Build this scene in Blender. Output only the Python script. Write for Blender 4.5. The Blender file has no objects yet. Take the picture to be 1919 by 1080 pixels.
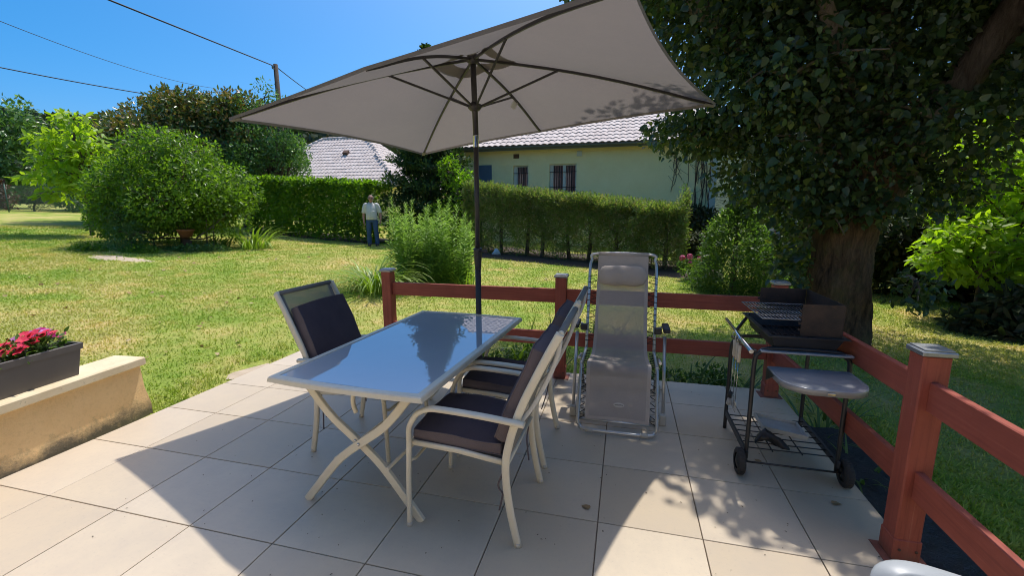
import bpy, bmesh, math, random
import numpy as np
from mathutils import Vector, Matrix

random.seed(11)
RNG = np.random.default_rng(7)
SC = bpy.context.scene
COL = SC.collection
R = math.radians

# ------------------------------------------------------------------ camera, sky, sun, exposure
CAM = (3.081, -1.538, 1.567)
cam_d = bpy.data.cameras.new('camera')
cam = bpy.data.objects.new('camera', cam_d)
COL.objects.link(cam)
cam_d.sensor_fit = 'HORIZONTAL'
cam_d.sensor_width = 36.0
cam_d.lens = 36.0 * 831.15 / 1919.0
cam_d.clip_start = 0.05
cam_d.clip_end = 2000.0
cam.matrix_world = (Matrix.Translation(CAM) @ Matrix.Rotation(0.2502, 4, 'Z')
                    @ Matrix.Rotation(math.pi / 2 - 0.17225, 4, 'X') @ Matrix.Rotation(-0.0031, 4, 'Z'))
SC.camera = cam

SUN_EL, SUN_AZ = R(66.9), R(13.9)          # azimuth from +y towards +x
SUN_DIR = Vector((math.cos(SUN_EL) * math.sin(SUN_AZ), math.cos(SUN_EL) * math.cos(SUN_AZ), math.sin(SUN_EL)))
world = bpy.data.worlds.new('World')
SC.world = world
world.use_nodes = True
wn = world.node_tree.nodes
wl = world.node_tree.links
wn.clear()
w_out = wn.new('ShaderNodeOutputWorld')
w_bg = wn.new('ShaderNodeBackground')
w_sky = wn.new('ShaderNodeTexSky')
w_sky.sky_type = 'NISHITA'
w_sky.sun_disc = False
w_sky.sun_elevation = SUN_EL
w_sky.sun_rotation = SUN_AZ
w_sky.altitude = 300
w_sky.air_density = 0.72
w_sky.dust_density = 4.0
w_sky.ozone_density = 6.0
w_bg.inputs['Strength'].default_value = 0.15
w_hsv = wn.new('ShaderNodeHueSaturation')
w_hsv.inputs['Hue'].default_value = 0.489
w_hsv.inputs['Saturation'].default_value = 1.48
wl.new(w_sky.outputs[0], w_hsv.inputs['Color'])
wl.new(w_hsv.outputs[0], w_bg.inputs[0])
wl.new(w_bg.outputs[0], w_out.inputs[0])

sun_d = bpy.data.lights.new('sun', 'SUN')
sun_d.energy = 2.8
sun_d.angle = R(0.53)
sun_d.color = (1.0, 0.955, 0.88)
sun = bpy.data.objects.new('sun', sun_d)
COL.objects.link(sun)
sun.rotation_euler = SUN_DIR.to_track_quat('Z', 'Y').to_euler()
sun.location = (6, 10, 30)

SC.view_settings.view_transform = 'Standard'
SC.view_settings.look = 'None'
SC.view_settings.gamma = 1.0
SC.view_settings.exposure = 0.6
SC.view_settings.use_curve_mapping = False
SC.render.engine = 'CYCLES'
SC.cycles.max_bounces = 8
SC.cycles.transparent_max_bounces = 12
SC.cycles.use_denoising = True
SC.cycles.pixel_filter_type = 'BLACKMAN_HARRIS'
SC.cycles.filter_width = 1.0


# ------------------------------------------------------------------ helpers: objects
def wloc(o):
    v = Vector((0, 0, 0))
    while o is not None:
        v += o.location
        o = o.parent
    return v


def link(name, me, parent=None, kind=None):
    o = bpy.data.objects.new(name, me)
    COL.objects.link(o)
    if parent is not None:
        o.parent = parent
    if kind:
        o['kind'] = kind
    return o


def thing(name, label, cat, loc=(0, 0, 0), group=None):
    o = bpy.data.objects.new(name, None)
    o.empty_display_size = 0.1
    COL.objects.link(o)
    o.location = loc
    return tag(o, label, cat, group)


def tag(o, label, cat, group=None):
    o['label'] = label
    o['category'] = cat
    if group:
        o['group'] = group
    return o


def dup(root, loc, rotz=0.0, label=None):
    def cp(o, parent):
        c = o.copy()
        COL.objects.link(c)
        if parent is not None:
            c.parent = parent
        for ch in list(o.children):
            cp(ch, c)
        return c
    r = cp(root, None)
    r.location = loc
    r.rotation_euler = (0, 0, rotz)
    if label:
        r['label'] = label
    return r


def fastmesh(name, V, F, mats, smooth=False):
    """V (n,3) array, F (m,k) array with one face size."""
    me = bpy.data.meshes.new(name)
    V = np.asarray(V, np.float32)
    F = np.asarray(F, np.int32)
    n, m, k = len(V), len(F), F.shape[1]
    me.vertices.add(n)
    me.vertices.foreach_set('co', V.ravel())
    me.loops.add(m * k)
    me.loops.foreach_set('vertex_index', F.ravel())
    me.polygons.add(m)
    me.polygons.foreach_set('loop_start', np.arange(m, dtype=np.int32) * k)
    try:
        me.polygons.foreach_set('loop_total', np.full(m, k, np.int32))
    except Exception:
        pass
    me.polygons.foreach_set('use_smooth', np.full(m, smooth, bool))
    for mt in (mats if isinstance(mats, (list, tuple)) else [mats]):
        me.materials.append(mt)
    me.update(calc_edges=True)
    return me


def frames(pts, up=None, closed=False):
    n = len(pts)
    out = []
    prev = None
    for i in range(n):
        if closed:
            t = pts[(i + 1) % n] - pts[i - 1]
        elif i == 0:
            t = pts[1] - pts[0]
        elif i == n - 1:
            t = pts[-1] - pts[-2]
        else:
            t = pts[i + 1] - pts[i - 1]
        t = t.normalized() if t.length > 1e-9 else Vector((0, 0, 1))
        if up is not None:
            ref = Vector(up)
        elif prev is not None:
            ref = prev
        else:
            ref = Vector((0, 0, 1)) if abs(t.z) < 0.9 else Vector((1, 0, 0))
        s = ref - t * ref.dot(t)
        if s.length < 1e-6:
            s = Vector((1, 0, 0)) - t * t.x
        s.normalize()
        prev = s
        out.append((t, s, t.cross(s)))
    return out


def catmull(P, n=6, closed=False):
    P = [Vector(p) for p in P]
    out = []
    m = len(P)
    rng = range(m) if closed else range(m - 1)
    for i in rng:
        if closed:
            a, b, c, d = P[i - 1], P[i], P[(i + 1) % m], P[(i + 2) % m]
        else:
            a, b, c, d = P[max(i - 1, 0)], P[i], P[i + 1], P[min(i + 2, m - 1)]
        for k in range(n):
            t = k / n
            out.append(0.5 * ((2 * b) + (c - a) * t + (2 * a - 5 * b + 4 * c - d) * t * t
                              + (3 * b - a - 3 * c + d) * t ** 3))
    if not closed:
        out.append(P[-1])
    return out


class MB:
    def __init__(s):
        s.v, s.f, s.mi, s.sm = [], [], [], []

    def add(s, vs, fs, mi=0, sm=False):
        b = len(s.v)
        s.v += [Vector(v) for v in vs]
        for f in fs:
            s.f.append([b + i for i in f])
            s.mi.append(mi)
            s.sm.append(sm)

    def box(s, c, sz, rot=None, b=0.004, mi=0):
        hx, hy, hz = (x / 2 for x in sz)
        b = min(b, hx * .45, hy * .45, hz * .45)
        vs, ix = [], {}
        for sx in (-1, 1):
            for sy in (-1, 1):
                for sz_ in (-1, 1):
                    for ax in range(3):
                        p = [sx * (hx - b), sy * (hy - b), sz_ * (hz - b)]
                        p[ax] = (sx * hx, sy * hy, sz_ * hz)[ax]
                        ix[(sx, sy, sz_, ax)] = len(vs)
                        vs.append(Vector(p))
        fs = []
        for ax in range(3):
            o1, o2 = [(1, 2), (2, 0), (0, 1)][ax]
            for sg in (-1, 1):
                q = []
                for a, d in ((-1, -1), (1, -1), (1, 1), (-1, 1)):
                    k = [0, 0, 0]
                    k[ax] = sg
                    k[o1] = a
                    k[o2] = d
                    q.append(ix[(*k, ax)])
                fs.append(q if sg > 0 else q[::-1])
        for ax in range(3):
            o1, o2 = [(1, 2), (2, 0), (0, 1)][ax]
            for a in (-1, 1):
                for d in (-1, 1):
                    k1 = [0, 0, 0]
                    k2 = [0, 0, 0]
                    k1[ax], k2[ax] = -1, 1
                    k1[o1] = k2[o1] = a
                    k1[o2] = k2[o2] = d
                    q = [ix[(*k1, o1)], ix[(*k2, o1)], ix[(*k2, o2)], ix[(*k1, o2)]]
                    fs.append(q if a * d < 0 else q[::-1])
        for sx in (-1, 1):
            for sy in (-1, 1):
                for sz_ in (-1, 1):
                    q = [ix[(sx, sy, sz_, a)] for a in range(3)]
                    fs.append(q if sx * sy * sz_ > 0 else q[::-1])
        M = rot.to_matrix() if rot is not None and not isinstance(rot, Matrix) else rot
        c = Vector(c)
        s.add([(M @ v if M is not None else v) + c for v in vs], fs, mi)

    def bar(s, p0, p1, w, h, up=(0, 0, 1), b=0.003, mi=0):
        """box from p0 to p1; h measured along up, w across"""
        p0, p1 = Vector(p0), Vector(p1)
        t = p1 - p0
        L = t.length
        t.normalize()
        u = Vector(up)
        u = (u - t * u.dot(t)).normalized()
        w_ = t.cross(u)
        M = Matrix((t, w_, u)).transposed()
        s.box((p0 + p1) / 2, (L, w, h), M, b, mi)

    def sweep(s, pts, prof, up=None, closed=False, caps=True, mi=0, sm=True, scale=None):
        pts = [Vector(p) for p in pts]
        fr = frames(pts, up, closed)
        k = len(prof)
        vs = []
        for i, (p, (t, a, b)) in enumerate(zip(pts, fr)):
            q = 1.0 if scale is None else scale[i]
            for (x, y) in prof:
                vs.append(p + a * (x * q) + b * (y * q))
        n = len(pts)
        fs = []
        for i in range(n if closed else n - 1):
            j = (i + 1) % n
            for c in range(k):
                d = (c + 1) % k
                fs.append([i * k + c, i * k + d, j * k + d, j * k + c])
        s.add(vs, fs, mi, sm)
        if caps and not closed:
            b = len(s.v) - len(vs)
            s.f.append([b + c for c in range(k)][::-1])
            s.f.append([b + (n - 1) * k + c for c in range(k)])
            s.mi += [mi, mi]
            s.sm += [False, False]

    def tube(s, pts, r, n=8, closed=False, caps=True, mi=0, up=None):
        pts = [Vector(p) for p in pts]
        if isinstance(r, (list, tuple)):
            rs = list(r)
        else:
            rs = [r] * len(pts)
        prof = [(math.cos(2 * math.pi * i / n), math.sin(2 * math.pi * i / n)) for i in range(n)]
        s.sweep(pts, prof, up, closed, caps, mi, True, rs)

    def oval(s, pts, a, b, up, n=10, caps=True, mi=0):
        """tube with oval section: a along up, b across"""
        prof = [(a * math.copysign(abs(math.cos(t)) ** .7, math.cos(t)), b * math.copysign(abs(math.sin(t)) ** .7, math.sin(t)))
                for t in [2 * math.pi * i / n for i in range(n)]]
        s.sweep(pts, prof, up, False, caps, mi, True)

    def lathe(s, prof, c=(0, 0, 0), n=20, M=None, mi=0, cap=True):
        c = Vector(c)
        vs = []
        for (r, z) in prof:
            for i in range(n):
                a = 2 * math.pi * i / n
                v = Vector((r * math.cos(a), r * math.sin(a), z))
                vs.append((M @ v if M is not None else v) + c)
        fs = []
        for i in range(len(prof) - 1):
            for j in range(n):
                k = (j + 1) % n
                fs.append([i * n + j, i * n + k, (i + 1) * n + k, (i + 1) * n + j])
        s.add(vs, fs, mi, True)
        if cap:
            b = len(s.v) - len(vs)
            s.f.append([b + j for j in range(n)][::-1])
            s.f.append([b + (len(prof) - 1) * n + j for j in range(n)])
            s.mi += [mi, mi]
            s.sm += [False, False]

    def grid(s, G, mi=0, sm=True, closed_u=False):
        """G[i][j] rows of points"""
        n, m = len(G), len(G[0])
        vs = [p for row in G for p in row]
        fs = []
        for i in range(n - 1):
            for j in range(m if closed_u else m - 1):
                k = (j + 1) % m
                fs.append([i * m + j, i * m + k, (i + 1) * m + k, (i + 1) * m + j])
        s.add(vs, fs, mi, sm)

    def prism(s, poly, z0, z1, mi=0, b=0.0):
        """vertical prism of an xy polygon (ccw)"""
        n = len(poly)
        vs = [(x, y, z0) for x, y in poly] + [(x, y, z1) for x, y in poly]
        fs = [[i for i in range(n)][::-1], [n + i for i in range(n)]]
        fs += [[i, (i + 1) % n, n + (i + 1) % n, n + i] for i in range(n)]
        s.add(vs, fs, mi)

    def sphere(s, c, r, n=10, m=7, mi=0, sc=(1, 1, 1)):
        c = Vector(c)
        prof = []
        G = []
        for i in range(m + 1):
            a = math.pi * i / m
            row = []
            rr = max(math.sin(a), 1e-3) * r
            for j in range(n):
                t = 2 * math.pi * j / n
                row.append(c + Vector((rr * math.cos(t) * sc[0], rr * math.sin(t) * sc[1], -r * math.cos(a) * sc[2])))
            G.append(row)
        s.grid(G, mi, True, True)

    def mesh(s, name, mats, off=None):
        me = bpy.data.meshes.new(name)
        off = off or Vector((0, 0, 0))
        me.from_pydata([tuple(v - off) for v in s.v], [], s.f)
        for mt in (mats if isinstance(mats, (list, tuple)) else [mats]):
            me.materials.append(mt)
        me.polygons.foreach_set('material_index', s.mi)
        me.polygons.foreach_set('use_smooth', s.sm)
        me.update()
        return me

    def build(s, name, mats, parent=None, kind=None):
        off = wloc(parent) if parent is not None else Vector((0, 0, 0))
        return link(name, s.mesh(name, mats, off), parent, kind)


def sharp(o, ang=40):
    """keep smooth faces but split hard edges"""
    m = o.modifiers.new('split', 'EDGE_SPLIT')
    m.split_angle = R(ang)
    return o


# ------------------------------------------------------------------ helpers: materials
def nodes(name):
    m = bpy.data.materials.new(name)
    m.use_nodes = True
    nt = m.node_tree
    bs = nt.nodes['Principled BSDF']
    return m, nt, bs


def N(nt, t, **kw):
    n = nt.nodes.new('ShaderNode' + t)
    for k, v in kw.items():
        if k in n.inputs.keys() if hasattr(n.inputs, 'keys') else False:
            n.inputs[k].default_value = v
        else:
            setattr(n, k, v)
    return n


def c4(c):
    return (c[0], c[1], c[2], 1.0)


def noise(nt, vec, scale, detail=4.0, rough=0.6, dist=0.0):
    n = nt.nodes.new('ShaderNodeTexNoise')
    n.inputs['Scale'].default_value = scale
    n.inputs['Detail'].default_value = detail
    n.inputs['Roughness'].default_value = rough
    n.inputs['Distortion'].default_value = dist
    if vec is not None:
        nt.links.new(vec, n.inputs['Vector'])
    return n.outputs[0]


def ramp(nt, fac, stops):
    r = nt.nodes.new('ShaderNodeValToRGB')
    e = r.color_ramp.elements
    while len(e) < len(stops):
        e.new(0.5)
    for el, (p, c) in zip(e, stops):
        el.position = p
        el.color = c4(c)
    if fac is not None:
        nt.links.new(fac, r.inputs[0])
    return r.outputs[0]


def mixc(nt, fac, a, b, mode='MIX'):
    m = nt.nodes.new('ShaderNodeMix')
    m.data_type = 'RGBA'
    m.blend_type = mode
    for s, v in ((0, fac), (6, a), (7, b)):
        if isinstance(v, (int, float)):
            m.inputs[s].default_value = v
        elif isinstance(v, (tuple, list)):
            m.inputs[s].default_value = c4(v)
        else:
            nt.links.new(v, m.inputs[s])
    return m.outputs[2]


def bump(nt, bs, h, strength=0.3, dist=0.01):
    b = nt.nodes.new('ShaderNodeBump')
    b.inputs['Strength'].default_value = strength
    b.inputs['Distance'].default_value = dist
    nt.links.new(h, b.inputs['Height'])
    nt.links.new(b.outputs[0], bs.inputs['Normal'])


def pmat(name, col, col2=None, scale=4.0, rough=0.6, metal=0.0, spec=0.4, bstr=0.0, bscale=60.0, bdist=0.004,
         wear=None, wear_amt=0.6, rough2=None):
    m, nt, bs = nodes(name)
    g = nt.nodes.new('ShaderNodeNewGeometry')
    pos = g.outputs['Position']
    if col2 is None:
        col2 = tuple(c * 0.86 for c in col)
    nz = noise(nt, pos, scale, 6, 0.65)
    c = ramp(nt, nz, [(0.3, col2), (0.7, col)])
    if wear is not None:
        w = noise(nt, pos, scale * 4.3, 5, 0.7)
        f = ramp(nt, w, [(wear_amt, (0, 0, 0)), (min(wear_amt + .12, 1), (1, 1, 1))])
        c = mixc(nt, f, c, wear)
    nt.links.new(c, bs.inputs['Base Color'])
    bs.inputs['Roughness'].default_value = rough
    if rough2 is not None:
        rr = nt.nodes.new('ShaderNodeMapRange')
        rr.inputs['To Min'].default_value = rough
        rr.inputs['To Max'].default_value = rough2
        nt.links.new(noise(nt, pos, scale * 2.1, 4), rr.inputs[0])
        nt.links.new(rr.outputs[0], bs.inputs['Roughness'])
    bs.inputs['Metallic'].default_value = metal
    bs.inputs['Specular IOR Level'].default_value = spec
    if bstr:
        bump(nt, bs, noise(nt, pos, bscale, 4), bstr, bdist)
    return m


def leafmat(name, cols, trans=0.35, tcol=None, rough=0.45, spec=0.35):
    """cols: ramp over random-per-leaf"""
    m, nt, bs = nodes(name)
    g = nt.nodes.new('ShaderNodeNewGeometry')
    k = len(cols)
    c = ramp(nt, g.outputs['Random Per Island'], [(i / max(k - 1, 1), cc) for i, cc in enumerate(cols)])
    big = noise(nt, g.outputs['Position'], 0.9, 3)
    f = nt.nodes.new('ShaderNodeMapRange')
    f.inputs['From Min'].default_value = .35
    f.inputs['From Max'].default_value = .65
    f.inputs['To Min'].default_value = .82
    f.inputs['To Max'].default_value = 1.12
    nt.links.new(big, f.inputs[0])
    hv = nt.nodes.new('ShaderNodeHueSaturation')
    nt.links.new(c, hv.inputs['Color'])
    nt.links.new(f.outputs[0], hv.inputs['Value'])
    c = hv.outputs[0]
    nt.links.new(c, bs.inputs['Base Color'])
    bs.inputs['Roughness'].default_value = rough
    bs.inputs['Specular IOR Level'].default_value = spec
    tr = nt.nodes.new('ShaderNodeBsdfTranslucent')
    if tcol is None:
        tcol = (1.5, 1.75, 0.5)
    mm = mixc(nt, 1.0, c, tcol, 'MULTIPLY')
    nt.links.new(mm, tr.inputs['Color'])
    mx = nt.nodes.new('ShaderNodeMixShader')
    mx.inputs[0].default_value = trans
    nt.links.new(bs.outputs[0], mx.inputs[1])
    nt.links.new(tr.outputs[0], mx.inputs[2])
    nt.links.new(mx.outputs[0], nt.nodes['Material Output'].inputs['Surface'])
    return m


# ------------------------------------------------------------------ materials
M_ = {}


def tile_mat():
    m, nt, bs = nodes('patio_tile')
    g = nt.nodes.new('ShaderNodeNewGeometry')
    oi = nt.nodes.new('ShaderNodeObjectInfo')
    pos = g.outputs['Position']
    base = ramp(nt, oi.outputs['Random'], [(0.0, (0.50, 0.408, 0.292)), (0.4, (0.535, 0.442, 0.322)), (0.7, (0.555, 0.465, 0.35)), (1.0, (0.585, 0.49, 0.362))])
    cl = noise(nt, pos, 3.4, 7, 0.75, 0.0)
    c = mixc(nt, ramp(nt, cl, [(0.40, (0, 0, 0)), (0.75, (.5, .5, .5))]), base, (0.42, 0.355, 0.29))
    sp = noise(nt, pos, 55, 5, 0.75)
    c = mixc(nt, ramp(nt, sp, [(0.57, (0, 0, 0)), (0.72, (.35, .35, .35))]), c, (0.33, 0.29, 0.25))
    dirt = noise(nt, pos, 21, 3, 0.6)
    c = mixc(nt, ramp(nt, dirt, [(0.73, (0, 0, 0)), (0.78, (.7, .7, .7))]), c, (0.16, 0.13, 0.10))
    nt.links.new(c, bs.inputs['Base Color'])
    bs.inputs['Roughness'].default_value = 0.42
    bs.inputs['Specular IOR Level'].default_value = 0.3
    bump(nt, bs, noise(nt, pos, 90, 5, .7), 0.12, 0.002)
    return m


def lawn_col(nt, pos):
    """dry and fresh patches shared by the ground and the blades"""
    a = noise(nt, pos, 0.42, 5, 0.6, 0.6)
    b = noise(nt, pos, 1.7, 5, 0.65, 0.3)
    c1 = ramp(nt, a, [(0.34, (0.17, 0.29, 0.035)), (0.45, (0.31, 0.38, 0.065)), (0.53, (0.54, 0.45, 0.15)), (0.62, (0.72, 0.52, 0.24))])
    c2 = ramp(nt, b, [(0.38, (0.19, 0.33, 0.035)), (0.51, (0.33, 0.40, 0.07)), (0.64, (0.66, 0.50, 0.20))])
    return mixc(nt, 0.5, c1, c2)


def lawn_mat():
    m, nt, bs = nodes('lawn')
    g = nt.nodes.new('ShaderNodeNewGeometry')
    pos = g.outputs['Position']
    c = lawn_col(nt, pos)
    fine = noise(nt, pos, 26, 6, 0.8)
    c = mixc(nt, ramp(nt, fine, [(0.35, (.5, .5, .5)), (0.6, (0, 0, 0))]), c, (0.12, 0.13, 0.03))
    nt.links.new(c, bs.inputs['Base Color'])
    bs.inputs['Roughness'].default_value = 0.85
    bs.inputs['Specular IOR Level'].default_value = 0.15
    bump(nt, bs, noise(nt, pos, 38, 6, .8), 0.7, 0.04)
    return m


def grass_mat():
    m, nt, bs = nodes('grass_blades')
    g = nt.nodes.new('ShaderNodeNewGeometry')
    pos = g.outputs['Position']
    c = lawn_col(nt, pos)
    rnd = g.outputs['Random Per Island']
    c = mixc(nt, 0.28, c, ramp(nt, rnd, [(0.0, (0.18, 0.31, 0.03)), (0.6, (0.32, 0.42, 0.06)), (0.82, (0.52, 0.50, 0.14)), (1.0, (0.74, 0.63, 0.30))]))
    nt.links.new(c, bs.inputs['Base Color'])
    bs.inputs['Roughness'].default_value = 0.6
    bs.inputs['Specular IOR Level'].default_value = 0.25
    tr = nt.nodes.new('ShaderNodeBsdfTranslucent')
    nt.links.new(mixc(nt, 1.0, c, (1.25, 1.35, 0.7), 'MULTIPLY'), tr.inputs['Color'])
    mx = nt.nodes.new('ShaderNodeMixShader')
    mx.inputs[0].default_value = 0.3
    nt.links.new(bs.outputs[0], mx.inputs[1])
    nt.links.new(tr.outputs[0], mx.inputs[2])
    nt.links.new(mx.outputs[0], nt.nodes['Material Output'].inputs['Surface'])
    return m


def stucco_mat(name, c1, c2, stain=None, zfoot=None, bs_scale=70, bstr=0.7, bdist=.01):
    m, nt, bs = nodes(name)
    g = nt.nodes.new('ShaderNodeNewGeometry')
    pos = g.outputs['Position']
    c = ramp(nt, noise(nt, pos, 1.8, 6, .7), [(0.3, c2), (0.7, c1)])
    c = mixc(nt, ramp(nt, noise(nt, pos, 40, 4, .7), [(0.5, (0, 0, 0)), (0.75, (.3, .3, .3))]), c, tuple(x * .65 for x in c2))
    if stain is not None:
        sx = nt.nodes.new('ShaderNodeSeparateXYZ')
        nt.links.new(pos, sx.inputs[0])
        z = nt.nodes.new('ShaderNodeMath')
        z.operation = 'MULTIPLY_ADD'
        nt.links.new(noise(nt, pos, 5, 6, .75), z.inputs[0])
        z.inputs[1].default_value = -0.32
        nt.links.new(sx.outputs[2], z.inputs[2])
        f = ramp(nt, z.outputs[0], [(0.0, (.8, .8, .8)), (0.02, (0, 0, 0))])
        mp = nt.nodes.new('ShaderNodeMapRange')
        mp.inputs['From Min'].default_value = -0.16
        mp.inputs['From Max'].default_value = -0.05
        mp.inputs['To Min'].default_value = 0.85
        mp.inputs['To Max'].default_value = 0.0
        nt.links.new(z.outputs[0], mp.inputs[0])
        c = mixc(nt, mp.outputs[0], c, stain)
    nt.links.new(c, bs.inputs['Base Color'])
    bs.inputs['Roughness'].default_value = 0.92
    bs.inputs['Specular IOR Level'].default_value = 0.15
    bump(nt, bs, noise(nt, pos, bs_scale, 5, .75), bstr, bdist)
    return m


def bark_mat(name, c1, c2, moss=None):
    m, nt, bs = nodes(name)
    g = nt.nodes.new('ShaderNodeNewGeometry')
    mp = nt.nodes.new('ShaderNodeMapping')
    mp.inputs['Scale'].default_value = (1, 1, .22)
    nt.links.new(g.outputs['Position'], mp.inputs[0])
    n1 = noise(nt, mp.outputs[0], 14, 7, .75, .5)
    c = ramp(nt, n1, [(0.35, c2), (0.65, c1)])
    if moss:
        c = mixc(nt, ramp(nt, noise(nt, g.outputs['Position'], 3, 5, .7), [(0.5, (0, 0, 0)), (.7, (.6, .6, .6))]), c, moss)
    nt.links.new(c, bs.inputs['Base Color'])
    bs.inputs['Roughness'].default_value = 0.9
    bs.inputs['Specular IOR Level'].default_value = 0.15
    bump(nt, bs, n1, 1.0, 0.03)
    return m


def fabric_mat(name, col, weave=900, trans=0.0, see=0.0, rough=0.9, tc=None, col2=None, cscale=5):
    m, nt, bs = nodes(name)
    g = nt.nodes.new('ShaderNodeNewGeometry')
    pos = g.outputs['Position']
    c = ramp(nt, noise(nt, pos, cscale, 5, .65), [(0.3, col2 or tuple(x * .85 for x in col)), (0.7, col)])
    c = mixc(nt, ramp(nt, noise(nt, pos, weave * .35, 2, .5), [(0.4, (.25, .25, .25)), (0.6, (0, 0, 0))]), c, tuple(x * .6 for x in col))
    nt.links.new(c, bs.inputs['Base Color'])
    bs.inputs['Roughness'].default_value = rough
    bs.inputs['Specular IOR Level'].default_value = 0.2
    bump(nt, bs, noise(nt, pos, 14, 4, .6), 0.35, 0.012)
    last = bs.outputs[0]
    if trans:
        tr = nt.nodes.new('ShaderNodeBsdfTranslucent')
        tr.inputs[0].default_value = c4(tc or col)
        mx = nt.nodes.new('ShaderNodeMixShader')
        mx.inputs[0].default_value = trans
        nt.links.new(last, mx.inputs[1])
        nt.links.new(tr.outputs[0], mx.inputs[2])
        last = mx.outputs[0]
    if see:
        tp = nt.nodes.new('ShaderNodeBsdfTransparent')
        mx = nt.nodes.new('ShaderNodeMixShader')
        mx.inputs[0].default_value = see
        nt.links.new(last, mx.inputs[1])
        nt.links.new(tp.outputs[0], mx.inputs[2])
        last = mx.outputs[0]
    nt.links.new(last, nt.nodes['Material Output'].inputs['Surface'])
    return m


def glass_mat():
    """frosted safety glass of the table: milky body with a clean reflecting surface"""
    m, nt, bs = nodes('table_glass')
    g = nt.nodes.new('ShaderNodeNewGeometry')
    pos = g.outputs['Position']
    c = ramp(nt, noise(nt, pos, 3, 4), [(0.3, (0.64, 0.68, 0.73)), (0.7, (0.68, 0.72, 0.77))])
    df = nt.nodes.new('ShaderNodeBsdfDiffuse')
    nt.links.new(c, df.inputs[0])
    tl = nt.nodes.new('ShaderNodeBsdfTranslucent')
    tl.inputs[0].default_value = (.3, .34, .36, 1)
    m1 = nt.nodes.new('ShaderNodeMixShader')
    m1.inputs[0].default_value = .3
    nt.links.new(df.outputs[0], m1.inputs[1])
    nt.links.new(tl.outputs[0], m1.inputs[2])
    gl = nt.nodes.new('ShaderNodeBsdfGlossy')
    gl.inputs['Roughness'].default_value = 0.012
    gl.inputs['Color'].default_value = (.95, .97, 1, 1)
    fr = nt.nodes.new('ShaderNodeFresnel')
    fr.inputs[0].default_value = 2.6
    m2 = nt.nodes.new('ShaderNodeMixShader')
    nt.links.new(fr.outputs[0], m2.inputs[0])
    nt.links.new(m1.outputs[0], m2.inputs[1])
    nt.links.new(gl.outputs[0], m2.inputs[2])
    b = nt.nodes.new('ShaderNodeBump')
    b.inputs['Strength'].default_value = .05
    b.inputs['Distance'].default_value = .001
    nt.links.new(noise(nt, pos, 9, 2), b.inputs['Height'])
    nt.links.new(b.outputs[0], gl.inputs['Normal'])
    nt.links.new(m2.outputs[0], nt.nodes['Material Output'].inputs['Surface'])
    return m


def roof_mat():
    m, nt, bs = nodes('roof_tile')
    g = nt.nodes.new('ShaderNodeNewGeometry')
    oi = nt.nodes.new('ShaderNodeObjectInfo')
    pos = g.outputs['Position']
    r = mixc(nt, .5, oi.outputs['Random'], g.outputs['Random Per Island'])
    c = ramp(nt, r, [(0.0, (0.50, 0.41, 0.365)), (0.5, (0.60, 0.515, 0.465)), (1.0, (0.70, 0.61, 0.555))])
    c = mixc(nt, ramp(nt, noise(nt, pos, 9, 6, .75), [(0.56, (0, 0, 0)), (0.72, (.45, .45, .45))]), c, (0.28, 0.23, 0.21))
    c = mixc(nt, ramp(nt, noise(nt, pos, 3.1, 5, .7), [(0.56, (0, 0, 0)), (0.7, (.4, .4, .4))]), c, (0.56, 0.53, 0.47))
    nt.links.new(c, bs.inputs['Base Color'])
    bs.inputs['Roughness'].default_value = .9
    bs.inputs['Specular IOR Level'].default_value = .1
    bump(nt, bs, noise(nt, pos, 50, 4, .7), .4, .005)
    return m


def terracotta():
    return pmat('terracotta', (0.42, 0.17, 0.09), (0.30, 0.12, 0.07), 14, .8, bstr=.2)


M_['tile'] = tile_mat()
M_['grout'] = pmat('grout', (0.29, 0.225, 0.165), (0.15, 0.12, 0.09), 9, .95, bstr=.3)
M_['lawn'] = lawn_mat()
M_['grass'] = grass_mat()
M_['wall_stucco'] = stucco_mat('garden_wall_stucco', (0.90, 0.64, 0.33), (0.82, 0.55, 0.26), stain=(0.10, 0.10, 0.085))
M_['coping'] = pmat('coping', (0.72, 0.60, 0.40), (0.60, 0.48, 0.30), 6, .85, bstr=.3, wear=(.30, .27, .19), wear_amt=.62)
M_['house_stucco'] = stucco_mat('house_stucco', (0.95, 0.82, 0.46), (0.90, 0.75, 0.39), bs_scale=22, bstr=.8, bdist=.02)
M_['house_trim'] = pmat('house_trim', (0.62, 0.62, 0.55), None, 3, .7)
M_['roof'] = roof_mat()
M_['gutter'] = pmat('gutter', (0.15, 0.17, 0.16), (.11, .125, .12), 2, .5, metal=.2)
M_['shutter'] = pmat('shutter_blue', (0.10, 0.145, 0.21), None, 3, .6)
M_['bars'] = pmat('window_bars', (0.035, 0.02, 0.02), None, 3, .6)
M_['curtain'] = pmat('red_curtain', (0.22, 0.09, 0.08), (.30, .18, .16), 14, .9)
M_['wood_red'] = pmat('red_stained_wood', (0.45, 0.108, 0.062), (0.37, 0.088, 0.052), 7, .55, spec=.3, bstr=.25, bscale=55, wear=(.44, .19, .13), wear_amt=.66)


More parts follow.
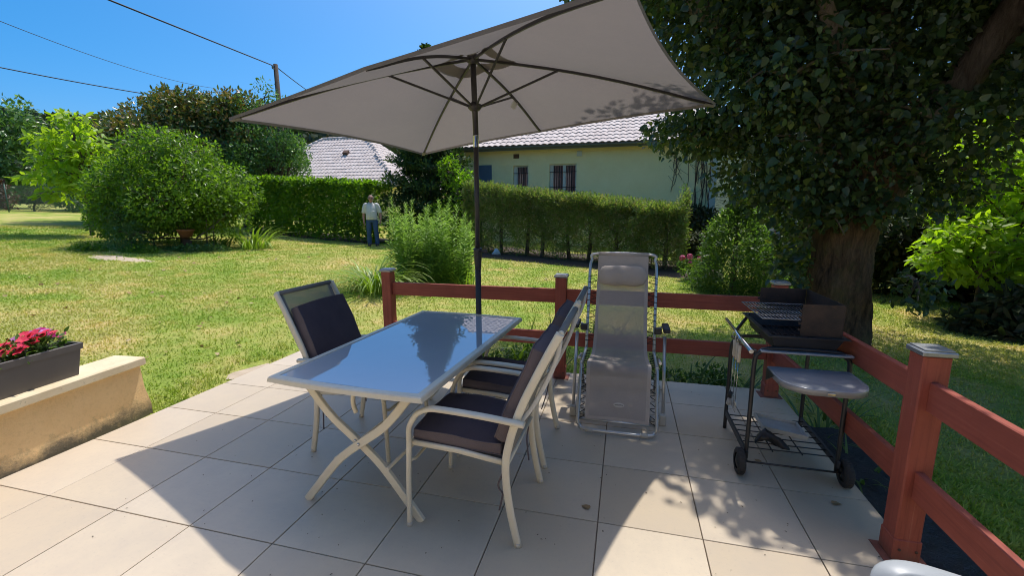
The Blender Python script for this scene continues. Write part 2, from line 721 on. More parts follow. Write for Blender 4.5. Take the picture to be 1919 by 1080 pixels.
def grain_mat(name, scale):
    m, nt, bs = nodes(name)
    g = nt.nodes.new('ShaderNodeNewGeometry')
    pos = g.outputs['Position']
    mp = nt.nodes.new('ShaderNodeMapping')
    mp.inputs['Scale'].default_value = scale
    nt.links.new(pos, mp.inputs[0])
    gr = noise(nt, mp.outputs[0], 1.0, 6, .7, .2)
    c = ramp(nt, noise(nt, pos, 5, 5, .65), [(.3, (0.285, 0.070, 0.046)), (.7, (0.37, 0.092, 0.060))])
    c = mixc(nt, ramp(nt, gr, [(.5, (0, 0, 0)), (.66, (.55, .55, .55))]), c, (0.20, 0.050, 0.036))
    c = mixc(nt, ramp(nt, gr, [(.32, (.5, .5, .5)), (.42, (0, 0, 0))]), c, (0.44, 0.15, 0.10))
    w = noise(nt, pos, 26, 6, .8)
    c = mixc(nt, ramp(nt, w, [(.66, (0, 0, 0)), (.72, (.7, .7, .7))]), c, (0.40, 0.24, 0.18))
    sx = nt.nodes.new('ShaderNodeSeparateXYZ')
    nt.links.new(pos, sx.inputs[0])
    zz = nt.nodes.new('ShaderNodeMath')
    zz.operation = 'MULTIPLY_ADD'
    nt.links.new(noise(nt, pos, 18, 5, .7), zz.inputs[0])
    zz.inputs[1].default_value = .16
    nt.links.new(sx.outputs[2], zz.inputs[2])
    c = mixc(nt, ramp(nt, zz.outputs[0], [(.07, (.6, .6, .6)), (.16, (0, 0, 0))]), c, (0.16, 0.09, 0.065))
    nt.links.new(c, bs.inputs['Base Color'])
    bs.inputs['Roughness'].default_value = .6
    bs.inputs['Specular IOR Level'].default_value = .3
    bump(nt, bs, gr, .5, .004)
    return m


M_['wood_x'] = grain_mat('red_wood_grain_across', (2.2, 55, 55))
M_['wood_y'] = grain_mat('red_wood_grain_along', (55, 2.2, 55))
M_['wood_z'] = grain_mat('red_wood_grain_upright', (55, 55, 2.2))
M_['post_cap'] = pmat('post_cap_metal', (0.40, 0.41, 0.42), (.28, .29, .30), 16, .38, metal=.75, rough2=.6)
M_['cream'] = pmat('cream_paint', (0.74, 0.675, 0.54), (0.68, 0.61, 0.48), 9, .35, spec=.5, wear=(.42, .36, .27), wear_amt=.72)
M_['silver_paint'] = pmat('pale_grey_paint', (0.56, 0.56, 0.55), (0.48, .48, .47), 9, .35)
M_['cushion'] = fabric_mat('cushion_cloth', (0.085, 0.068, 0.082), cscale=6, col2=(.066, .053, .066))
M_['cushion_side'] = fabric_mat('cushion_side_cloth', (0.16, 0.13, 0.14), cscale=8)
M_['sling'] = fabric_mat('sling_mesh', (0.36, 0.33, 0.28), see=.12)
M_['sling_border'] = fabric_mat('sling_border', (0.24, 0.23, 0.215))
M_['canopy'] = fabric_mat('parasol_cloth', (0.25, 0.218, 0.205), trans=.34, tc=(.225, .20, .19), cscale=2.2)
M_['pole_dark'] = pmat('dark_pole_paint', (0.045, 0.040, 0.042), None, 5, .4)
M_['chrome'] = pmat('bright_metal', (0.72, 0.73, 0.74), (.55, .56, .57), 30, .2, metal=1)
M_['granite'] = pmat('granite', (0.42, 0.42, 0.41), (0.16, 0.16, 0.16), 120, .6, bstr=.1)
M_['table_glass'] = glass_mat()
M_['lounge_cloth'] = fabric_mat('lounger_mesh', (0.50, 0.435, 0.40), see=.12, trans=.25, tc=(.50, .44, .41))
M_['lounge_hem'] = fabric_mat('lounger_hem', (0.58, 0.505, 0.455), trans=.15, tc=(.3, .27, .24))
M_['lounge_tube'] = pmat('lounger_tube', (0.56, 0.56, 0.55), (.46, .46, .46), 10, .3, metal=.6)
M_['beige_plastic'] = pmat('beige_plastic', (0.55, 0.52, 0.46), None, 6, .5)
M_['black_plastic'] = pmat('black_plastic', (0.018, 0.018, 0.02), (.03, .03, .032), 15, .45)
M_['cord'] = pmat('black_cord', (0.015, 0.015, 0.017), None, 15, .8)
M_['badge'] = pmat('badge', (0.60, 0.56, 0.52), None, 15, .5)
M_['ink'] = pmat('ink', (0.05, 0.045, 0.045), None, 15, .6)
M_['grill_black'] = pmat('grill_black_enamel', (0.030, 0.030, 0.034), (.02, .02, .022), 8, .42, spec=.5, wear=(.10, .075, .06), wear_amt=.70)
M_['grill_rust'] = pmat('grill_sooty_steel', (0.085, 0.055, 0.045), (0.03, 0.027, 0.027), 7, .6, metal=.4, wear=(.17, .085, .05), wear_amt=.6)
M_['grill_grey'] = pmat('grill_grey_enamel', (0.30, 0.305, 0.325), (.24, .245, .26), 4, .22, spec=.9)
M_['rubber'] = pmat('rubber', (0.028, 0.028, 0.03), (.045, .043, .042), 30, .85, bstr=.3)
M_['pale_wood'] = pmat('pale_wood', (0.72, 0.63, 0.50), (.60, .51, .39), 25, .7)
M_['white_card'] = pmat('white_card', (0.55, 0.54, 0.52), (.42, .41, .39), 8, .7)
M_['resin'] = pmat('pale_resin', (0.36, 0.38, 0.385), (.31, .33, .34), 13, .42, spec=.5, wear=(.44, .45, .45), wear_amt=.66)
M_['planter'] = pmat('planter_plastic', (0.125, 0.112, 0.102), (.105, .094, .088), 4, .5)
M_['soil'] = pmat('soil', (0.07, 0.05, 0.035), (.03, .022, .016), 30, .95, bstr=.6)
M_['terracotta'] = terracotta()
M_['rusty'] = pmat('rusty_iron', (0.16, 0.085, 0.05), (.08, .05, .035), 20, .85, bstr=.3)
M_['grey_wood'] = pmat('weathered_wood', (0.24, 0.19, 0.14), (.14, .11, .085), 18, .85, bstr=.3)
M_['pole_wood'] = pmat('utility_pole_wood', (0.085, 0.06, 0.045), (.055, .04, .03), 3, .9)
M_['wire'] = pmat('cable', (0.03, 0.03, 0.032), None, 3, .6)
M_['fence_green'] = pmat('green_wire', (0.06, 0.13, 0.09), None, 5, .5)
M_['membrane'] = pmat('weed_membrane', (0.020, 0.022, 0.028), (.012, .013, .016), 6, .6, bstr=.8, bscale=9, bdist=.05)
M_['concrete'] = pmat('concrete', (0.36, 0.33, 0.28), (.27, .25, .21), 6, .9, bstr=.3)
M_['bark_linden'] = bark_mat('linden_bark', (0.19, 0.115, 0.066), (0.040, 0.026, 0.018), moss=(.12, .11, .04))
M_['bark_limb'] = bark_mat('limb_bark', (0.30, 0.24, 0.19), (0.13, 0.095, 0.07), moss=(.17, .14, .10))
M_['bark'] = bark_mat('grey_bark', (0.17, 0.13, 0.10), (0.075, 0.055, 0.042))
M_['skin'] = pmat('skin', (0.42, 0.23, 0.16), (.37, .19, .13), 8, .55)
M_['shirt'] = pmat('pale_shirt', (0.62, 0.60, 0.55), (.55, .53, .49), 9, .85, bstr=.2, bscale=20)
M_['jeans'] = pmat('blue_jeans', (0.05, 0.10, 0.20), (.04, .075, .15), 12, .9, bstr=.2)
M_['hair'] = pmat('grey_hair', (0.42, 0.40, 0.37), (.28, .26, .24), 40, .7)
M_['shoe'] = pmat('dark_shoe', (0.04, 0.035, 0.03), None, 9, .6)

L_linden = leafmat('linden_leaf', [(0.026, 0.046, 0.026), (0.036, 0.060, 0.032), (0.046, 0.074, 0.036), (0.066, 0.095, 0.04), (0.13, 0.15, 0.045)], .28, (2.6, 3.1, .5), rough=.42, spec=.5)
L_bush = leafmat('bright_laurel_leaf', [(0.056, 0.106, 0.012), (0.081, 0.144, 0.018), (0.112, 0.181, 0.022), (0.137, 0.200, 0.031)], 0.42, (2.66, 3.04, 0.76), rough=.35, spec=0.25)
L_hedge = leafmat('hedge_leaf', [(0.037, 0.079, 0.009), (0.063, 0.121, 0.013), (0.089, 0.152, 0.016), (0.110, 0.173, 0.021)], 0.42, (3.68, 4.14, 0.92), rough=.38, spec=0.3)
L_thuja = leafmat('thuja_spray', [(0.093, 0.130, 0.037), (0.130, 0.186, 0.051), (0.167, 0.232, 0.065), (0.223, 0.232, 0.102), (0.205, 0.167, 0.093)], 0.3, (2.08, 2.40, 0.80), rough=.7, spec=.2)
L_conifer = leafmat('cypress_spray', [(0.022, 0.044, 0.017), (0.029, 0.064, 0.019), (0.044, 0.083, 0.025), (0.088, 0.122, 0.029)], .2, (1.50, 1.70, 0.50), rough=.7, spec=.2)
L_magnolia = leafmat('magnolia_leaf', [(0.063, 0.115, 0.035), (0.098, 0.155, 0.040), (0.150, 0.184, 0.052), (0.218, 0.173, 0.058), (0.275, 0.173, 0.075)], 0.2, (1.56, 1.56, 0.60), rough=.25, spec=0.35)
L_holm = leafmat('holm_leaf', [(0.055, 0.112, 0.031), (0.086, 0.157, 0.041), (0.116, 0.203, 0.061), (0.152, 0.233, 0.091)], 0.3, (1.82, 2.24, 0.70), rough=.3, spec=0.35)
L_walnut = leafmat('walnut_leaf', [(0.22, 0.34, 0.025), (0.29, 0.42, 0.04), (0.36, 0.48, 0.06)], .55, (1.4, 1.5, .4), rough=.45)
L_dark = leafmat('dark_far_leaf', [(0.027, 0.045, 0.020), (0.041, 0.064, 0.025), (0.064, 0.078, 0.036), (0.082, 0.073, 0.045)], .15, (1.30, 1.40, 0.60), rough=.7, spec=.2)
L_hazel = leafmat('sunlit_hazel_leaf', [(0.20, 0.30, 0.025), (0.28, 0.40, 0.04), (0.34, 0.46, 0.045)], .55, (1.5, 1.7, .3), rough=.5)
L_mid = leafmat('mid_green_leaf', [(0.046, 0.093, 0.024), (0.074, 0.130, 0.028), (0.102, 0.162, 0.037)], 0.38, (2.24, 2.56, 0.80))
L_gold = leafmat('goldenrod_leaf', [(0.17, 0.27, 0.06), (0.24, 0.36, 0.085), (0.31, 0.43, 0.12)], .45, (1.4, 1.6, .6), rough=.5)
L_strap = leafmat('strap_leaf', [(0.143, 0.234, 0.033), (0.221, 0.325, 0.046), (0.312, 0.403, 0.078)], .35, (1.3, 1.5, .4), rough=.4)
L_iris = leafmat('iris_leaf', [(0.058, 0.111, 0.036), (0.085, 0.150, 0.046), (0.111, 0.182, 0.052)], .3, (1.5, 1.7, .5), rough=.4)
L_pot = leafmat('bedding_leaf', [(0.06, 0.12, 0.02), (0.10, 0.19, 0.03), (0.17, 0.26, 0.05)], .35, (1.4, 1.5, .4))
L_rust = leafmat('copper_leaf', [(0.09, 0.03, 0.025), (0.13, 0.05, 0.035), (0.10, 0.07, 0.04)], .2, (1.3, 1.0, .6))
P_red = leafmat('red_petal', [(0.75, 0.03, 0.06), (0.85, 0.06, 0.11), (0.88, 0.10, 0.18)], .3, (1.2, .8, .8))
P_magenta = leafmat('magenta_petal', [(0.62, 0.02, 0.22), (0.70, 0.04, 0.28)], .3, (1.2, .8, 1.0))
P_lilac = leafmat('lilac_petal', [(0.58, 0.20, 0.52), (0.66, 0.30, 0.60)], .3, (1.1, .9, 1.1))
P_pink = leafmat('pink_petal', [(0.55, 0.10, 0.20), (0.65, 0.16, 0.28)], .3, (1.2, .9, 1.0))
L_fallen = leafmat('fallen_leaf', [(0.22, 0.12, 0.05), (0.32, 0.20, 0.09), (0.45, 0.36, 0.22)], .1, (1, 1, 1), rough=.8)


# ------------------------------------------------------------------ helpers: foliage
LEAF_OVATE = (np.array([(0, 0, 0), (.28, -.21, .03), (.68, -.19, .02), (1, 0, -.06), (.68, .19, .02), (.28, .21, .03)]), [(0, 1, 2, 3), (0, 3, 4, 5)])
LEAF_HEART = (np.array([(0, 0, 0), (.12, -.40, .05), (.62, -.36, .03), (1, 0, -.10), (.62, .36, .03), (.12, .40, .05)]), [(0, 1, 2, 3), (0, 3, 4, 5)])
LEAF_LIME = (np.array([(0, 0, 0), (.38, 0, -.03), (1.05, 0, -.16), (-.07, .22, .05), (.16, .43, .09), (.62, .33, .03), (-.07, -.22, .05), (.16, -.43, .09), (.62, -.33, .03)]),
             [(0, 1, 4, 3), (1, 2, 5, 4), (0, 6, 7, 1), (1, 7, 8, 2)])
LEAF_NARROW = (np.array([(0, 0, 0), (.3, -.10, .02), (.7, -.08, 0), (1, 0, -.10), (.7, .08, 0), (.3, .10, .02)]), [(0, 1, 2, 3), (0, 3, 4, 5)])
LEAF_SPRAY = (np.array([(0, 0, 0), (.35, -.16, .02), (.55, -.05, 0), (.8, -.14, 0), (1.0, 0, -.05), (.8, .14, 0), (.55, .05, 0), (.35, .16, .02)]),
              [(0, 1, 2, 6), (0, 6, 7, 7), (2, 3, 4, 6), (6, 4, 5, 5)])
LEAF_SPRAY = (np.array([(0, 0, 0), (.38, -.15, .02), (.5, 0, 0), (.38, .15, .02), (.9, -.13, -.02), (1.0, 0, -.05), (.9, .13, -.02), (.62, 0, 0)]),
              [(0, 1, 2, 3), (2, 4, 5, 6)])


def unit(a):
    return a / np.maximum(np.linalg.norm(a, axis=1, keepdims=True), 1e-9)


_ND = unit(RNG.normal(size=(9, 3)))
_NP = RNG.uniform(0, 6.28, 9)


def snoise(P, s):
    """cheap smooth noise, about -1..1"""
    a = np.zeros(len(P))
    for i in range(9):
        a += np.sin((P @ _ND[i]) * s * (1 + .37 * i) + _NP[i]) / (1 + .3 * i)
    return a / 3.2


def leaf_arrays(P, T, Nn, S, tmpl):
    tv, tf = tmpl
    T = unit(T)
    B = unit(np.cross(Nn, T))
    Nn = np.cross(T, B)
    S = np.asarray(S).reshape(-1, 1, 1)
    V = P[:, None, :] + S * (tv[None, :, 0:1] * T[:, None, :] + tv[None, :, 1:2] * B[:, None, :] + tv[None, :, 2:3] * Nn[:, None, :])
    n, k = len(P), len(tv)
    F = (np.arange(n)[:, None, None] * k + np.array(tf)[None]).reshape(-1, len(tf[0]))
    return V.reshape(-1, 3), F


def leaf_part(name, P, T, Nn, S, tmpl, mat, parent, kind='stuff'):
    V, F = leaf_arrays(P, T, Nn, S, tmpl)
    off = np.array(wloc(parent)) if parent is not None else np.zeros(3)
    return link(name, fastmesh(name, V - off, F, mat, True), parent, kind)


_leaf_cache = {}


def leaf_singles(P, T, Nn, S, tmpl, mat, parent, name='leaf'):
    """individual leaf objects that share one mesh"""
    key = (id(tmpl), mat.name)
    if key not in _leaf_cache:
        _leaf_cache[key] = fastmesh('leaf', tmpl[0], np.array(tmpl[1]), mat, True)
    me = _leaf_cache[key]
    T = unit(T)
    B = unit(np.cross(Nn, T))
    Nn = np.cross(T, B)
    off = wloc(parent)
    for p, t, b, n, s in zip(P, T, B, Nn, S):
        o = link(name, me, parent)
        M = Matrix((Vector(t) * s, Vector(b) * s, Vector(n) * s)).transposed().to_4x4()
        M.translation = Vector(p) - off
        o.matrix_local = M


CAMV = np.array(CAM)
FWD = np.array([-.2476, .9689, 0])
RGT = np.array([.9689, .2476, 0])


def in_view(P, margin=1.0):
    d = P - CAMV
    f = d @ np.array([-.2439, .9546, -.1714])
    r = d @ RGT
    u = d @ np.array([-.0424, .1661, .9852])
    return (f > .3) & (np.abs(r) < 1.155 * f * margin) & (np.abs(u) < .65 * f * margin), f


def orient(P, C, up=.7, out=.6, rnd=.7, droop=.3):
    o = unit(P - C)
    r1 = RNG.normal(size=P.shape)
    r2 = RNG.normal(size=P.shape)
    Nn = unit(np.array([0, 0, 1.0]) * up + o * out + r1 * rnd)
    T = unit(o * .7 + r2 * .8 + np.array([0, 0, -1.0]) * droop)
    return T, Nn


def blob_points(clusters, n, inner=.45, gap=-.35, gs=2.2):
    """points in ellipsoids [(centre, radii)], thinned by noise for gaps"""
    vol = np.array([c[1][0] * c[1][1] * c[1][2] for c in clusters]) ** .72
    cnt = (vol / vol.sum() * n * 1.5).astype(int) + 3
    P, C = [], []
    for (c, r), k in zip(clusters, cnt):
        d = unit(RNG.normal(size=(k, 3)))
        q = inner + (1 - inner) * RNG.random(k) ** .6
        lump = 1 + .18 * snoise(d * 2.2 + np.array(c), 1.6)
        p = np.array(c) + d * (q * lump)[:, None] * np.array(r)
        P.append(p)
        C.append(np.tile(np.array(c), (k, 1)))
    P = np.concatenate(P)
    C = np.concatenate(C)
    keep = snoise(P, gs) > gap + RNG.normal(size=len(P)) * .15
    P, C = P[keep], C[keep]
    if len(P) > n:
        ix = RNG.permutation(len(P))[:n]
        P, C = P[ix], C[ix]
    return P, C


def trunk_mb(pts, rads, n=10, rough=.08, seed=0, ridged=False):
    """tapered wobbly tube with root flare"""
    mb = MB()
    P = catmull(pts, 16 if ridged else 5)
    Rr = np.interp(np.linspace(0, 1, len(P)), np.linspace(0, 1, len(rads)), rads)
    fr = frames(P)
    rr = random.Random(seed)
    ph = [rr.uniform(0, 6.28) for _ in range(4)]
    G = []
    for i, (p, (t, a, b)) in enumerate(zip(P, fr)):
        row = []
        for j in range(n):
            th = 2 * math.pi * j / n
            k = 1 + rough * (math.sin(3 * th + ph[0] + i * .25) * .6 + math.sin(5 * th + ph[1] - i * .4) * .5 + math.sin(2 * th + ph[2] + i * .7) * .5)
            if ridged:
                w_ = th + .10 * math.sin(i * .33) + .06 * math.sin(i * .9 + th * 3)
                k += .055 * (abs(math.sin(w_ * 9.5 + .8 * math.sin(i * .21 + th))) - .6) + .03 * (abs(math.sin(w_ * 19 + i * .13)) - .6) + .012 * math.sin(i * 1.7 + j * 2.3)
            row.append(p + (a * math.cos(th) + b * math.sin(th)) * float(Rr[i]) * k)
        G.append(row)
    mb.grid(G, 0, True, True)
    return mb


def limbs_mb(mb, base, targets, r0, seed=0, sag=.2, n=6):
    rr = random.Random(seed)
    base = Vector(base)
    for tg in targets:
        tg = Vector(tg)
        L = (tg - base).length
        mid = base.lerp(tg, .5) + Vector((rr.uniform(-.1, .1) * L, rr.uniform(-.1, .1) * L, sag * L * .5))
        P = catmull([base, mid, tg], 5)
        mb.tube(P, [r0 * (1 - .85 * i / (len(P) - 1)) for i in range(len(P))], n)


def terr(x, y):
    x = np.asarray(x, float)
    y = np.asarray(y, float)
    z = .045 * (-x - .5) + .018 * (y - 2.0) - .022
    far = np.hypot(x - 3, y + 1.5)
    cap = 2.6
    z = np.where(z > 1.2, 1.2 + (cap - 1.2) * np.tanh((z - 1.2) / (cap - 1.2)), z)
    z = np.where(z < -.55, -.55 - .5 * np.tanh((-.55 - z) / .5), z)
    z = z + .02 * np.sin(x * .9 + 1) * np.sin(y * .8) * np.clip((far - 5) / 6, 0, 1)
    return z


def tz(x, y):
    return float(terr(x, y))


# ================================================================== GROUND
def make_ground():
    xs = np.unique(np.round(np.concatenate([
        -np.geomspace(3, 400, 34) - 1.0, np.arange(-4.2, -.7, .25), [-.60, -.53, -.475, -.42], np.arange(-.2, 4.3, .5),
        [4.36, 4.425, 4.50, 4.6, 4.8], np.arange(5, 14, .35), np.geomspace(14.4, 400, 26)]), 3))
    ys = np.unique(np.round(np.concatenate([
        -np.geomspace(3.4, 300, 20), np.arange(-3, 2.5, .25), [2.5, 2.56, 2.615, 2.68, 2.8], np.arange(3, 20, .3),
        np.geomspace(20.3, 420, 34)]), 3))
    X, Y = np.meshgrid(xs, ys)
    Z = terr(X, Y)
    inside = (X > -.45) & (X < 4.41) & (Y < 2.59)
    Z = np.where(inside, -.75, Z)
    V = np.stack([X, Y, Z], -1).reshape(-1, 3)
    m, n = len(ys), len(xs)
    i, j = np.meshgrid(np.arange(m - 1), np.arange(n - 1), indexing='ij')
    a = (i * n + j).ravel()
    F = np.stack([a, a + 1, a + n + 1, a + n], 1)
    o = link('lawn', fastmesh('lawn', V, F, M_['lawn'], True), None, 'structure')
    return o


lawn = make_ground()

# ---- patio with its tiles
TW, TD, GAP = 0.5, 0.53, 0.0052
PX0, PX1, PY1 = -0.475, 4.425, 2.615


def make_patio():
    mb = MB()
    mb.prism([(PX0 + .01, -3.28), (PX1 - .012, -3.28), (PX1 - .012, PY1 - .012), (PX0 + .01, PY1 - .012)], -.62, -.012)
    patio = mb.build('patio', M_['grout'], None, 'structure')
    xe = [PX0] + [i * TW for i in range(0, 9)] + [PX1]
    ye = [k * TD for k in range(-6, 5)] + [PY1]
    cache = {}
    for a in range(len(xe) - 1):
        for b in range(len(ye) - 1):
            w = xe[a + 1] - xe[a] - GAP
            d = ye[b + 1] - ye[b] - GAP
            key = (round(w, 3), round(d, 3))
            if key not in cache:
                m = MB()
                m.box((0, 0, -.006), (w, d, .012), None, .0018)
                cache[key] = m.mesh('tile', M_['tile'])
            o = link('tile', cache[key], patio)
            o.location = ((xe[a] + xe[a + 1]) / 2, (ye[b] + ye[b + 1]) / 2, random.uniform(-.0006, .0006))
    return patio


patio = make_patio()

# dark weed sheet along the right side of the patio
mb = MB()
G = []
for i in range(26):
    y = 2.3 - i * .3
    G.append([Vector((x, y, tz(x, y) + .02 + .05 * math.sin(y * 5 + x * 9) * math.sin(x * 14 + y * 3) + (.05 if 0 < j < 5 else 0)))
              for j, x in enumerate((4.44, 4.52, 4.62, 4.74, 4.88, 5.02))])
mb.grid(G)
mb.build('weed_membrane', M_['membrane'], None, 'structure')

# concrete slab edge and bare earth in the lawn beside the patio
mb = MB()
poly = [(-.50, 1.72), (-.50, 2.16), (-.62, 2.22), (-.70, 2.05), (-.66, 1.80), (-.58, 1.70)]
mb.prism(poly[::-1], -.1, tz(-.55, 2) + .003)
mb.build('path_edge', pmat('worn_earth', (.50, .40, .29), (.38, .30, .21), 9, .95, bstr=.5), None, 'structure')
mb = MB()
cx, cy = -8.9, 6.55
pl = []
for i in range(40):
    t_ = 2 * math.pi * i / 40
    k_ = 1 + .16 * math.sin(3 * t_ + 1) + .12 * math.sin(7 * t_) + .10 * math.sin(13 * t_ + 2)
    pl.append((cx + .95 * math.cos(t_) * k_, cy + .30 * math.sin(t_) * k_))
G = [[Vector((cx + (x - cx) * s, cy + (y - cy) * s, tz(cx + (x - cx) * s, cy + (y - cy) * s) + (-.004 if s == 1 else .008))) for x, y in pl] for s in (1, .8, .45, .02)]
mb.grid(G, 0, True, True)
mb.build('bare_soil', pmat('dry_soil', (.52, .42, .30), (.40, .31, .21), 5, .95, bstr=.6), None, 'structure')


# ---- far hills, wooded
def make_hills():
    th = np.linspace(0, 2 * np.pi, 180, endpoint=False)
    rr = np.array([95, 112, 130, 150, 175, 205, 240])
    hh = np.array([-1, 5, 11, 17, 23, 28, 30.])
    V = []
    for r, h in zip(rr, hh):
        x = r * np.cos(th)
        y = r * np.sin(th)
        P = np.stack([x, y, 0 * x], 1)
        z = h * (1 + .30 * snoise(P, .018)) + 1.3 * snoise(P, .35) + 1.0
        z = np.where(r < 100, -2, z)
        V.append(np.stack([x, y, z], 1))
    V = np.concatenate(V)
    n = len(th)
    F = []
    for i in range(len(rr) - 1):
        for j in range(n):
            k = (j + 1) % n
            F.append((i * n + j, i * n + k, (i + 1) * n + k, (i + 1) * n + j))
    m = pmat('hill_wood', (0.045, 0.075, 0.035), (0.022, 0.042, 0.024), .12, .95, bstr=1, bscale=.6, bdist=2)
    o = link('hills', fastmesh('hills', V, np.array(F), m, True), None, 'structure')
    # tree canopy on the hills that face the view
    n = 26000
    a = RNG.uniform(R(85), R(185), n)
    r = 95 + 145 * RNG.random(n) ** .8
    x, y = r * np.cos(a), r * np.sin(a)
    P = np.stack([x, y, 0 * x], 1)
    h = np.interp(r, rr, hh)
    z = h * (1 + .30 * snoise(P, .018)) + 1.0 + RNG.random(n) * 2.5
    P = np.stack([x, y, z], 1)
    T, Nn = orient(P, P - np.array([0, 0, 3.]), .8, .2, .6, 0)
    leaf_part('hill_woods', P, T, Nn, RNG.uniform(2.0, 4.2, n), LEAF_HEART, L_dark, None)


make_hills()


# ================================================================== ADDED HOUSE FRONT (unseen behind the camera, bounces warm light onto the patio)
def make_added_house():
    yf, x0, x1, zt = -3.3, -7.0, 9.0, 3.3
    t = thing('added_bounce_house', 'added unseen cream house front behind the camera, bouncing warm light onto the patio', 'house', (1, yf, 0))
    m = stucco_mat('cream_stucco', (.76, .68, .54), (.70, .62, .48))
    op = [(-4.6, -3.4, .9, 2.1), (.6, 2.2, 0.0, 2.15), (5.4, 6.6, .9, 2.1)]
    mb = MB()

    def wb(a, b, c, d):
        mb.box(((a + b) / 2, yf - .15, (c + d) / 2), (b - a, .3, d - c), None, 0)
    xs = x0
    for a, b, c, d in op:
        wb(xs, a, -.6, zt)
        wb(a, b, d, zt)
        if c > 0:
            wb(a, b, -.6, c)
        xs = b
    wb(xs, x1, -.6, zt)
    mb.box(((x0 + x1) / 2, yf - 6.3, zt / 2 - .3), (x1 - x0, .3, zt + .6), None, 0)
    for x in (x0 + .15, x1 - .15):
        mb.box((x, yf - 3.225, zt / 2 - .3), (.3, 5.85, zt + .6), None, 0)
    mb.build('wall', m, t)
    for a, b, c, d in op:
        mb = MB()
        mb.box(((a + b) / 2, yf - .16, (c + d) / 2), (b - a, .01, d - c), None, 0)
        pn = mb.build('window_pane', pmat('dark_glass', (.03, .03, .035), None, 3, .05, spec=.8), t)
        mb = MB()
        for x in (a + .04, (a + b) / 2, b - .04):
            mb.box((x, yf - .13, (c + d) / 2), (.07, .05, d - c), None, .004)
        for z in (c + .03, d - .03):
            mb.box(((a + b) / 2, yf - .128, z), (b - a, .046, .06), None, .004)
        mb.build('window_frame', M_['cream'], pn)
    mb = MB()
    pts = [(x0 - .3, yf + .35, zt - .05), (x1 + .3, yf + .35, zt - .05), (x1 + .3, yf - 3.2, zt + 1.7), (x0 - .3, yf - 3.2, zt + 1.7), (x1 + .3, yf - 6.9, zt - .05), (x0 - .3, yf - 6.9, zt - .05)]
    mb.add(pts + [(x, y, z - .1) for x, y, z in pts], [[0, 1, 2, 3], [3, 2, 4, 5], [9, 8, 7, 6], [11, 10, 8, 9], [0, 6, 7, 1], [5, 4, 10, 11], [0, 3, 9, 6], [3, 5, 11, 9], [1, 7, 8, 2], [2, 8, 10, 4]])
    mb.build('roof', M_['roof'], t)


make_added_house()


# ================================================================== GARDEN WALL AND PLANTER
def make_garden_wall():
    ang = R(5.4)
    ax = Vector((-math.sin(ang), math.cos(ang), 0))      # along the wall, away from the camera
    nx = Vector((-math.cos(ang), -math.sin(ang), 0))     # to the lawn side
    end = Vector((-.567, .955, 0))
    t = thing('garden_wall', 'low ochre rendered wall with pale coping beside the patio', 'wall', (end.x, end.y, 0))
    L = 4.2
    mb = MB()
    # body as a grid so that the end is a little battered and lumpy
    sec = [(0, -.3), (0, .05), (0, .2), (0, .385), (.22, .385), (.22, 0), (.22, -.3)]
    rows = []
    for k in range(15):
        s = -L * k / 14
        row = []
        for j, (o, z) in enumerate(sec):
            e = 0
            if k == 0:
                e = (.045 * (1 - max(z, 0) / .385)) * (1 if z >= 0 else 1) + .01 * math.sin(j * 2.1)
            row.append(end + ax * (s + e) + nx * o + Vector((0, 0, z)))
        rows.append(row)
    mb.grid(rows, 0, False, False)
    b = len(mb.v)
    mb.add(rows[0], [list(range(len(sec)))], 0)
    mb.build('wall_body', M_['wall_stucco'], t)
    # coping in lengths
    cuts = [0.025, -.98, -1.99, -3.0, -4.2]
    for a, b in zip(cuts[:-1], cuts[1:]):
        mb = MB()
        s0, s1 = a - .003, b + .003
        P = [end + ax * s0 + nx * .10, end + ax * s1 + nx * .10]
        mb.bar(P[0] + Vector((0, 0, .4185)), P[1] + Vector((0, 0, .4185)), .285, .062, (0, 0, 1), .008)
        mb.build('coping_stone', M_['coping'], t)
    return end, ax, nx


W_END, W_AX, W_NX = make_garden_wall()
W_ANG = math.atan2(W_AX.y, W_AX.x) - math.pi / 2


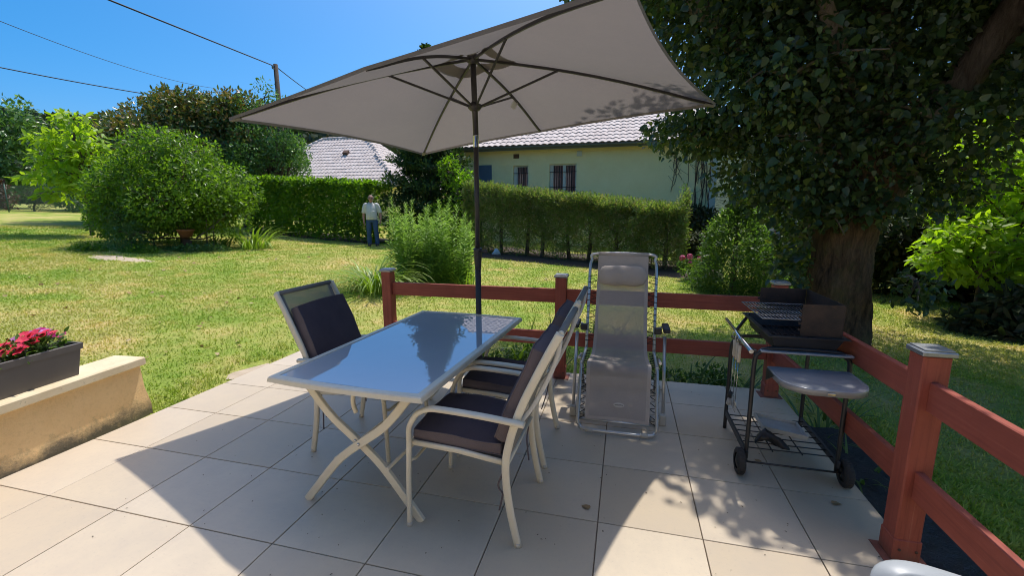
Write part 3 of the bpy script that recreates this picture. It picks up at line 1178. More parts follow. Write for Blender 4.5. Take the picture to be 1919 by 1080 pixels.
def make_planter():
    # long plastic trough standing on the wall
    zb = .4515
    rend = W_END + W_AX * (-.385) + W_NX * .045          # right front bottom corner
    L, D0, D1, H = .80, .155, .20, .225
    t = thing('planter_box', 'long dark taupe plastic flower trough on the low wall', 'planter', (rend.x, rend.y, zb))
    mb = MB()

    def pt(s, o, z):
        return rend + W_AX * s + W_NX * o + Vector((0, 0, zb + z))

    def ring(z, k, inset=0.0):
        e = .03 * k
        return [pt(e - inset, -.022 * k + inset, z), pt(-L - e + inset, -.022 * k + inset, z), pt(-L - e + inset, D0 + .022 * k - inset, z), pt(e - inset, D0 + .022 * k - inset, z)]
    rings = [ring(0, 0), ring(H * .80, .8), ring(H * .80, 1.12), ring(H * .985, 1.28), ring(H, 1.25, .002), ring(H, 1.25, .012), ring(H * .8, 1.0, .012), ring(H * .78, .9, .012)]
    for a, b in zip(rings[:-1], rings[1:]):
        for i in range(4):
            j = (i + 1) % 4
            mb.add([a[i], a[j], b[j], b[i]], [[0, 1, 2, 3]])
    mb.add(rings[0], [[3, 2, 1, 0]])
    mb.build('trough', M_['planter'], t)
    mb = MB()
    mb.add(ring(H * .79, .95, .013), [[0, 1, 2, 3]])
    mb.build('soil', M_['soil'], t)
    rr = random.Random(3)
    # plants: several, each a thing growing in the trough
    specs = [(-.17, .07, P_red, 'scarlet', 'rightmost large scarlet flowering plant in the taupe trough', 20, .13),
             (-.12, .13, P_lilac, 'lilac', 'lilac flowered plant between scarlet ones in the trough', 9, .13),
             (-.06, .12, P_magenta, 'magenta', 'small magenta flowered plant at the right end of the trough', 4, .11),
             (-.29, .05, P_red, 'red', 'red flowering plant at the left of the trough, near its front edge', 18, .10),
             (-.40, .10, P_red, 'red', 'red flowering plant at the picture edge in the trough', 16, .12),
             (-.60, .08, P_magenta, 'magenta', 'bushy magenta plant in the outer end of the trough', 8, .12)]
    for s, o, pm, cname, lab, nf, hh in specs:
        base = pt(s, o, H * .79)
        th = thing('bedding_plant', lab, 'flowers', tuple(base), 'flowering plants in the trough')
        n = 70
        P = np.array(base) + np.stack([RNG.normal(0, .04, n), RNG.normal(0, .045, n), RNG.uniform(0, hh, n)], 1)
        P[:, 2] = np.clip(P[:, 2], base.z + .005, None)
        T, Nn = orient(P, np.array(base) + np.array([0, 0, .02]), .8, .5, .4, -.1)
        leaf_part('foliage', P, T, Nn, RNG.uniform(.035, .06, n), LEAF_OVATE, L_pot, th)
        mb = MB()
        for k in range(nf):
            tip = base + Vector((rr.gauss(0, .045), rr.gauss(0, .04), hh + rr.uniform(-.02, .045)))
            mb.tube(catmull([base, base.lerp(tip, .6) + Vector((rr.gauss(0, .008), rr.gauss(0, .008), .01)), tip], 3), .0018, 4)
            m2P, m2T, m2N, S = [], [], [], []
            nrm = Vector((rr.gauss(0, .35), -.45 + rr.gauss(0, .3), 1)).normalized()
            a1 = nrm.orthogonal().normalized()
            a2 = nrm.cross(a1)
            rot = rr.uniform(0, 6.28)
            for q in range(5):
                th_ = rot + q * 2 * math.pi / 5
                d = a1 * math.cos(th_) + a2 * math.sin(th_)
                m2P.append(tip)
                m2T.append(d + nrm * .25)
                m2N.append(nrm)
                S.append(rr.uniform(.026, .036))
            leaf_part('flower', np.array(m2P), np.array(m2T), np.array(m2N), S, LEAF_HEART, pm, th, None)
        mb.build('stem', L_pot, th)
    # small seedling at the bare right end
    base = pt(-.03, .06, H * .79)
    th = thing('seedling', 'small green seedling at the bare right end of the trough', 'plant', tuple(base))
    n = 26
    P = np.array(base) + np.stack([RNG.normal(0, .022, n), RNG.normal(0, .022, n), RNG.uniform(0, .055, n)], 1)
    T, Nn = orient(P, np.array(base), .8, .5, .4, -.1)
    leaf_part('foliage', P, T, Nn, RNG.uniform(.02, .04, n), LEAF_OVATE, L_pot, th)


make_planter()


# ================================================================== RAILING
def make_railing():
    grp = 'posts of the red wooden railing'
    ps = .102

    def post(x, y, label, base=True):
        t = thing('railing_post', label, 'post', (x, y, 0), grp)
        mb = MB()
        mb.box((x, y, .535), (ps, ps, .86), None, .006)
        mb.build('shaft', M_['wood_z'], t)
        mb = MB()
        mb.box((x, y, .0565), (ps + .007, ps + .007, .105), None, .004)
        mb.build('sleeve', M_['wood_z'], t)
        mb = MB()
        mb.box((x, y, .002), (ps + .07, ps + .04, .004), None, .0015)
        mb.build('base_plate', M_['wood_x'], t)
        mb = MB()
        mb.box((x, y, .976), (ps + .022, ps + .022, .022), None, .004)
        mb.box((x, y, .9905), (ps + .004, ps + .004, .007), None, .003)
        mb.build('post_cap', M_['post_cap'], t)
        mb = MB()
        for dx in (-.03, .035):
            mb.lathe([(.006, 0), (.006, .004), (.002, .006)], (x + dx, y - ps / 2 - .0035, .06), 8, Matrix.Rotation(math.pi / 2, 3, 'X'))
        mb.build('screw', M_['rusty'], t)
        return t
    yb = 2.44 + ps / 2
    xr = 4.356
    P_l = (.745, yb)
    P_m = (2.523, yb)
    P_c = (xr - .03, yb)
    P_n = (xr, .651)
    P_b = (xr, -1.25)
    post(*P_l, 'grey capped red post at the left end of the back railing')
    post(*P_m, 'grey capped red post in mid railing behind the white chairs')
    post(*P_c, 'red corner post of the railing half hidden behind the barbecue')
    post(*P_n, 'large near red post with metal cap beside the barbecue')
    post(*P_b, 'red railing post beside the camera')

    def rail(p, q, zc, label):
        mb = MB()
        d = (Vector((q[0], q[1], 0)) - Vector((p[0], p[1], 0)))
        L = d.length
        d.normalize()
        a = Vector((p[0], p[1], zc)) + d * (ps / 2 - .0)
        b = Vector((q[0], q[1], zc)) - d * (ps / 2 - .0)
        mb.bar(a, b, .034, .13, (0, 0, 1), .004)
        o = mb.build('rail', M_['wood_x'] if abs(d.x) > .5 else M_['wood_y'])
        tag(o, label, 'rail', 'rails of the red wooden railing')
    spans = [(P_l, P_m, 'left span of the back railing, behind the glass table'), (P_m, P_c, 'back span behind the reclining chair'),
             (P_c, P_n, 'side span behind the barbecue'), (P_n, P_b, 'side span right of the large near post')]
    for p, q, w in spans:
        rail(p, q, .79, 'upper red rail, ' + w)
        rail(p, q, .38, 'lower red rail, ' + w)


make_railing()


# ================================================================== PARASOL
def rot_e(rx, ry, rz):
    return Matrix.Rotation(rz, 3, 'Z') @ Matrix.Rotation(rx, 3, 'X') @ Matrix.Rotation(ry, 3, 'Y')


def make_parasol():
    bx, by = 1.93, 1.855
    # stone foot
    t0 = thing('parasol_stand', 'speckled granite slab holding the parasol pole behind the table', 'parasol stand', (bx, by, 0))
    mb = MB()
    mb.box((bx - .02, by - .02, .0325), (.50, .50, .06), Matrix.Rotation(R(6), 3, 'Z'), .008)
    mb.build('slab', M_['granite'], t0)
    mb = MB()
    mb.lathe([(.055, .0635), (.055, .07), (.034, .085), (.031, .36), (.028, .365)], (bx, by, 0), 18)
    mb.build('socket', M_['pole_dark'], t0)

    hub = Vector((1.93, 1.815, 2.693))
    t = thing('parasol', 'large rectangular taupe parasol with dark pole tilted over the table', 'parasol', (bx, by, .08))
    mb = MB()
    zj = 2.054
    mb.tube([(bx, by, .085), (bx, by, 1.25)], .0235, 14)
    mb.build('lower_pole', M_['pole_dark'], t)
    mb = MB()
    mb.tube([(bx, by, 1.20), (bx, by, zj)], .0195, 14)
    mb.build('upper_pole', M_['pole_dark'], t)
    mb = MB()
    mb.lathe([(.021, 0), (.021, .085), (.024, .087)], (bx, by, zj), 14)
    mb.build('tilt_joint', M_['chrome'], t)
    top = Vector((bx, by, zj + .085))
    mb = MB()
    mb.tube([top, hub + Vector((0, 0, -.01))], .0215, 14)
    mb.build('tilted_pole', M_['pole_dark'], t)
    # collar with clamp screw at mid height
    mb = MB()
    mb.lathe([(.0245, 1.10), (.027, 1.13), (.034, 1.25), (.036, 1.27), (.026, 1.275)], (bx, by, 0), 16)
    k = mb.build('collar', M_['pole_dark'], t)
    mb = MB()
    mb.tube([(bx + .03, by - .02, 1.252), (bx + .075, by - .05, 1.252)], .007, 8)
    mb.sphere((bx + .083, by - .055, 1.252), .017, 10, 6, 0, (1, .6, 1))
    mb.build('clamp_knob', M_['pole_dark'], k)
    # runner
    axis = (hub - top).normalized()
    run = top + axis * ((2.352 - top.z) / axis.z)
    Mz = axis.to_track_quat('Z', 'Y').to_matrix()
    mb = MB()
    mb.lathe([(.026, -.035), (.036, -.03), (.052, -.012), (.052, .012), (.034, .02), (.026, .03)], run, 18, Mz)
    mb.build('runner', M_['pole_dark'], t)
    mb = MB()
    mb.lathe([(.022, -.05), (.044, -.035), (.044, .005), (.03, .02), (.012, .05)], hub, 18, Mz)
    mb.build('crown_hub', M_['pole_dark'], t)
    # ribs
    Rm = rot_e(-.022, -.053, -.317)
    Lh, Wh, dc, dm = 3.033 / 2, 2.049 / 2, .387, .361
    loc = [(-Lh, -Wh, -dc), (-Lh, Wh, -dc), (0, Wh, -dm), (Lh, Wh, -dc), (Lh, -Wh, -dc), (0, -Wh, -dm)]
    tips = [hub + Rm @ Vector(p) for p in loc]
    upv = Rm @ Vector((0, 0, 1))

    def bow(p):            # slight upward bow of a rib
        return [hub.lerp(p, s) + upv * (.046 * math.sin(math.pi * s) - .016) for s in [i / 10 for i in range(11)]]
    for i, p in enumerate(tips):
        q = bow(p)
        mb = MB()
        fr = [(.009, .0065), (-.009, .0065), (-.009, -.0065), (.009, -.0065)]
        mb.sweep(q[:-1] + [hub.lerp(p, .985) - upv * .008], fr, upv, sm=False)
        rb = mb.build('rib', M_['pole_dark'], t)
        s = .34 if i in (0, 1, 3, 4) else .52
        j = int(s * 10)
        a = q[j].lerp(q[j + 1], s * 10 - j) - upv * .008
        d = (a - run)
        d2 = Vector((d.x, d.y, 0)).normalized()
        mb = MB()
        mb.sweep([run + d2 * .045, a], [(.0075, .0055), (-.0075, .0055), (-.0075, -.0055), (.0075, -.0055)], upv, sm=False)
        mb.sphere(a, .011, 8, 5)
        mb.build('strut', M_['pole_dark'], rb)
    # cloth panels
    cloth = MB()
    nS, nT = 14, 14
    for i in range(6):
        A, B = tips[i], tips[(i + 1) % 6]
        chord = (A - B).length
        conc = .05 if chord > 1.8 else .02
        G = []
        for a in range(nS + 1):
            s = .10 + .90 * a / nS
            row = []
            for b in range(nT + 1):
                tt = b / nT
                edge = A.lerp(B, tt)
                bw = 4 * tt * (1 - tt)
                sag = .045 * math.sin(math.pi * s) * (1 - bw)
                p = hub + (edge - hub) * (s * (1 - conc * bw * s * s))
                p += upv * (sag - .008 * bw * math.sin(math.pi * min(s, .98)) + .008)
                row.append(p)
            G.append(row)
        cloth.grid(G, 0, True)
        # hem flap hanging from the edge
        E_ = G[-1]
        cloth.grid([E_, [p - upv * .022 + (hub - p).normalized() * .004 for p in E_]], 0, True)
    c = cloth.build('canopy', M_['canopy'], t)
    vent = MB()
    for i in range(6):
        A, B = tips[i], tips[(i + 1) % 6]
        G = []
        for a in range(4):
            s = .02 + .16 * a / 3
            G.append([hub + (A.lerp(B, b / 6) - hub) * s + upv * (.045 - .15 * s) for b in range(7)])
        vent.grid(G, 0, True)
    vent.build('vent_cap', M_['canopy'], c)
    # corner pockets
    for i in (0, 1, 3, 4):
        p = tips[i]
        d = (hub - p).normalized()
        mb = MB()
        mb.bar(p - upv * .018 + d * .01, p - upv * .018 + d * .09, .035, .012, upv, .004)
        mb.build('corner_pocket', M_['sling_border'], c)
    # white care label by the back rib
    q = bow(tips[2])
    mb = MB()
    p0 = q[6] - upv * .022 + Vector((-.03, 0, 0))
    mb.box(p0, (.045, .004, .06), Matrix.Rotation(.5, 3, 'Y'), .001)
    mb.build('care_label', M_['white_card'], c)


make_parasol()


# ================================================================== TABLE
def make_table():
    t = thing('dining_table', 'cream metal garden table with frosted glass top under the parasol', 'table', (0, 0, 0))
    w, l, z = .89, 1.61, .735
    # frame: four mitred bars with rounded outer edge
    fw = .042
    for nm, a, b in (('f', (-w / 2, -l / 2), (w / 2, -l / 2)), ('r', (w / 2, -l / 2), (w / 2, l / 2)), ('b', (w / 2, l / 2), (-w / 2, l / 2)), ('l', (-w / 2, l / 2), (-w / 2, -l / 2))):
        a, b = Vector((*a, z)), Vector((*b, z))
        d = (b - a).normalized()
        n_ = Vector((-d.y, d.x, 0))
        bowv = -n_ * (.018 if nm in 'fb' else .0)
        prof = [(0, -.026), (0.004, -.006), (.010, 0), (fw, .0), (fw, -.006), (.030, -.028), (.006, -.030)]
        mb = MB()
        K = 10
        rows = []
        for k in range(K + 1):
            s = k / K
            row = []
            for (o, h) in prof:
                e = o
                p = a + d * (e + (b - a).length * s - 2 * e * s) + n_ * o + Vector((0, 0, h)) + bowv * (4 * s * (1 - s))
                row.append(p)
            rows.append(row)
        mb.grid(rows, 0, False, True)
        mb.build('frame_bar', M_['cream'], t)
    mb = MB()
    mb.box((0, 0, z - .0065), (w - 2 * fw + .012, l - 2 * fw + .012, .005), None, .001)
    mb.build('glass_top', M_['table_glass'], t)
    # crossed legs at both ends
    prof = [(.021, .009), (.021, -.009), (.016, -.012), (-.016, -.012), (-.021, -.009), (-.021, .009), (-.016, .012), (.016, .012)]
    x = [-.345, -.155, -.06, .04, .185, .335]
    zz = [.0, .235, .328, .405, .52, .70]
    for sy in (-1, 1):
        y0 = sy * (l / 2 - .115)
        for sx in (1, -1):
            yy = y0 + (.014 * sx * -1)
            pts = catmull([(sx * a, yy, b) for a, b in zip(x, zz)], 5)
            mb = MB()
            mb.sweep(pts, prof, None if False else (sx * -.8, 0, .6), sm=False)
            lg = mb.build('leg', M_['cream'], t)
            mb = MB()
            mb.lathe([(.008, 0), (.008, .004), (.003, .006)], (sx * .02, yy - .012 * 1.0 - .001, .392), 8, Matrix.Rotation(math.pi / 2, 3, 'X'))
            mb.build('bolt', M_['chrome'], lg)
        # short hooked stay under the top
        mb = MB()
        mb.tube(catmull([(.06, y0 + .035, .70), (.005, y0 + .035, .685), (-.035, y0 + .035, .64), (-.045, y0 + .035, .58), (-.03, y0 + .035, .53)], 4), .012, 8)
        mb.build('stay', M_['cream'], t)
        mb = MB()
        mb.bar((-w / 2 + .05, y0, z - .040), (w / 2 - .05, y0, z - .040), .03, .02, (0, 0, 1))
        mb.build('end_rail', M_['cream'], t)
    # long stretchers joining the ends
    for xx, zz_ in ((-.16, .26), (.16, .26)):
        mb = MB()
        mb.tube([(xx, -l / 2 + .12, zz_), (xx, l / 2 - .12, zz_)], .010, 8)
        mb.build('stretcher', M_['cream'], t)
    t.location = (1.822, 1.015, 0)
    t.rotation_euler = (0, 0, R(-3.4))


make_table()


# ================================================================== ARMCHAIRS
def cushion_mesh(name, w, d, h, puff=.018, seed=0, n=9):
    """boxed cushion centred on the origin, top +z, soft and a little uneven"""
    rr = random.Random(seed)
    ph = [rr.uniform(0, 6) for _ in range(4)]
    mb = MB()

    def top(u, v):
        x, y = u * w / 2, v * d / 2
        e = (1 - u ** 6) * (1 - v ** 6)
        wob = .005 * math.sin(u * 4 + ph[0]) * math.sin(v * 3 + ph[1]) + .003 * math.sin(u * 9 + ph[2]) * math.sin(v * 8 + ph[3])
        cr = 1 - .035 * (u * u * v * v)
        return x * cr, y * cr, e * puff + wob
    us = [-1, -.96] + [(-.82 + 1.64 * i / (n - 1)) for i in range(n)] + [.96, 1]
    G = [[Vector((top(u, v)[0], top(u, v)[1], h / 2 + top(u, v)[2])) for u in us] for v in us]
    mb.grid(G, 0, True)
    H = [[Vector((top(u, v)[0], top(u, v)[1], -h / 2 - top(u, v)[2] * .5)) for u in us[::-1]] for v in us]
    mb.grid(H, 0, True)
    # sides
    ring = [(u, -1) for u in us] + [(1, v) for v in us[1:]] + [(u, 1) for u in us[::-1][1:]] + [(-1, v) for v in us[::-1][1:-1]]
    rows = []
    for q in (-.5, -.2, .2, .5):
        row = []
        for (u, v) in ring:
            x, y, dz = top(u, v)
            o = 1 + .02 * (1 - (2 * q) ** 2)
            row.append(Vector((x * o, y * o, q * h + dz * (1 if q > 0 else -.5))))
        rows.append(row)
    mb.grid(rows, 1, True, True)
    # piping along the two seams
    for sgn in (1, -1):
        pts = []
        for (u, v) in ring:
            x, y, dz = top(u, v)
            pts.append(Vector((x * 1.004, y * 1.004, sgn * h / 2 + (dz if sgn > 0 else -dz * .5))))
        mb.tube(pts, .0035, 5, True, False, 1)
    return mb.mesh(name, [M_['cushion'], M_['cushion_side']])


def make_chair():
    """local: rear feet at x=0, sitter faces +x, width along y"""
    t = thing('garden_armchair', '', 'chair', (0, 0, 0), 'cream metal armchairs round the garden table')
    hw = .262
    back = [(0, 0, 0), (.042, 0, .2), (.060, 0, .39), (.040, 0, .53), (-.010, 0, .69), (-.072, 0, .83), (-.135, 0, .96), (-.185, 0, 1.055)]
    front = [(.566, 0, .0), (.560, 0, .25), (.550, 0, .45), (.532, 0, .55), (.49, 0, .622), (.43, 0, .652), (.35, 0, .657), (.15, 0, .648), (-.035, 0, .632)]
    for sy in (-1, 1):
        mb = MB()
        mb.oval(catmull([(a, sy * hw, c) for a, b, c in back], 5), .019, .0115, (1, 0, 0))
        mb.build('rear_leg', M_['cream'], t)
        mb = MB()
        P = catmull([(a, sy * (hw + .022 if i > 2 else hw), c) for i, (a, b, c) in enumerate(front[:5])], 5)
        mb.tube(P, .0135, 10)
        lg = mb.build('front_leg', M_['cream'], t)
        mb = MB()
        P = catmull([(a, sy * (hw + .022), c) for a, b, c in front[4:]], 5)
        mb.oval(P, .0125, .019, (0, 0, 1))
        mb.build('armrest', M_['cream'], t)
        # bowed inner tube of the back that leaves a leaf-shaped opening
        mb = MB()
        mb.oval(catmull([(.012, sy * (hw - .016), .60), (-.060, sy * (hw - .030), .70), (-.125, sy * (hw - .034), .83), (-.170, sy * (hw - .028), .95), (-.183, sy * (hw - .012), 1.035)], 5), .011, .0085, (1, 0, 0))
        mb.build('side_bow', M_['silver_paint'], t)
        # seat rail
        mb = MB()
        mb.oval([(.548, sy * (hw - .014), .452), (.30, sy * (hw - .014), .442), (.055, sy * (hw - .014), .412)], .014, .010, (0, 0, 1))
        mb.build('seat_rail', M_['cream'], t)
        for (px, pz), nm in (((0, 0), 0), ((.566, 0), 1)):
            mb = MB()
            mb.lathe([(.0125, .0), (.0145, .003), (.0145, .022)], (px, sy * hw, .0), 10)
            mb.build('foot_cap', M_['beige_plastic'], t)
    for nm, a, r in (('front_rail', (.548, .446), .012), ('rear_rail', (.058, .404), .012), ('top_rail', (-.186, 1.052), .013), ('stretcher', (.30, .30), .008)):
        mb = MB()
        if nm == 'stretcher':
            mb.tube([(.553, -hw, .36), (.553, -hw + .06, .335), (.553, hw - .06, .335), (.553, hw, .36)], .009, 8)
        else:
            mb.tube([(a[0], -hw, a[1]), (a[0], hw, a[1])], r, 8)
        mb.build(nm, M_['cream'], t)
    # sling: seat and back
    mb = MB()
    sp = catmull([(.548, 0, .447), (.40, 0, .430), (.22, 0, .415), (.07, 0, .405)], 4)
    bp = catmull([(.052, 0, .43), (.028, 0, .55), (-.025, 0, .69), (-.085, 0, .83), (-.140, 0, .95), (-.184, 0, 1.045)], 4)
    ys = [-hw + .018, -hw + .05, 0, hw - .05, hw - .018]
    for P in (sp, bp):
        mb.grid([[Vector((p.x, y, p.z)) for y in ys[1:4]] for p in P], 0, True)
        for pair in (ys[:2], ys[3:]):
            mb.grid([[Vector((p.x, y, p.z)) for y in pair] for p in P], 1, True)
    mb.tube([(-.184, -hw + .02, 1.052), (-.184, hw - .02, 1.052)], .0155, 8, False, True, 1)
    mb.build('sling', [M_['sling'], M_['sling_border']], t)
    return t


def add_cushions(t, seed):
    keep_loc = t.location.copy()
    t.location = (0, 0, 0)
    s = link('seat_cushion', cushion_mesh('seat_cushion', .46, .47, .055, .014, seed), t)
    s.location = (.315, 0, .476)
    s.rotation_euler = (0, R(-2.5), 0)
    b = link('back_cushion', cushion_mesh('back_cushion', .50, .46, .062, .016, seed + 9), t)
    b.location = (.005, 0, .735)
    b.rotation_euler = (0, R(67.5), 0)
    rr = random.Random(seed)
    for sy in (-1, 1):
        for k in range(2):
            mb = MB()
            x0 = .085 + .012 * k
            mb.tube(catmull([(x0, sy * .215, .45), (x0 - .02, sy * (.225 + .02 * k), .37), (x0 - .01 + .02 * k, sy * .228, .28), (x0 + rr.uniform(-.03, .03), sy * .23, .15 + .09 * k)], 4), .0045, 5)
            mb.build('tie', M_['cushion_side'], t)
    t.location = keep_loc


chair_a = make_chair()
chair_b = dup(chair_a, (2.652, 1.205, 0), math.pi)
chair_c = dup(chair_a, (1.14, 1.025, 0), 0)
for o, s, lab in ((chair_a, 1, 'nearest cream armchair with dark cushions, right of the table'),
                  (chair_b, 2, 'second cream armchair right of the table, nearer the railing'),
                  (chair_c, 3, 'lone cream armchair with dark cushions left of the table')):
    add_cushions(o, s)
    o['label'] = lab
chair_a.location = (2.65, .53, 0)
chair_a.rotation_euler = (0, 0, math.pi + R(-1))
chair_b.rotation_euler = (0, 0, math.pi)
chair_c.rotation_euler = (0, 0, R(-2))


# ================================================================== RECLINER
def make_recliner():
    X0 = 3.068
    t = thing('recliner', 'folding zero gravity recliner in taupe mesh with headrest against the railing', 'recliner', (X0, 1.75, 0))
    hw = .272                       # side tube half spacing
    fw = .222                       # cloth half width
    knee = (1.675, .438)
    hip = (2.085, .435)
    head = (2.335, 1.192)
    foot = (1.455, .025)

    def lerp2(a, b, s):
        return (a[0] + (b[0] - a[0]) * s, a[1] + (b[1] - a[1]) * s)
    # foot loop: side tubes of the leg panel joined by the bottom bar
    mb = MB()
    pts = []
    for sx in (-1, 1):
        seg = []
        for s in (0, .25, .5, .75, .90):
            p = lerp2(knee, foot, s)
            seg.append(Vector((X0 + sx * hw, p[0], p[1])))
        cs = [Vector((X0 + sx * (hw - .015), 1.475, .045)), Vector((X0 + sx * (hw - .07), foot[0], foot[1]))]
        pts.append(seg + cs)
    loop = catmull(pts[0] + pts[1][::-1], 5)
    mb.tube(loop, .0125, 10)
    lo = mb.build('foot_loop', M_['lounge_tube'], t)
    for sx in (-1, 1):
        mb = MB()
        mb.tube([(X0 + sx * .165, foot[0] - .001, foot[1]), (X0 + sx * .215, foot[0] + .001, foot[1])], .0165, 10)
        mb.build('foot_sleeve', M_['beige_plastic'], lo)
    p = lerp2(knee, foot, .86)
    mb = MB()
    mb.tube([(X0 - hw, p[0] + .012, p[1]), (X0 + hw, p[0] + .012, p[1])], .0095, 8)
    mb.build('leg_crossbar', M_['lounge_tube'], t)
    # back frame: inverted U with round shoulders, bent down to the seat
    mb = MB()
    half = []
    for s in (0, .3, .6, .86):
        q = lerp2(hip, head, s)
        half.append(Vector((0, q[0] + .012, q[1])))
    P = [Vector((X0 - hw, v.y, v.z)) for v in half] + [Vector((X0 - hw + .012, head[0] + .006, head[1] - .045)), Vector((X0 - hw + .05, head[0] + .012, head[1] + .008))]
    Q = [Vector((2 * X0 - v.x, v.y, v.z)) for v in P[::-1]]
    mb.tube(catmull(P + Q, 5), .0125, 10)
    mb.build('back_frame', M_['lounge_tube'], t)
    # seat side tubes
    for sx in (-1, 1):
        mb = MB()
        mb.tube(catmull([(X0 + sx * hw, knee[0], knee[1]), (X0 + sx * hw, 1.86, .430), (X0 + sx * hw, hip[0] + .012, hip[1])], 4), .0125, 10)
        mb.build('seat_tube', M_['lounge_tube'], t)
    # cloth: one long sheet from head to foot
    path = [head, lerp2(hip, head, .75), lerp2(hip, head, .5), lerp2(hip, head, .25), (2.055, .442), (1.90, .424), (1.76, .440), (1.672, .446), (1.62, .395), lerp2(knee, foot, .35), lerp2(knee, foot, .6), lerp2(knee, foot, .84)]
    pp = catmull([(0, a, b) for a, b in path], 5)
    wid = np.interp(np.linspace(0, 1, len(pp)), [0, .3, .42, .6, 1], [.205, .212, .222, .232, .222])
    mb = MB()
    G, HL, HR = [], [], []
    for i, (p, w) in enumerate(zip(pp, wid)):
        row = []
        for u in (-1, -.6, -.2, .2, .6, 1):
            dip = .018 * (1 - u * u)
            row.append(Vector((X0 + u * (w - .026), p.y + dip * .6, p.z - dip * .4)))
        G.append(row)
        HL.append([Vector((X0 - w, p.y, p.z)), row[0]])
        HR.append([row[-1], Vector((X0 + w, p.y, p.z))])
    mb.grid(G, 0, True)
    mb.grid(HL, 1, True)
    mb.grid(HR, 1, True)
    # sleeve over the top bar
    mb.tube([(X0 - .205, head[0] + .012, head[1] + .006), (X0 + .205, head[0] + .012, head[1] + .006)], .019, 10, False, True, 1)
    cl = mb.build('sling', [M_['lounge_cloth'], M_['lounge_hem']], t)
    # double cloth at the head and a horizontal seam band
    mb = MB()
    q0, q1 = lerp2(hip, head, .70), lerp2(hip, head, .995)
    G = []
    for k in range(5):
        q = lerp2(q0, q1, k / 4)
        G.append([Vector((X0 + u * .204, q[0] - .014 + .012 * (1 - u * u), q[1])) for u in (-1, -.5, 0, .5, 1)])
    mb.grid(G, 0, True)
    mb.build('head_band', M_['lounge_hem'], cl)
    for (s0, s1, nm) in ((.015, .10, 'knee_band'), (.80, .845, 'foot_hem')):
        mb = MB()
        G = []
        for k in range(4):
            q = lerp2(knee, foot, s0 + (s1 - s0) * k / 3)
            G.append([Vector((X0 + u * .205, q[0] - .006 + .016 * (1 - u * u), q[1] + .004)) for u in (-1, -.5, 0, .5, 1)])
        mb.grid(G, 0, True)
        mb.build(nm, M_['lounge_hem'], cl)
    # oval badge with an unreadable signature on the leg panel
    ce = lerp2(knee, foot, .60)
    d = Vector((0, foot[0] - knee[0], foot[1] - knee[1])).normalized()
    nn = Vector((0, d.z, -d.y))
    if nn.y > 0:
        nn = -nn
    mb = MB()
    c0 = Vector((X0 + .012, ce[0] + .004, ce[1])) + nn * .004
    ring = [c0 + Vector((1, 0, 0)) * (.039 * math.cos(a)) + d * (.017 * math.sin(a)) for a in [2 * math.pi * k / 20 for k in range(20)]]
    mb.add(ring + [v + nn * .002 for v in ring], [list(range(20, 40))] + [[k, (k + 1) % 20, 20 + (k + 1) % 20, 20 + k] for k in range(20)])
    bd = mb.build('badge', M_['badge'], t)
    mb = MB()
    sq = [c0 + nn * .0035 + Vector((-.028 + .056 * k / 22, 0, 0)) + d * (.0045 * math.sin(k * 1.9) * (1 if k % 5 else 1.6)) for k in range(23)]
    mb.tube(sq, .0013, 4)
    mb.build('lettering', M_['ink'], bd)
    # elastic lacing down both sides
    for sx in (-1, 1):
        mb = MB()

        def lace(fr_a, fr_b, n, side_pts, tube_pts):
            for k in range(n + 1):
                s = k / n
                a = side_pts(s)
                b = tube_pts(min(1, s + .03))
                mb.tube([a + Vector((0, -.006, 0)), b + Vector((sx * .012, -.004, 0))], .003, 4)
                if k < n:
                    a2 = side_pts((k + 1) / n)
                    mb.tube([b + Vector((sx * .004, .012, 0)), a2 + Vector((0, .006, 0))], .0022, 4)
        lace(0, 1, 11, lambda s: Vector((X0 + sx * .210, *lerp2(head, hip, .22 + .70 * s))), lambda s: Vector((X0 + sx * hw, *lerp2(head, hip, .22 + .70 * s))))
        lace(0, 1, 8, lambda s: Vector((X0 + sx * .226, *lerp2(knee, foot, .04 + .76 * s))), lambda s: Vector((X0 + sx * hw, *lerp2(knee, foot, .10 + .76 * s))))
        lace(0, 1, 8, lambda s: Vector((X0 + sx * .230, 1.72 + .33 * s, .432)), lambda s: Vector((X0 + sx * (hw - .012), 1.72 + .33 * s, .430)))
        mb.build('lacing', M_['cord'], t, 'stuff')
    # stand on both sides
    sw = .333
    for sx in (-1, 1):
        mb = MB()
        mb.tube([(X0 + sx * sw, 1.715, .03), (X0 + sx * sw, 1.93, .615)], .0125, 10)
        mb.build('front_leg', M_['lounge_tube'], t)
        mb = MB()
        mb.tube([(X0 + sx * (sw - .03), 2.30, .03), (X0 + sx * (sw - .03), 2.02, .40), (X0 + sx * (sw - .03), 1.80, .44)], .0115, 8)
        mb.build('rear_leg', M_['lounge_tube'], t)
        for yy, n_ in ((1.712, .0), (2.302, 0)):
            mb = MB()
            mb.box((X0 + sx * (sw - .002), yy, .041), (.046, .06, .080), None, .006)
            mb.box((X0 + sx * (sw - .052), yy, .022), (.062, .036, .042), None, .005)
            mb.build('corner_foot', M_['beige_plastic'], t)
        mb = MB()
        mb.bar((X0 + sx * (sw + .012), 1.90, .662), (X0 + sx * (sw + .012), 2.10, .664), .052, .034, (0, 0, 1), .010)
        ar = mb.build('armrest', M_['black_plastic'], t)
        mb = MB()
        mb.box((X0 + sx * (sw - .052), 1.93, .655), (.055, .045, .05), None, .008)
        mb.build('lock_lever', M_['black_plastic'], ar)
        mb = MB()
        mb.tube([(X0 + sx * (sw - .01), 2.08, .650), (X0 + sx * hw, 2.16, .60)], .009, 8)
        mb.build('arm_bracket', M_['lounge_tube'], t)
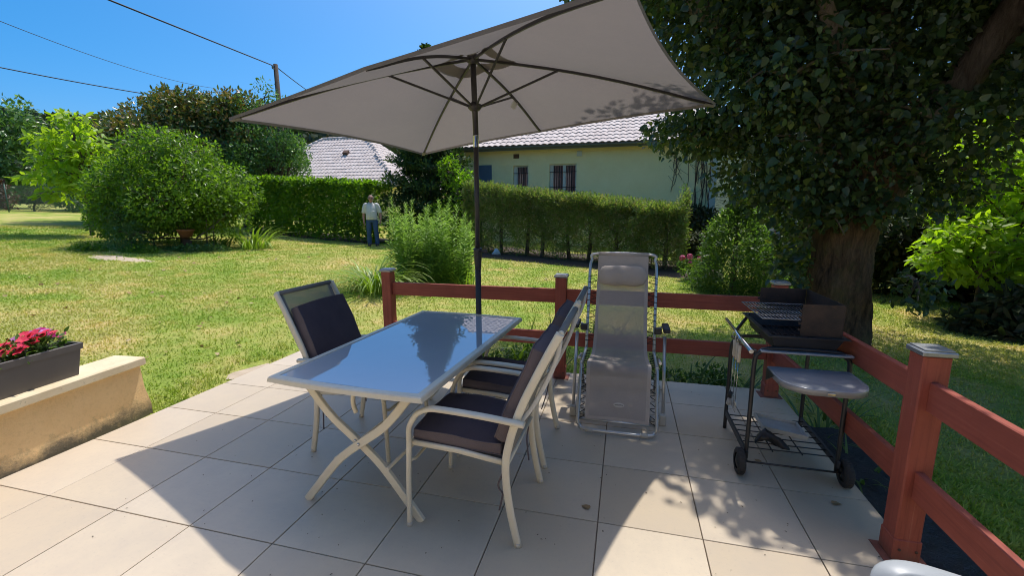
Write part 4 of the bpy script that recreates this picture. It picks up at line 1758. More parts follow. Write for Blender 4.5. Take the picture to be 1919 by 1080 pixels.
    for yy in (1.715, 2.302):
        mb = MB()
        mb.tube([(X0 - sw + .02, yy, .024), (X0 + sw - .02, yy, .024)], .010, 8)
        mb.build('stand_crossbar', M_['lounge_tube'], t)
    # headrest pillow
    hz = lerp2(hip, head, .80)
    mb = MB()
    G = []
    for k in range(17):
        u = -1 + 2 * k / 16
        env = (1 - abs(u) ** 7) ** .5 if abs(u) < 1 else 0.05
        env = max(env, .12)
        row = []
        for j in range(14):
            a = 2 * math.pi * j / 14
            ry, rz = .042, .086
            wob = 1 + .05 * math.sin(u * 9 + j) * (1 if j % 3 else .4)
            row.append(Vector((X0 + u * .198, hz[0] - .045 + math.cos(a) * ry * env * wob, hz[1] - .01 + math.sin(a) * rz * env * wob)))
        G.append(row)
    mb.grid(G, 0, True, True)
    mb.build('headrest', M_['lounge_hem'], t)


make_recliner()


# ================================================================== BARBECUE
def make_barbecue():
    xl, xr, yn, yf = 3.835, 4.315, 1.20, 1.765
    t = thing('barbecue_trolley', 'black charcoal barbecue trolley with wheels and side shelf near the railing corner', 'barbecue', (4.07, 1.5, 0))
    # two inverted U frames
    for y, zt, feet in ((yn, .785, .075), (yf, .70, 0.0)):
        mb = MB()
        P = [(xl, y, feet), (xl, y, .45), (xl, y, zt - .09), (xl + .02, y, zt - .03), (xl + .09, y, zt), (xr - .09, y, zt), (xr - .02, y, zt - .03), (xr, y, zt - .09), (xr, y, .45), (xr, y, feet)]
        mb.tube(catmull(P, 4), .0125, 10)
        mb.build('leg_frame', M_['grill_black'], t)
    for x in (xl, xr):
        mb = MB()
        mb.bar((x, yn - .03, .125), (x, yf + .01, .125), .012, .045, (0, 0, 1))
        mb.build('side_rail', M_['grill_black'], t)
        mb = MB()
        mb.bar((x, yn, .76), (x, yf, .69), .02, .02, (0, 0, 1))
        mb.build('top_rail', M_['grill_black'], t)
    # wire shelf
    mb = MB()
    for k in range(7):
        y = yn + .06 + k * .075
        mb.tube([(xl + .006, y, .13), (xr - .006, y, .13)], .004, 6)
    for x in (xl + .16, xr - .16):
        mb.tube([(x, yn + .05, .124), (x, yf - .04, .124)], .004, 6)
    mb.build('wire_shelf', M_['grill_black'], t)
    # wheels on an axle
    mb = MB()
    mb.tube([(xl - .05, yn - .02, .078), (xr + .05, yn - .02, .078)], .006, 8)
    mb.build('axle', M_['grill_black'], t)
    for sx, x in ((-1, xl - .035), (1, xr + .038)):
        My = Matrix.Rotation(math.pi / 2, 3, 'Y')
        mb = MB()
        prof = [(.046, -.020), (.068, -.021), (.0765, -.014), (.0765, .014), (.068, .021), (.046, .020)]
        mb.lathe(prof, (x, yn - .02, .0775), 28, My, 0, False)
        for k in range(28):
            a = 2 * math.pi * k / 28
            mb.box((x, yn - .02 + math.cos(a) * .0765, .0775 + math.sin(a) * .0765), (.03, .006, .004), Matrix.Rotation(a - math.pi / 2, 3, 'X'), .001)
        w = mb.build('wheel', M_['rubber'], t)
        mb = MB()
        mb.lathe([(.012, -.022), (.046, -.012), (.047, .012), (.012, .022)], (x, yn - .02, .0775), 20, My)
        mb.build('hub', M_['black_plastic'], w)
    # fire tray
    x0, x1, y0, y1, z0, z1 = 3.895, 4.275, 1.165, 1.765, .775, .868
    mb = MB()

    def R4(i, z):
        return [Vector((x0 + i, y0 + i, z)), Vector((x1 - i, y0 + i, z)), Vector((x1 - i, y1 - i, z)), Vector((x0 + i, y1 - i, z))]
    rings = [R4(.045, z0), R4(.012, z1 - .006), R4(-.012, z1 - .004), R4(-.012, z1), R4(.014, z1), R4(.047, z0 + .004)]
    for a, b in zip(rings[:-1], rings[1:]):
        for i in range(4):
            j = (i + 1) % 4
            mb.add([a[i], a[j], b[j], b[i]], [[0, 1, 2, 3]])
    mb.add(rings[0], [[3, 2, 1, 0]])
    mb.add(rings[-1], [[0, 1, 2, 3]])
    tr = mb.build('fire_tray', M_['grill_black'], t)
    mb = MB()
    for y in (1.22, 1.5, 1.72):
        mb.tube([(x0 + .03, y, z0 + .02), (x1 - .03, y, z0 + .02)], .004, 6)
    for k in range(9):
        x = x0 + .05 + k * .035
        mb.tube([(x, y0 + .05, z0 + .026), (x, y1 - .05, z0 + .026)], .003, 6)
    mb.build('charcoal_rack', M_['grill_rust'], tr)
    mb = MB()
    mb.bar((xl + .02, yn - .02, .772), (xr - .0, yn - .02, .772), .035, .012, (0, 0, 1))
    mb.build('tray_support', M_['grill_grey'], t)
    # wind shield: near piece, side piece, back piece
    zt = 1.052
    mb = MB()
    zz = z1 + .003

    def sheet(a, b, za, zb, mi=0, th=.002):
        d = Vector((b[0] - a[0], b[1] - a[1], 0)).normalized()
        n_ = Vector((-d.y, d.x, 0)) * th
        A, B = Vector((*a, 0)), Vector((*b, 0))
        vs = []
        for off in (-n_, n_):
            vs += [A + off + Vector((0, 0, za)), B + off + Vector((0, 0, za)), B + off + Vector((0, 0, zb)), A + off + Vector((0, 0, zb))]
        mb.add(vs, [[0, 1, 2, 3], [7, 6, 5, 4], [0, 4, 5, 1], [1, 5, 6, 2], [2, 6, 7, 3], [3, 7, 4, 0]], mi)
    sheet((4.05, 1.195), (4.252, 1.195), zz, zt)
    sheet((4.256, 1.195), (4.256, 1.735), zz, zt)
    sheet((4.252, 1.739), (3.98, 1.739), zz, zt)
    # notched edge that carries the grate
    for k in range(4):
        z = zz + .035 + k * .036
        mb.box((4.044, 1.195, z), (.016, .004, .014), None, .001)
        mb.box((3.974, 1.739, z), (.016, .004, .014), None, .001)
    ws = mb.build('wind_shield', M_['grill_rust'], t)
    # cooking grate hung high in the shield, jutting out to the left
    gx0, gx1, gy0, gy1, gz = 3.86, 4.235, 1.215, 1.69, .955
    mb = MB()
    mb.tube([(gx0, gy0, gz), (gx1, gy0, gz), (gx1, gy1, gz), (gx0, gy1, gz)], .0042, 6, True)
    for k in range(1, 19):
        x = gx0 + (gx1 - gx0) * k / 19
        mb.tube([(x, gy0, gz), (x, gy1, gz)], .0026, 5)
    for y in (1.34, 1.46, 1.58):
        mb.tube([(gx0, y, gz - .004), (gx1, y, gz - .004)], .003, 5)
    mb.build('cooking_grate', pmat('worn_wire', (.42, .42, .43), (.12, .11, .11), 9, .35, metal=.7), t)
    # side shelf towards the camera: rounded front, rolled edge
    mb = MB()
    c = []
    sx0, sx1, syb, syf = 3.90, 4.315, 1.19, .865
    r = .15
    c += [(sx0, syb), (sx0, syf + r * 1.35)]
    for k in range(1, 7):
        a = math.pi + (math.pi / 2) * k / 7
        c.append((sx0 + r + r * math.cos(a), syf + r + r * math.sin(a)))
    for k in range(1, 8):
        a = 1.5 * math.pi + (math.pi / 2) * k / 7
        c.append((sx1 - r + r * math.cos(a), syf + r + r * math.sin(a)))
    c += [(sx1, syb)]
    zs = .682
    cx_, cy_ = (sx0 + sx1) / 2, (syb + syf) / 2

    def sc(k):
        return [((x - cx_) * k + cx_, (y - cy_) * k + cy_) for x, y in c]
    rows = [[Vector((x, y, zs - .032)) for x, y in sc(.985)], [Vector((x, y, zs - .034)) for x, y in sc(1.0)], [Vector((x, y, zs - .004)) for x, y in sc(1.0)], [Vector((x, y, zs)) for x, y in sc(.985)],
            [Vector((x, y, zs - .001)) for x, y in sc(.95)], [Vector((x, y, zs - .0035)) for x, y in sc(.93)]]
    mb.grid(rows, 0, True, True)
    n_ = len(c)
    b = len(mb.v) - n_
    mb.f.append(list(range(b, b + n_)))
    mb.mi.append(0)
    mb.sm.append(False)
    sh = mb.build('side_shelf', M_['grill_grey'], t)
    mb = MB()
    mb.box((4.10, .862, zs - .018), (.035, .003, .012), None, .001)
    mb.build('name_plate', M_['chrome'], sh)
    for x in (sx0 + .0, sx1 - .0):
        mb = MB()
        mb.add([(x - .002, syb + .0, zs - .01), (x - .002, syb - .14, zs - .01), (x - .002, syb, zs - .085), (x + .002, syb, zs - .01), (x + .002, syb - .14, zs - .01), (x + .002, syb, zs - .085)],
               [[0, 2, 1], [3, 4, 5], [0, 1, 4, 3], [1, 2, 5, 4], [2, 0, 3, 5]])
        mb.build('shelf_bracket', M_['grill_black'], t)
    # handle rail on the left
    mb = MB()
    hy0, hy1 = 1.13, 1.80
    mb.tube([(3.795, hy0, .778), (3.795, hy1, .805)], .0125, 12)
    hd = mb.build('handle', M_['chrome'], t)
    mb = MB()
    for y, z in ((1.2, .781), (1.72, .802)):
        mb.tube(catmull([(3.795, y, z), (3.815, y + .01, z - .02), (xl + .01, y + .01, z - .05)], 4), .005, 6)
    mb.build('handle_bracket', M_['grill_black'], hd)
    mb = MB()
    mb.bar((3.84, 1.70, .75), (3.93, 1.76, .86), .06, .012, (1, 0, .3))
    mb.build('tray_crank', M_['grill_black'], t)
    # utensils on hooks
    kinds = [('fork', 1.36, 'barbecue fork hanging nearest the cook'), ('spatula', 1.42, 'barbecue turner with flat blade hanging from the handle, middle one'), ('basting_brush', 1.49, 'basting brush with black bristle head hanging from the handle')]
    for nm, y, lab in kinds:
        x = 3.79
        z = .79
        u = thing(nm, {'fork': 'long barbecue fork with pale wooden grip, hanging nearest the wheel', 'spatula': 'barbecue turner with pale grip between the fork and the brush', 'basting_brush': 'basting brush with pale grip and black bristle head'}[nm], 'utensil', (x, y, z), 'utensils hanging from the barbecue handle')
        mb = MB()
        mb.tube([Vector((x + .016 * math.sin(a), y, z - .012 + .020 * math.cos(a))) for a in [i * .57 for i in range(11)]], .0022, 6)
        mb.build('hook', M_['chrome'], u)
        mb = MB()
        mb.lathe([(.006, -.045), (.0105, -.05), (.0095, -.10), (.0115, -.145), (.008, -.155)], (x, y, z), 12)
        mb.build('grip', M_['pale_wood'], u)
        mb = MB()
        mb.tube([(x, y, z - .155), (x, y, z - .40)], .0025, 6)
        if nm == 'fork':
            for d in (-1, 1):
                mb.tube(catmull([(x, y, z - .40), (x, y + d * .012, z - .42), (x, y + d * .012, z - .48)], 4), .002, 5)
        elif nm == 'spatula':
            mb.box((x, y, z - .435), (.004, .055, .08), None, .0015)
        mb.build('shaft', M_['chrome'], u)
        if nm == 'basting_brush':
            mb = MB()
            mb.lathe([(.012, -.40), (.017, -.42), (.015, -.44)], (x, y, z), 10)
            mb.build('ferrule', M_['black_plastic'], u)
            mb = MB()
            for k in range(24):
                a = k * 2.4
                r_ = .012 * math.sqrt(k / 24)
                mb.tube([(x + r_ * math.cos(a), y + r_ * math.sin(a), z - .44), (x + r_ * 2 * math.cos(a), y + r_ * 2 * math.sin(a), z - .49)], .0022, 4)
            mb.build('bristles', M_['white_card'], u, 'stuff')
    # things lying on the wire shelf
    mb = MB()
    G = []
    for i in range(13):
        row = []
        for j in range(12):
            a = 2 * math.pi * j / 12
            u = i / 12
            rr = .045 * math.sin(math.pi * min(max(u, .04), .96)) ** .6 * (1 + .25 * math.sin(3 * a + i) + .15 * math.sin(5 * a - 2 * i))
            row.append(Vector((3.90 + .17 * u, 1.27 + .05 * math.sin(u * 5) + rr * math.cos(a), .165 + .03 * math.sin(u * 3) + rr * .75 * math.sin(a) * .9)))
        G.append(row)
    mb.grid(G, 0, True, True)
    o = mb.build('cloth', M_['black_plastic'])
    tag(o, 'crumpled black cloth lying on the bottom rack of the barbecue', 'cloth')
    t2 = thing('drip_tray', 'pale shallow tray propped on the bottom rack of the barbecue', 'tray', (4.10, 1.50, .136))
    Mr = Matrix.Rotation(R(9), 3, 'Y')
    mb = MB()
    mb.box((4.10, 1.50, .170), (.26, .20, .006), Mr, .002)
    for dx, dy, sx_, sy_ in ((0, .1, .26, .006), (0, -.1, .26, .006), (.13, 0, .006, .2), (-.13, 0, .006, .2)):
        mb.box(Vector((4.10, 1.50, .170)) + Mr @ Vector((dx, dy, .013)), (sx_, sy_, .026), Mr, .002)
    mb.build('tray_body', M_['white_card'], t2)


make_barbecue()


# ================================================================== RESIN CHAIR at the lower right
def make_resin_chair():
    # sits with its back to the railing, facing left; near arm just enters the view
    t = thing('resin_chair', 'pale grey resin garden chair in the lower right corner by the railing', 'chair', (4.0, -.62, 0))
    x0, y0 = 3.765, -.362
    for k, y in enumerate((y0, y0 - .54)):
        mb = MB()
        P = catmull([(3.735, y - .02, .640), (3.755, y - .005, .671), (3.82, y, .679), (3.96, y - .01, .660), (4.12, y - .02, .642), (4.24, y - .03, .67)], 5)
        prof = [(.011, -.027), (.015, -.019), (.016, 0), (.015, .019), (.011, .027), (-.008, .026), (-.010, 0), (-.008, -.026)]
        mb.sweep(P, prof, (0, 0, 1))
        mb.build('armrest', M_['resin'], t)
        mb = MB()
        mb.sweep(catmull([(3.765, y - .015, .64), (3.772, y - .02, .5), (3.76, y - .015, .25), (3.73, y + .01, .003)], 4), [(.018, -.02), (.018, .02), (-.014, .024), (-.014, -.024)], (1, 0, 0), sm=False)
        mb.build('front_leg', M_['resin'], t)
        mb = MB()
        mb.sweep(catmull([(4.20, y - .03, .66), (4.21, y - .02, .4), (4.235, y - .01, .2), (4.255, y + .01, .003)], 4), [(.018, -.02), (.018, .02), (-.014, .024), (-.014, -.024)], (1, 0, 0), sm=False)
        mb.build('rear_leg', M_['resin'], t)
    mb = MB()
    G = [[Vector((3.78 + .40 * u, y0 - .05 - .44 * v, .425 - .03 * u + .012 * math.cos(v * 6.28) - .02 * max(0, .12 - u) * 8)) for v in [j / 8 for j in range(9)]] for u in [i / 8 for i in range(9)]]
    mb.grid(G, 0, True)
    G2 = [[p - Vector((0, 0, .012)) for p in row] for row in G]
    mb.grid([r_[::-1] for r_ in G2], 0, True)
    mb.build('seat', M_['resin'], t)
    for k in range(7):
        v = k / 6
        mb = MB()
        y = y0 - .06 - .42 * v
        bow_ = .05 * (1 - (2 * v - 1) ** 2)
        mb.sweep(catmull([(4.17 + bow_, y, .41), (4.20 + bow_, y, .55), (4.225 + bow_ * .8, y, .70), (4.24 + bow_ * .6, y, .80 + .03 * (1 - (2 * v - 1) ** 2))], 4), [(.008, -.024), (.008, .024), (-.006, .024), (-.006, -.024)], (1, 0, 0), sm=False)
        mb.build('back_slat', M_['resin'], t)
    mb = MB()
    mb.sweep(catmull([(4.235, y0 - .02, .78), (4.265, y0 - .15, .82), (4.275, y0 - .27, .835), (4.265, y0 - .39, .82), (4.235, y0 - .52, .78)], 4), [(.02, -.012), (.02, .012), (-.02, .012), (-.02, -.012)], (0, 0, 1), sm=False)
    mb.build('back_rail', M_['resin'], t)


make_resin_chair()


# ================================================================== HOUSES
def roof_tile_mesh(pw=.245, ex=.36):
    mb = MB()
    n = 9
    h = .042
    lift = .030

    def prof(u):
        return h * (.5 + .5 * math.cos(2 * math.pi * (u - .5))) ** .8
    lo, hi, lip = [], [], []
    for i in range(n):
        u = i / (n - 1)
        lo.append(Vector(((u - .5) * pw * 1.02, 0, prof(u) + lift)))
        hi.append(Vector(((u - .5) * pw * 1.02, ex * 1.12, prof(u) * .97)))
        lip.append(Vector(((u - .5) * pw * 1.02, .002, prof(u) + lift - .022)))
    mb.grid([lo, hi], 0, True)
    mb.grid([lip, [v.copy() for v in lo]], 0, True)
    return mb


def tile_plane(roof, eave0, ex_dir, up_dir, nrm, cols, rows, keep, vis, limit=300, pw=.245, ex=.36):
    """rows of tiles on a slope; visible ones become objects, others one joined part"""
    base = roof_tile_mesh(pw, ex)
    me = base.mesh('roof_tile', M_['roof'])
    off = wloc(roof)
    M = Matrix((ex_dir, up_dir, nrm)).transposed()
    cand = []
    for r in range(rows):
        for c in range(cols):
            p = eave0 + ex_dir * ((c + .5) * pw) + up_dir * (r * ex)
            if keep(p):
                cand.append((not vis(p), (p - Vector(CAM)).length, p, r))
    cand.sort(key=lambda q: (q[0], q[1]))
    rest = MB()
    bw = [M @ v for v in base.v]
    for k, (nv, d, p, r) in enumerate(cand):
        jit = Vector((random.uniform(-.004, .004), random.uniform(-.006, .006), random.uniform(-.003, .004)))
        if k < limit and not nv:
            o = link('roof_tile', me, roof)
            mm = M.to_4x4()
            mm.translation = p - off + M @ jit
            o.matrix_local = mm
        else:
            rest.add([v + p + M @ jit for v in bw], base.f, 0, True)
    if rest.v:
        rest.build('tiling', M_['roof'], roof, 'stuff')


def px(p):
    d = Vector(p) - Vector(CAM)
    f = d.dot(Vector((-.2439, .9546, -.1714)))
    r = d.dot(Vector((.9689, .2476, 0)))
    u = d.dot(Vector((-.0424, .1661, .9852)))
    if f < .1:
        return (-9999, -9999)
    return (959.5 + 831 * r / f, 540 - 831 * u / f)


def make_house():
    gz = .2
    x0, x1, yf, yb = -4.3, 6.2, 16.5, 22.5
    zt = 4.0
    t = thing('house', 'pale yellow rendered bungalow with ribbed tile roof behind the conifer hedge', 'house', (1, yf, gz))
    th = .28
    w1 = (-1.46, -.83, 2.25, 3.375)
    w2 = (.03, 1.105, 2.25, 3.395)
    mb = MB()

    def wb(a, b, c, d, e, f):
        mb.box(((a + b) / 2, (c + d) / 2, (e + f) / 2), (b - a, d - c, f - e), None, .0)
    wb(x0, w1[0], yf, yf + th, gz - .6, zt)
    wb(w1[1], w2[0], yf, yf + th, gz - .6, zt)
    wb(w2[1], x1, yf, yf + th, gz - .6, zt)
    for w in (w1, w2):
        wb(w[0], w[1], yf + .0005, yf + th, w[3], zt)
        wb(w[0], w[1], yf + .0005, yf + th, gz - .6, w[2])
    wb(x0, x0 + th, yf + th, yb, gz - .6, zt)
    wb(x1 - th, x1, yf + th, yb, gz - .6, zt)
    wb(x0, x1, yb, yb + th, gz - .6, zt)
    # gable ends
    ry = (yf + yb) / 2 + .1
    rz = zt + (ry - yf + .42) * .555
    for xx in (x0 + .14, x1 - .14):
        mb.add([(xx - .14, yf, zt), (xx - .14, yb, zt), (xx - .14, ry, rz - .12), (xx + .14, yf, zt), (xx + .14, yb, zt), (xx + .14, ry, rz - .12)],
               [[0, 2, 1], [3, 4, 5], [0, 1, 4, 3], [1, 2, 5, 4], [2, 0, 3, 5]])
    mb.build('wall', M_['house_stucco'], t)
    # corner quoin strip at right
    mb = MB()
    mb.box((x1 - .10, yf - .012, 2.0), (.26, .03, 4.0), None, .006)
    mb.build('corner_pilaster', M_['house_trim'], t)
    # windows
    for w, two in ((w1, False), (w2, True)):
        mb = MB()
        fy = yf + .13
        xs = [w[0] + .10, w[1]] if not two else [w[0] + .09, w[1]]
        fr = .055
        mb.box((xs[0] + fr / 2, fy, (w[2] + w[3]) / 2), (fr, .07, w[3] - w[2]), None, .004)
        mb.box((xs[1] - fr / 2, fy, (w[2] + w[3]) / 2), (fr, .07, w[3] - w[2]), None, .004)
        mb.box(((xs[0] + xs[1]) / 2, fy, w[3] - fr / 2), (xs[1] - xs[0] - 2 * fr, .07, fr), None, .004)
        mb.box(((xs[0] + xs[1]) / 2, fy, w[2] + fr / 2), (xs[1] - xs[0] - 2 * fr, .07, fr), None, .004)
        if two:
            mb.box(((xs[0] + xs[1]) / 2, fy, (w[2] + w[3]) / 2), (.12, .07, w[3] - w[2] - 2 * fr), None, .004)
        mb.box((w[0] + .045, fy + .0, (w[2] + w[3]) / 2), (.09, .05, w[3] - w[2]), None, .003)
        wf = mb.build('window', M_['house_trim'], t)
        panes = [(xs[0] + fr, xs[1] - fr)] if not two else [(xs[0] + fr, (xs[0] + xs[1]) / 2 - .06), ((xs[0] + xs[1]) / 2 + .06, xs[1] - fr)]
        for a, b in panes:
            mb = MB()
            mb.box(((a + b) / 2, fy + .01, (w[2] + w[3]) / 2), (b - a, .008, w[3] - w[2] - 2 * fr), None, .0)
            mb.build('pane', pmat('window_glass', (.05, .045, .05), None, 3, .06, spec=.8), wf)
            mb = MB()
            G = [[Vector((a + (b - a) * i / 24, fy + .004 + .004 * math.sin(i * 1.3), z)) for i in range(25)] for z in (w[2] + fr, w[3] - fr)]
            mb.grid(G, 0, True)
            mb.build('curtain', M_['curtain'], wf)
            nb = 4
            for k in range(nb):
                x = a + (b - a) * (k + .5) / nb
                mb = MB()
                mb.tube([(x, yf + .05, w[2] + .02), (x, yf + .05, w[3] - .06)], .011, 6)
                mb.build('bar', M_['bars'], wf)
        mb = MB()
        mb.tube([(w[0], yf + .05, w[3] - .30), (w[1], yf + .05, w[3] - .30)], .011, 6)
        mb.tube([(w[0], yf + .05, w[2] + .25), (w[1], yf + .05, w[2] + .25)], .011, 6)
        mb.build('crossbar', M_['bars'], wf)
        mb = MB()
        mb.box(((w[0] + w[1]) / 2, yf + .02, w[2] - .02), (w[1] - w[0] + .1, .18, .05), None, .006)
        mb.build('sill', M_['house_trim'], wf)
    # blue-grey shutter, folded open on the wall
    mb = MB()
    mb.box((-2.74, yf - .02, 2.83), (.74, .034, 1.2), None, .005)
    sh = mb.build('shutter', M_['shutter'], t)
    mb = MB()
    for z in (2.45, 3.2):
        mb.box((-2.74, yf - .041, z), (.66, .008, .05), None, .002)
    mb.build('hinge', M_['shutter'], sh)
    # vent block and junction box
    mb = MB()
    mb.box((-1.33, yf - .004, 3.745), (.24, .02, .17), None, .003)
    for k in range(4):
        mb.box((-1.33, yf - .016, 3.69 + k * .035), (.18, .012, .012), Matrix.Rotation(.5, 3, 'X'), .001)
    mb.build('vent', M_['rusty'], t)
    mb = MB()
    mb.box((1.21, yf - .03, 3.765), (.20, .06, .20), None, .008)
    mb.build('junction_box', M_['house_trim'], t)
    # gutter and fascia
    mb = MB()
    G = []
    for i in range(2):
        x = (x0 - .4, x1 + .48)[i]
        G.append([Vector((x, yf - .46 + .07 * math.cos(a), 4.045 - .07 * math.sin(a))) for a in [math.pi * k / 7 for k in range(8)]])
    mb.grid(G, 0, True)
    mb.build('gutter', M_['gutter'], t)
    mb = MB()
    mb.box(((x0 + x1) / 2, yf - .375, 4.005), (x1 - x0 + .8, .025, .16), None, .003)
    mb.box(((x0 + x1) / 2, yf - .18, 4.02), (x1 - x0 + .8, .36, .02), None, .002)
    mb.build('fascia', M_['gutter'], t)
    # roof
    sl = math.atan(.555)
    e0 = Vector((x0 - .35, yf - .44, 4.075))
    up = Vector((0, math.cos(sl), math.sin(sl)))
    nr = Vector((0, -math.sin(sl), math.cos(sl)))
    Ls = (ry - (yf - .44)) / math.cos(sl)
    mb = MB()
    xa, xb = x0 - .35, x1 + .48
    pts = [(xa, yf - .40, 4.06), (xb, yf - .40, 4.06), (xb, ry, 4.06 + (ry - yf + .40) * .555), (xa, ry, 4.06 + (ry - yf + .40) * .555)]
    mb.add(pts + [(x, y, z - .06) for x, y, z in pts], [[0, 1, 2, 3], [7, 6, 5, 4], [0, 4, 5, 1], [1, 5, 6, 2], [3, 2, 6, 7], [0, 3, 7, 4]])
    b2 = [(xb, yb + .6, 4.06), (xa, yb + .6, 4.06)]
    mb.add([pts[3], pts[2], b2[0], b2[1]], [[0, 1, 2, 3]])
    roof = mb.build('roof', M_['roof'], t)
    cols = int((xb - xa) / .245) + 1
    tile_plane(roof, e0, Vector((1, 0, 0)), up, nr, cols, int(Ls / .36) + 1, lambda p: p.x < xb and p.y < ry, lambda p: px(p)[0] > 895 and px(p)[0] < 1380, 300)
    mb = MB()
    k = 0
    x = xa
    while x < xb:
        mb.tube([(x, ry, 4.10 + (ry - yf + .40) * .555), (x + .40, ry, 4.085 + (ry - yf + .40) * .555)], .10, 10)
        x += .38
    mb.build('ridge_tiles', M_['roof'], roof, 'stuff')


make_house()


def make_garage():
    # hip-roofed neighbour further back
    xr, xl, yf = -9.45, -21.7, 21.6
    ze, zr = 3.0, 6.42
    t = thing('outbuilding', 'hip roofed building with pinkish ribbed tiles behind the laurel hedge', 'building', (-15, 22, 1.0))
    mb = MB()
    mb.box((-15.55, 26.0, 1.75), (11.5, 8.0, 2.5), None, 0)
    mb.build('wall', M_['house_stucco'], t)
    mb = MB()
    G = [[Vector((x, yf - .05 + .07 * math.cos(a), ze - .03 - .07 * math.sin(a))) for a in [math.pi * k / 7 for k in range(8)]] for x in (xl, xr)]
    mb.grid(G, 0, True)
    mb.build('gutter', M_['gutter'], t)
    A, B, C_, D = Vector((xl, yf, ze)), Vector((xr, yf, ze)), Vector((xr, 30.4, ze)), Vector((xl, 30.4, ze))
    E_, F_ = Vector((-17.3, 26, zr)), Vector((-13.85, 26, zr))
    mb = MB()
    lo = Vector((0, 0, -.02))
    mb.add([A + lo, B + lo, C_ + lo, D + lo, E_ + lo, F_ + lo], [[0, 1, 5, 4], [1, 2, 5], [2, 3, 4, 5], [3, 0, 4], [3, 2, 1, 0]])
    roof = mb.build('roof', M_['roof'], t)
    sl = math.atan((zr - ze) / (26 - yf))
    up = Vector((0, math.cos(sl), math.sin(sl)))
    nr = Vector((0, -math.sin(sl), math.cos(sl)))

    def keep(p):
        k = (p.y - yf)
        return xl + k < p.x < xr - k and p.y < 26

    def vis(p):
        u, v = px(p)
        return 560 < u < 770 and 230 < v < 352
    tile_plane(roof, A.copy(), Vector((1, 0, 0)), up, nr, 51, 16, keep, vis, 300)
    # right hip slope, seen edge on
    up2 = Vector((-math.cos(sl), 0, math.sin(sl)))
    nr2 = Vector((math.sin(sl), 0, math.cos(sl)))
    tile_plane(roof, B.copy(), Vector((0, 1, 0)), up2, nr2, 36, 16, lambda p: yf + (xr - p.x) < p.y < 30.4 - (xr - p.x), lambda p: False, 0)
    for P, Q in ((B, F_), (A, E_), (E_, F_)):
        mb = MB()
        n = int((Q - P).length / .38)
        for k in range(n):
            a, b = P.lerp(Q, k / n), P.lerp(Q, (k + 1.05) / n)
            mb.tube([a + Vector((0, 0, .05)), b + Vector((0, 0, .03))], .10, 8)
        mb.build('ridge_tiles', M_['roof'], roof, 'stuff')
    # vent hood on the slope
    p = A + up * 3.55 + Vector((-14.45 - xl, 0, 0))
    mb = MB()
    mb.box(p + nr * .12, (.36, .34, .20), Matrix((Vector((1, 0, 0)), up, nr)).transposed(), .03)
    mb.box(p + nr * .12 - up * .172, (.26, .01, .13), Matrix((Vector((1, 0, 0)), up, nr)).transposed(), .004)
    mb.build('roof_vent', M_['rusty'], roof)


make_garage()


# ================================================================== POLE AND CABLES
def make_pole():
    t = thing('utility_pole', 'dark wooden utility pole rising behind the garden trees', 'utility pole', (-15.5, 20.1, 1.2))
    mb = MB()
    mb.tube([(-15.5, 20.1, .8), (-15.55, 20.12, 5), (-15.63, 20.2, 9.42)], [.16, .14, .115], 12)
    mb.build('shaft', M_['pole_wood'], t)
    mb = MB()
    mb.box((-15.62, 20.1, 9.15), (.06, .34, .06), None, .006)
    mb.lathe([(.04, 0), (.05, .03), (.03, .06), (.045, .09), (.02, .12)], (-15.62, 19.95, 9.19), 10)
    mb.build('insulator', M_['gutter'], t)

    def cable(P, label, r):
        mb = MB()
        a, b, sag = P
        a, b = Vector(a), Vector(b)
        pts = [a.lerp(b, s) - Vector((0, 0, sag * 4 * s * (1 - s))) for s in [i / 24 for i in range(25)]]
        mb.tube(pts, r, 5)
        tag(mb.build('cable', M_['wire']), label, 'cable', 'overhead cables')
    cable(((-15.62, 19.95, 9.30), (-10.6, 3.0, 7.15), .0), 'thick overhead cable from the utility pole up to the top edge of the sky', .028)
    cable(((-15.62, 20.25, 9.30), (-23.4, 38.0, 10.9), .25), 'overhead cable running on behind the parasol from the utility pole', .026)
    cable(((-26.07, 13.6, 10.66), (-38.05, 37.3, 13.95), .5), 'faint thin cable highest across the left sky', .017)
    cable(((-23.49, 11.63, 7.73), (-21.64, 18.4, 7.75), .06), 'lowest overhead cable ending in the magnolia tree', .024)


make_pole()


# ================================================================== FENCE
def make_fence():
    a, b = Vector((-35.0, 12.6, 0)), Vector((-22.5, 23.2, 0))
    t = thing('chain_link_fence', 'green chain link fence at the far left edge of the lawn', 'fence', ((a.x + b.x) / 2, (a.y + b.y) / 2, 1.6))
    L = (b - a).length
    d = (b - a).normalized()
    H = 1.5

    def at(s, h):
        p = a + d * s
        return Vector((p.x, p.y, tz(p.x, p.y) + h))
    mb = MB()
    s = 0
    sp = .13
    while s < L:
        for sg in (1, -1):
            e = s + sg * H
            p, q = at(s, .05), at(e, H)
            if -.5 < e < L + .5:
                mb.tube([p, q], .006, 3, False, False)
        s += sp
    mb.build('wire_mesh', M_['fence_green'], t)
    for h in (.08, .75, 1.48):
        mb = MB()
        mb.tube([at(L * i / 12, h) for i in range(13)], .006, 5)
        mb.build('tension_wire', M_['fence_green'], t)
    n = 7
    for i in range(n):
        p = at(L * i / (n - 1), 0)
        mb = MB()
        mb.tube([p - Vector((0, 0, .2)), p + Vector((0, 0, 1.56))], .03, 8)
        mb.sphere(p + Vector((0, 0, 1.565)), .034, 8, 5)
        mb.build('post', M_['fence_green'], t)


make_fence()


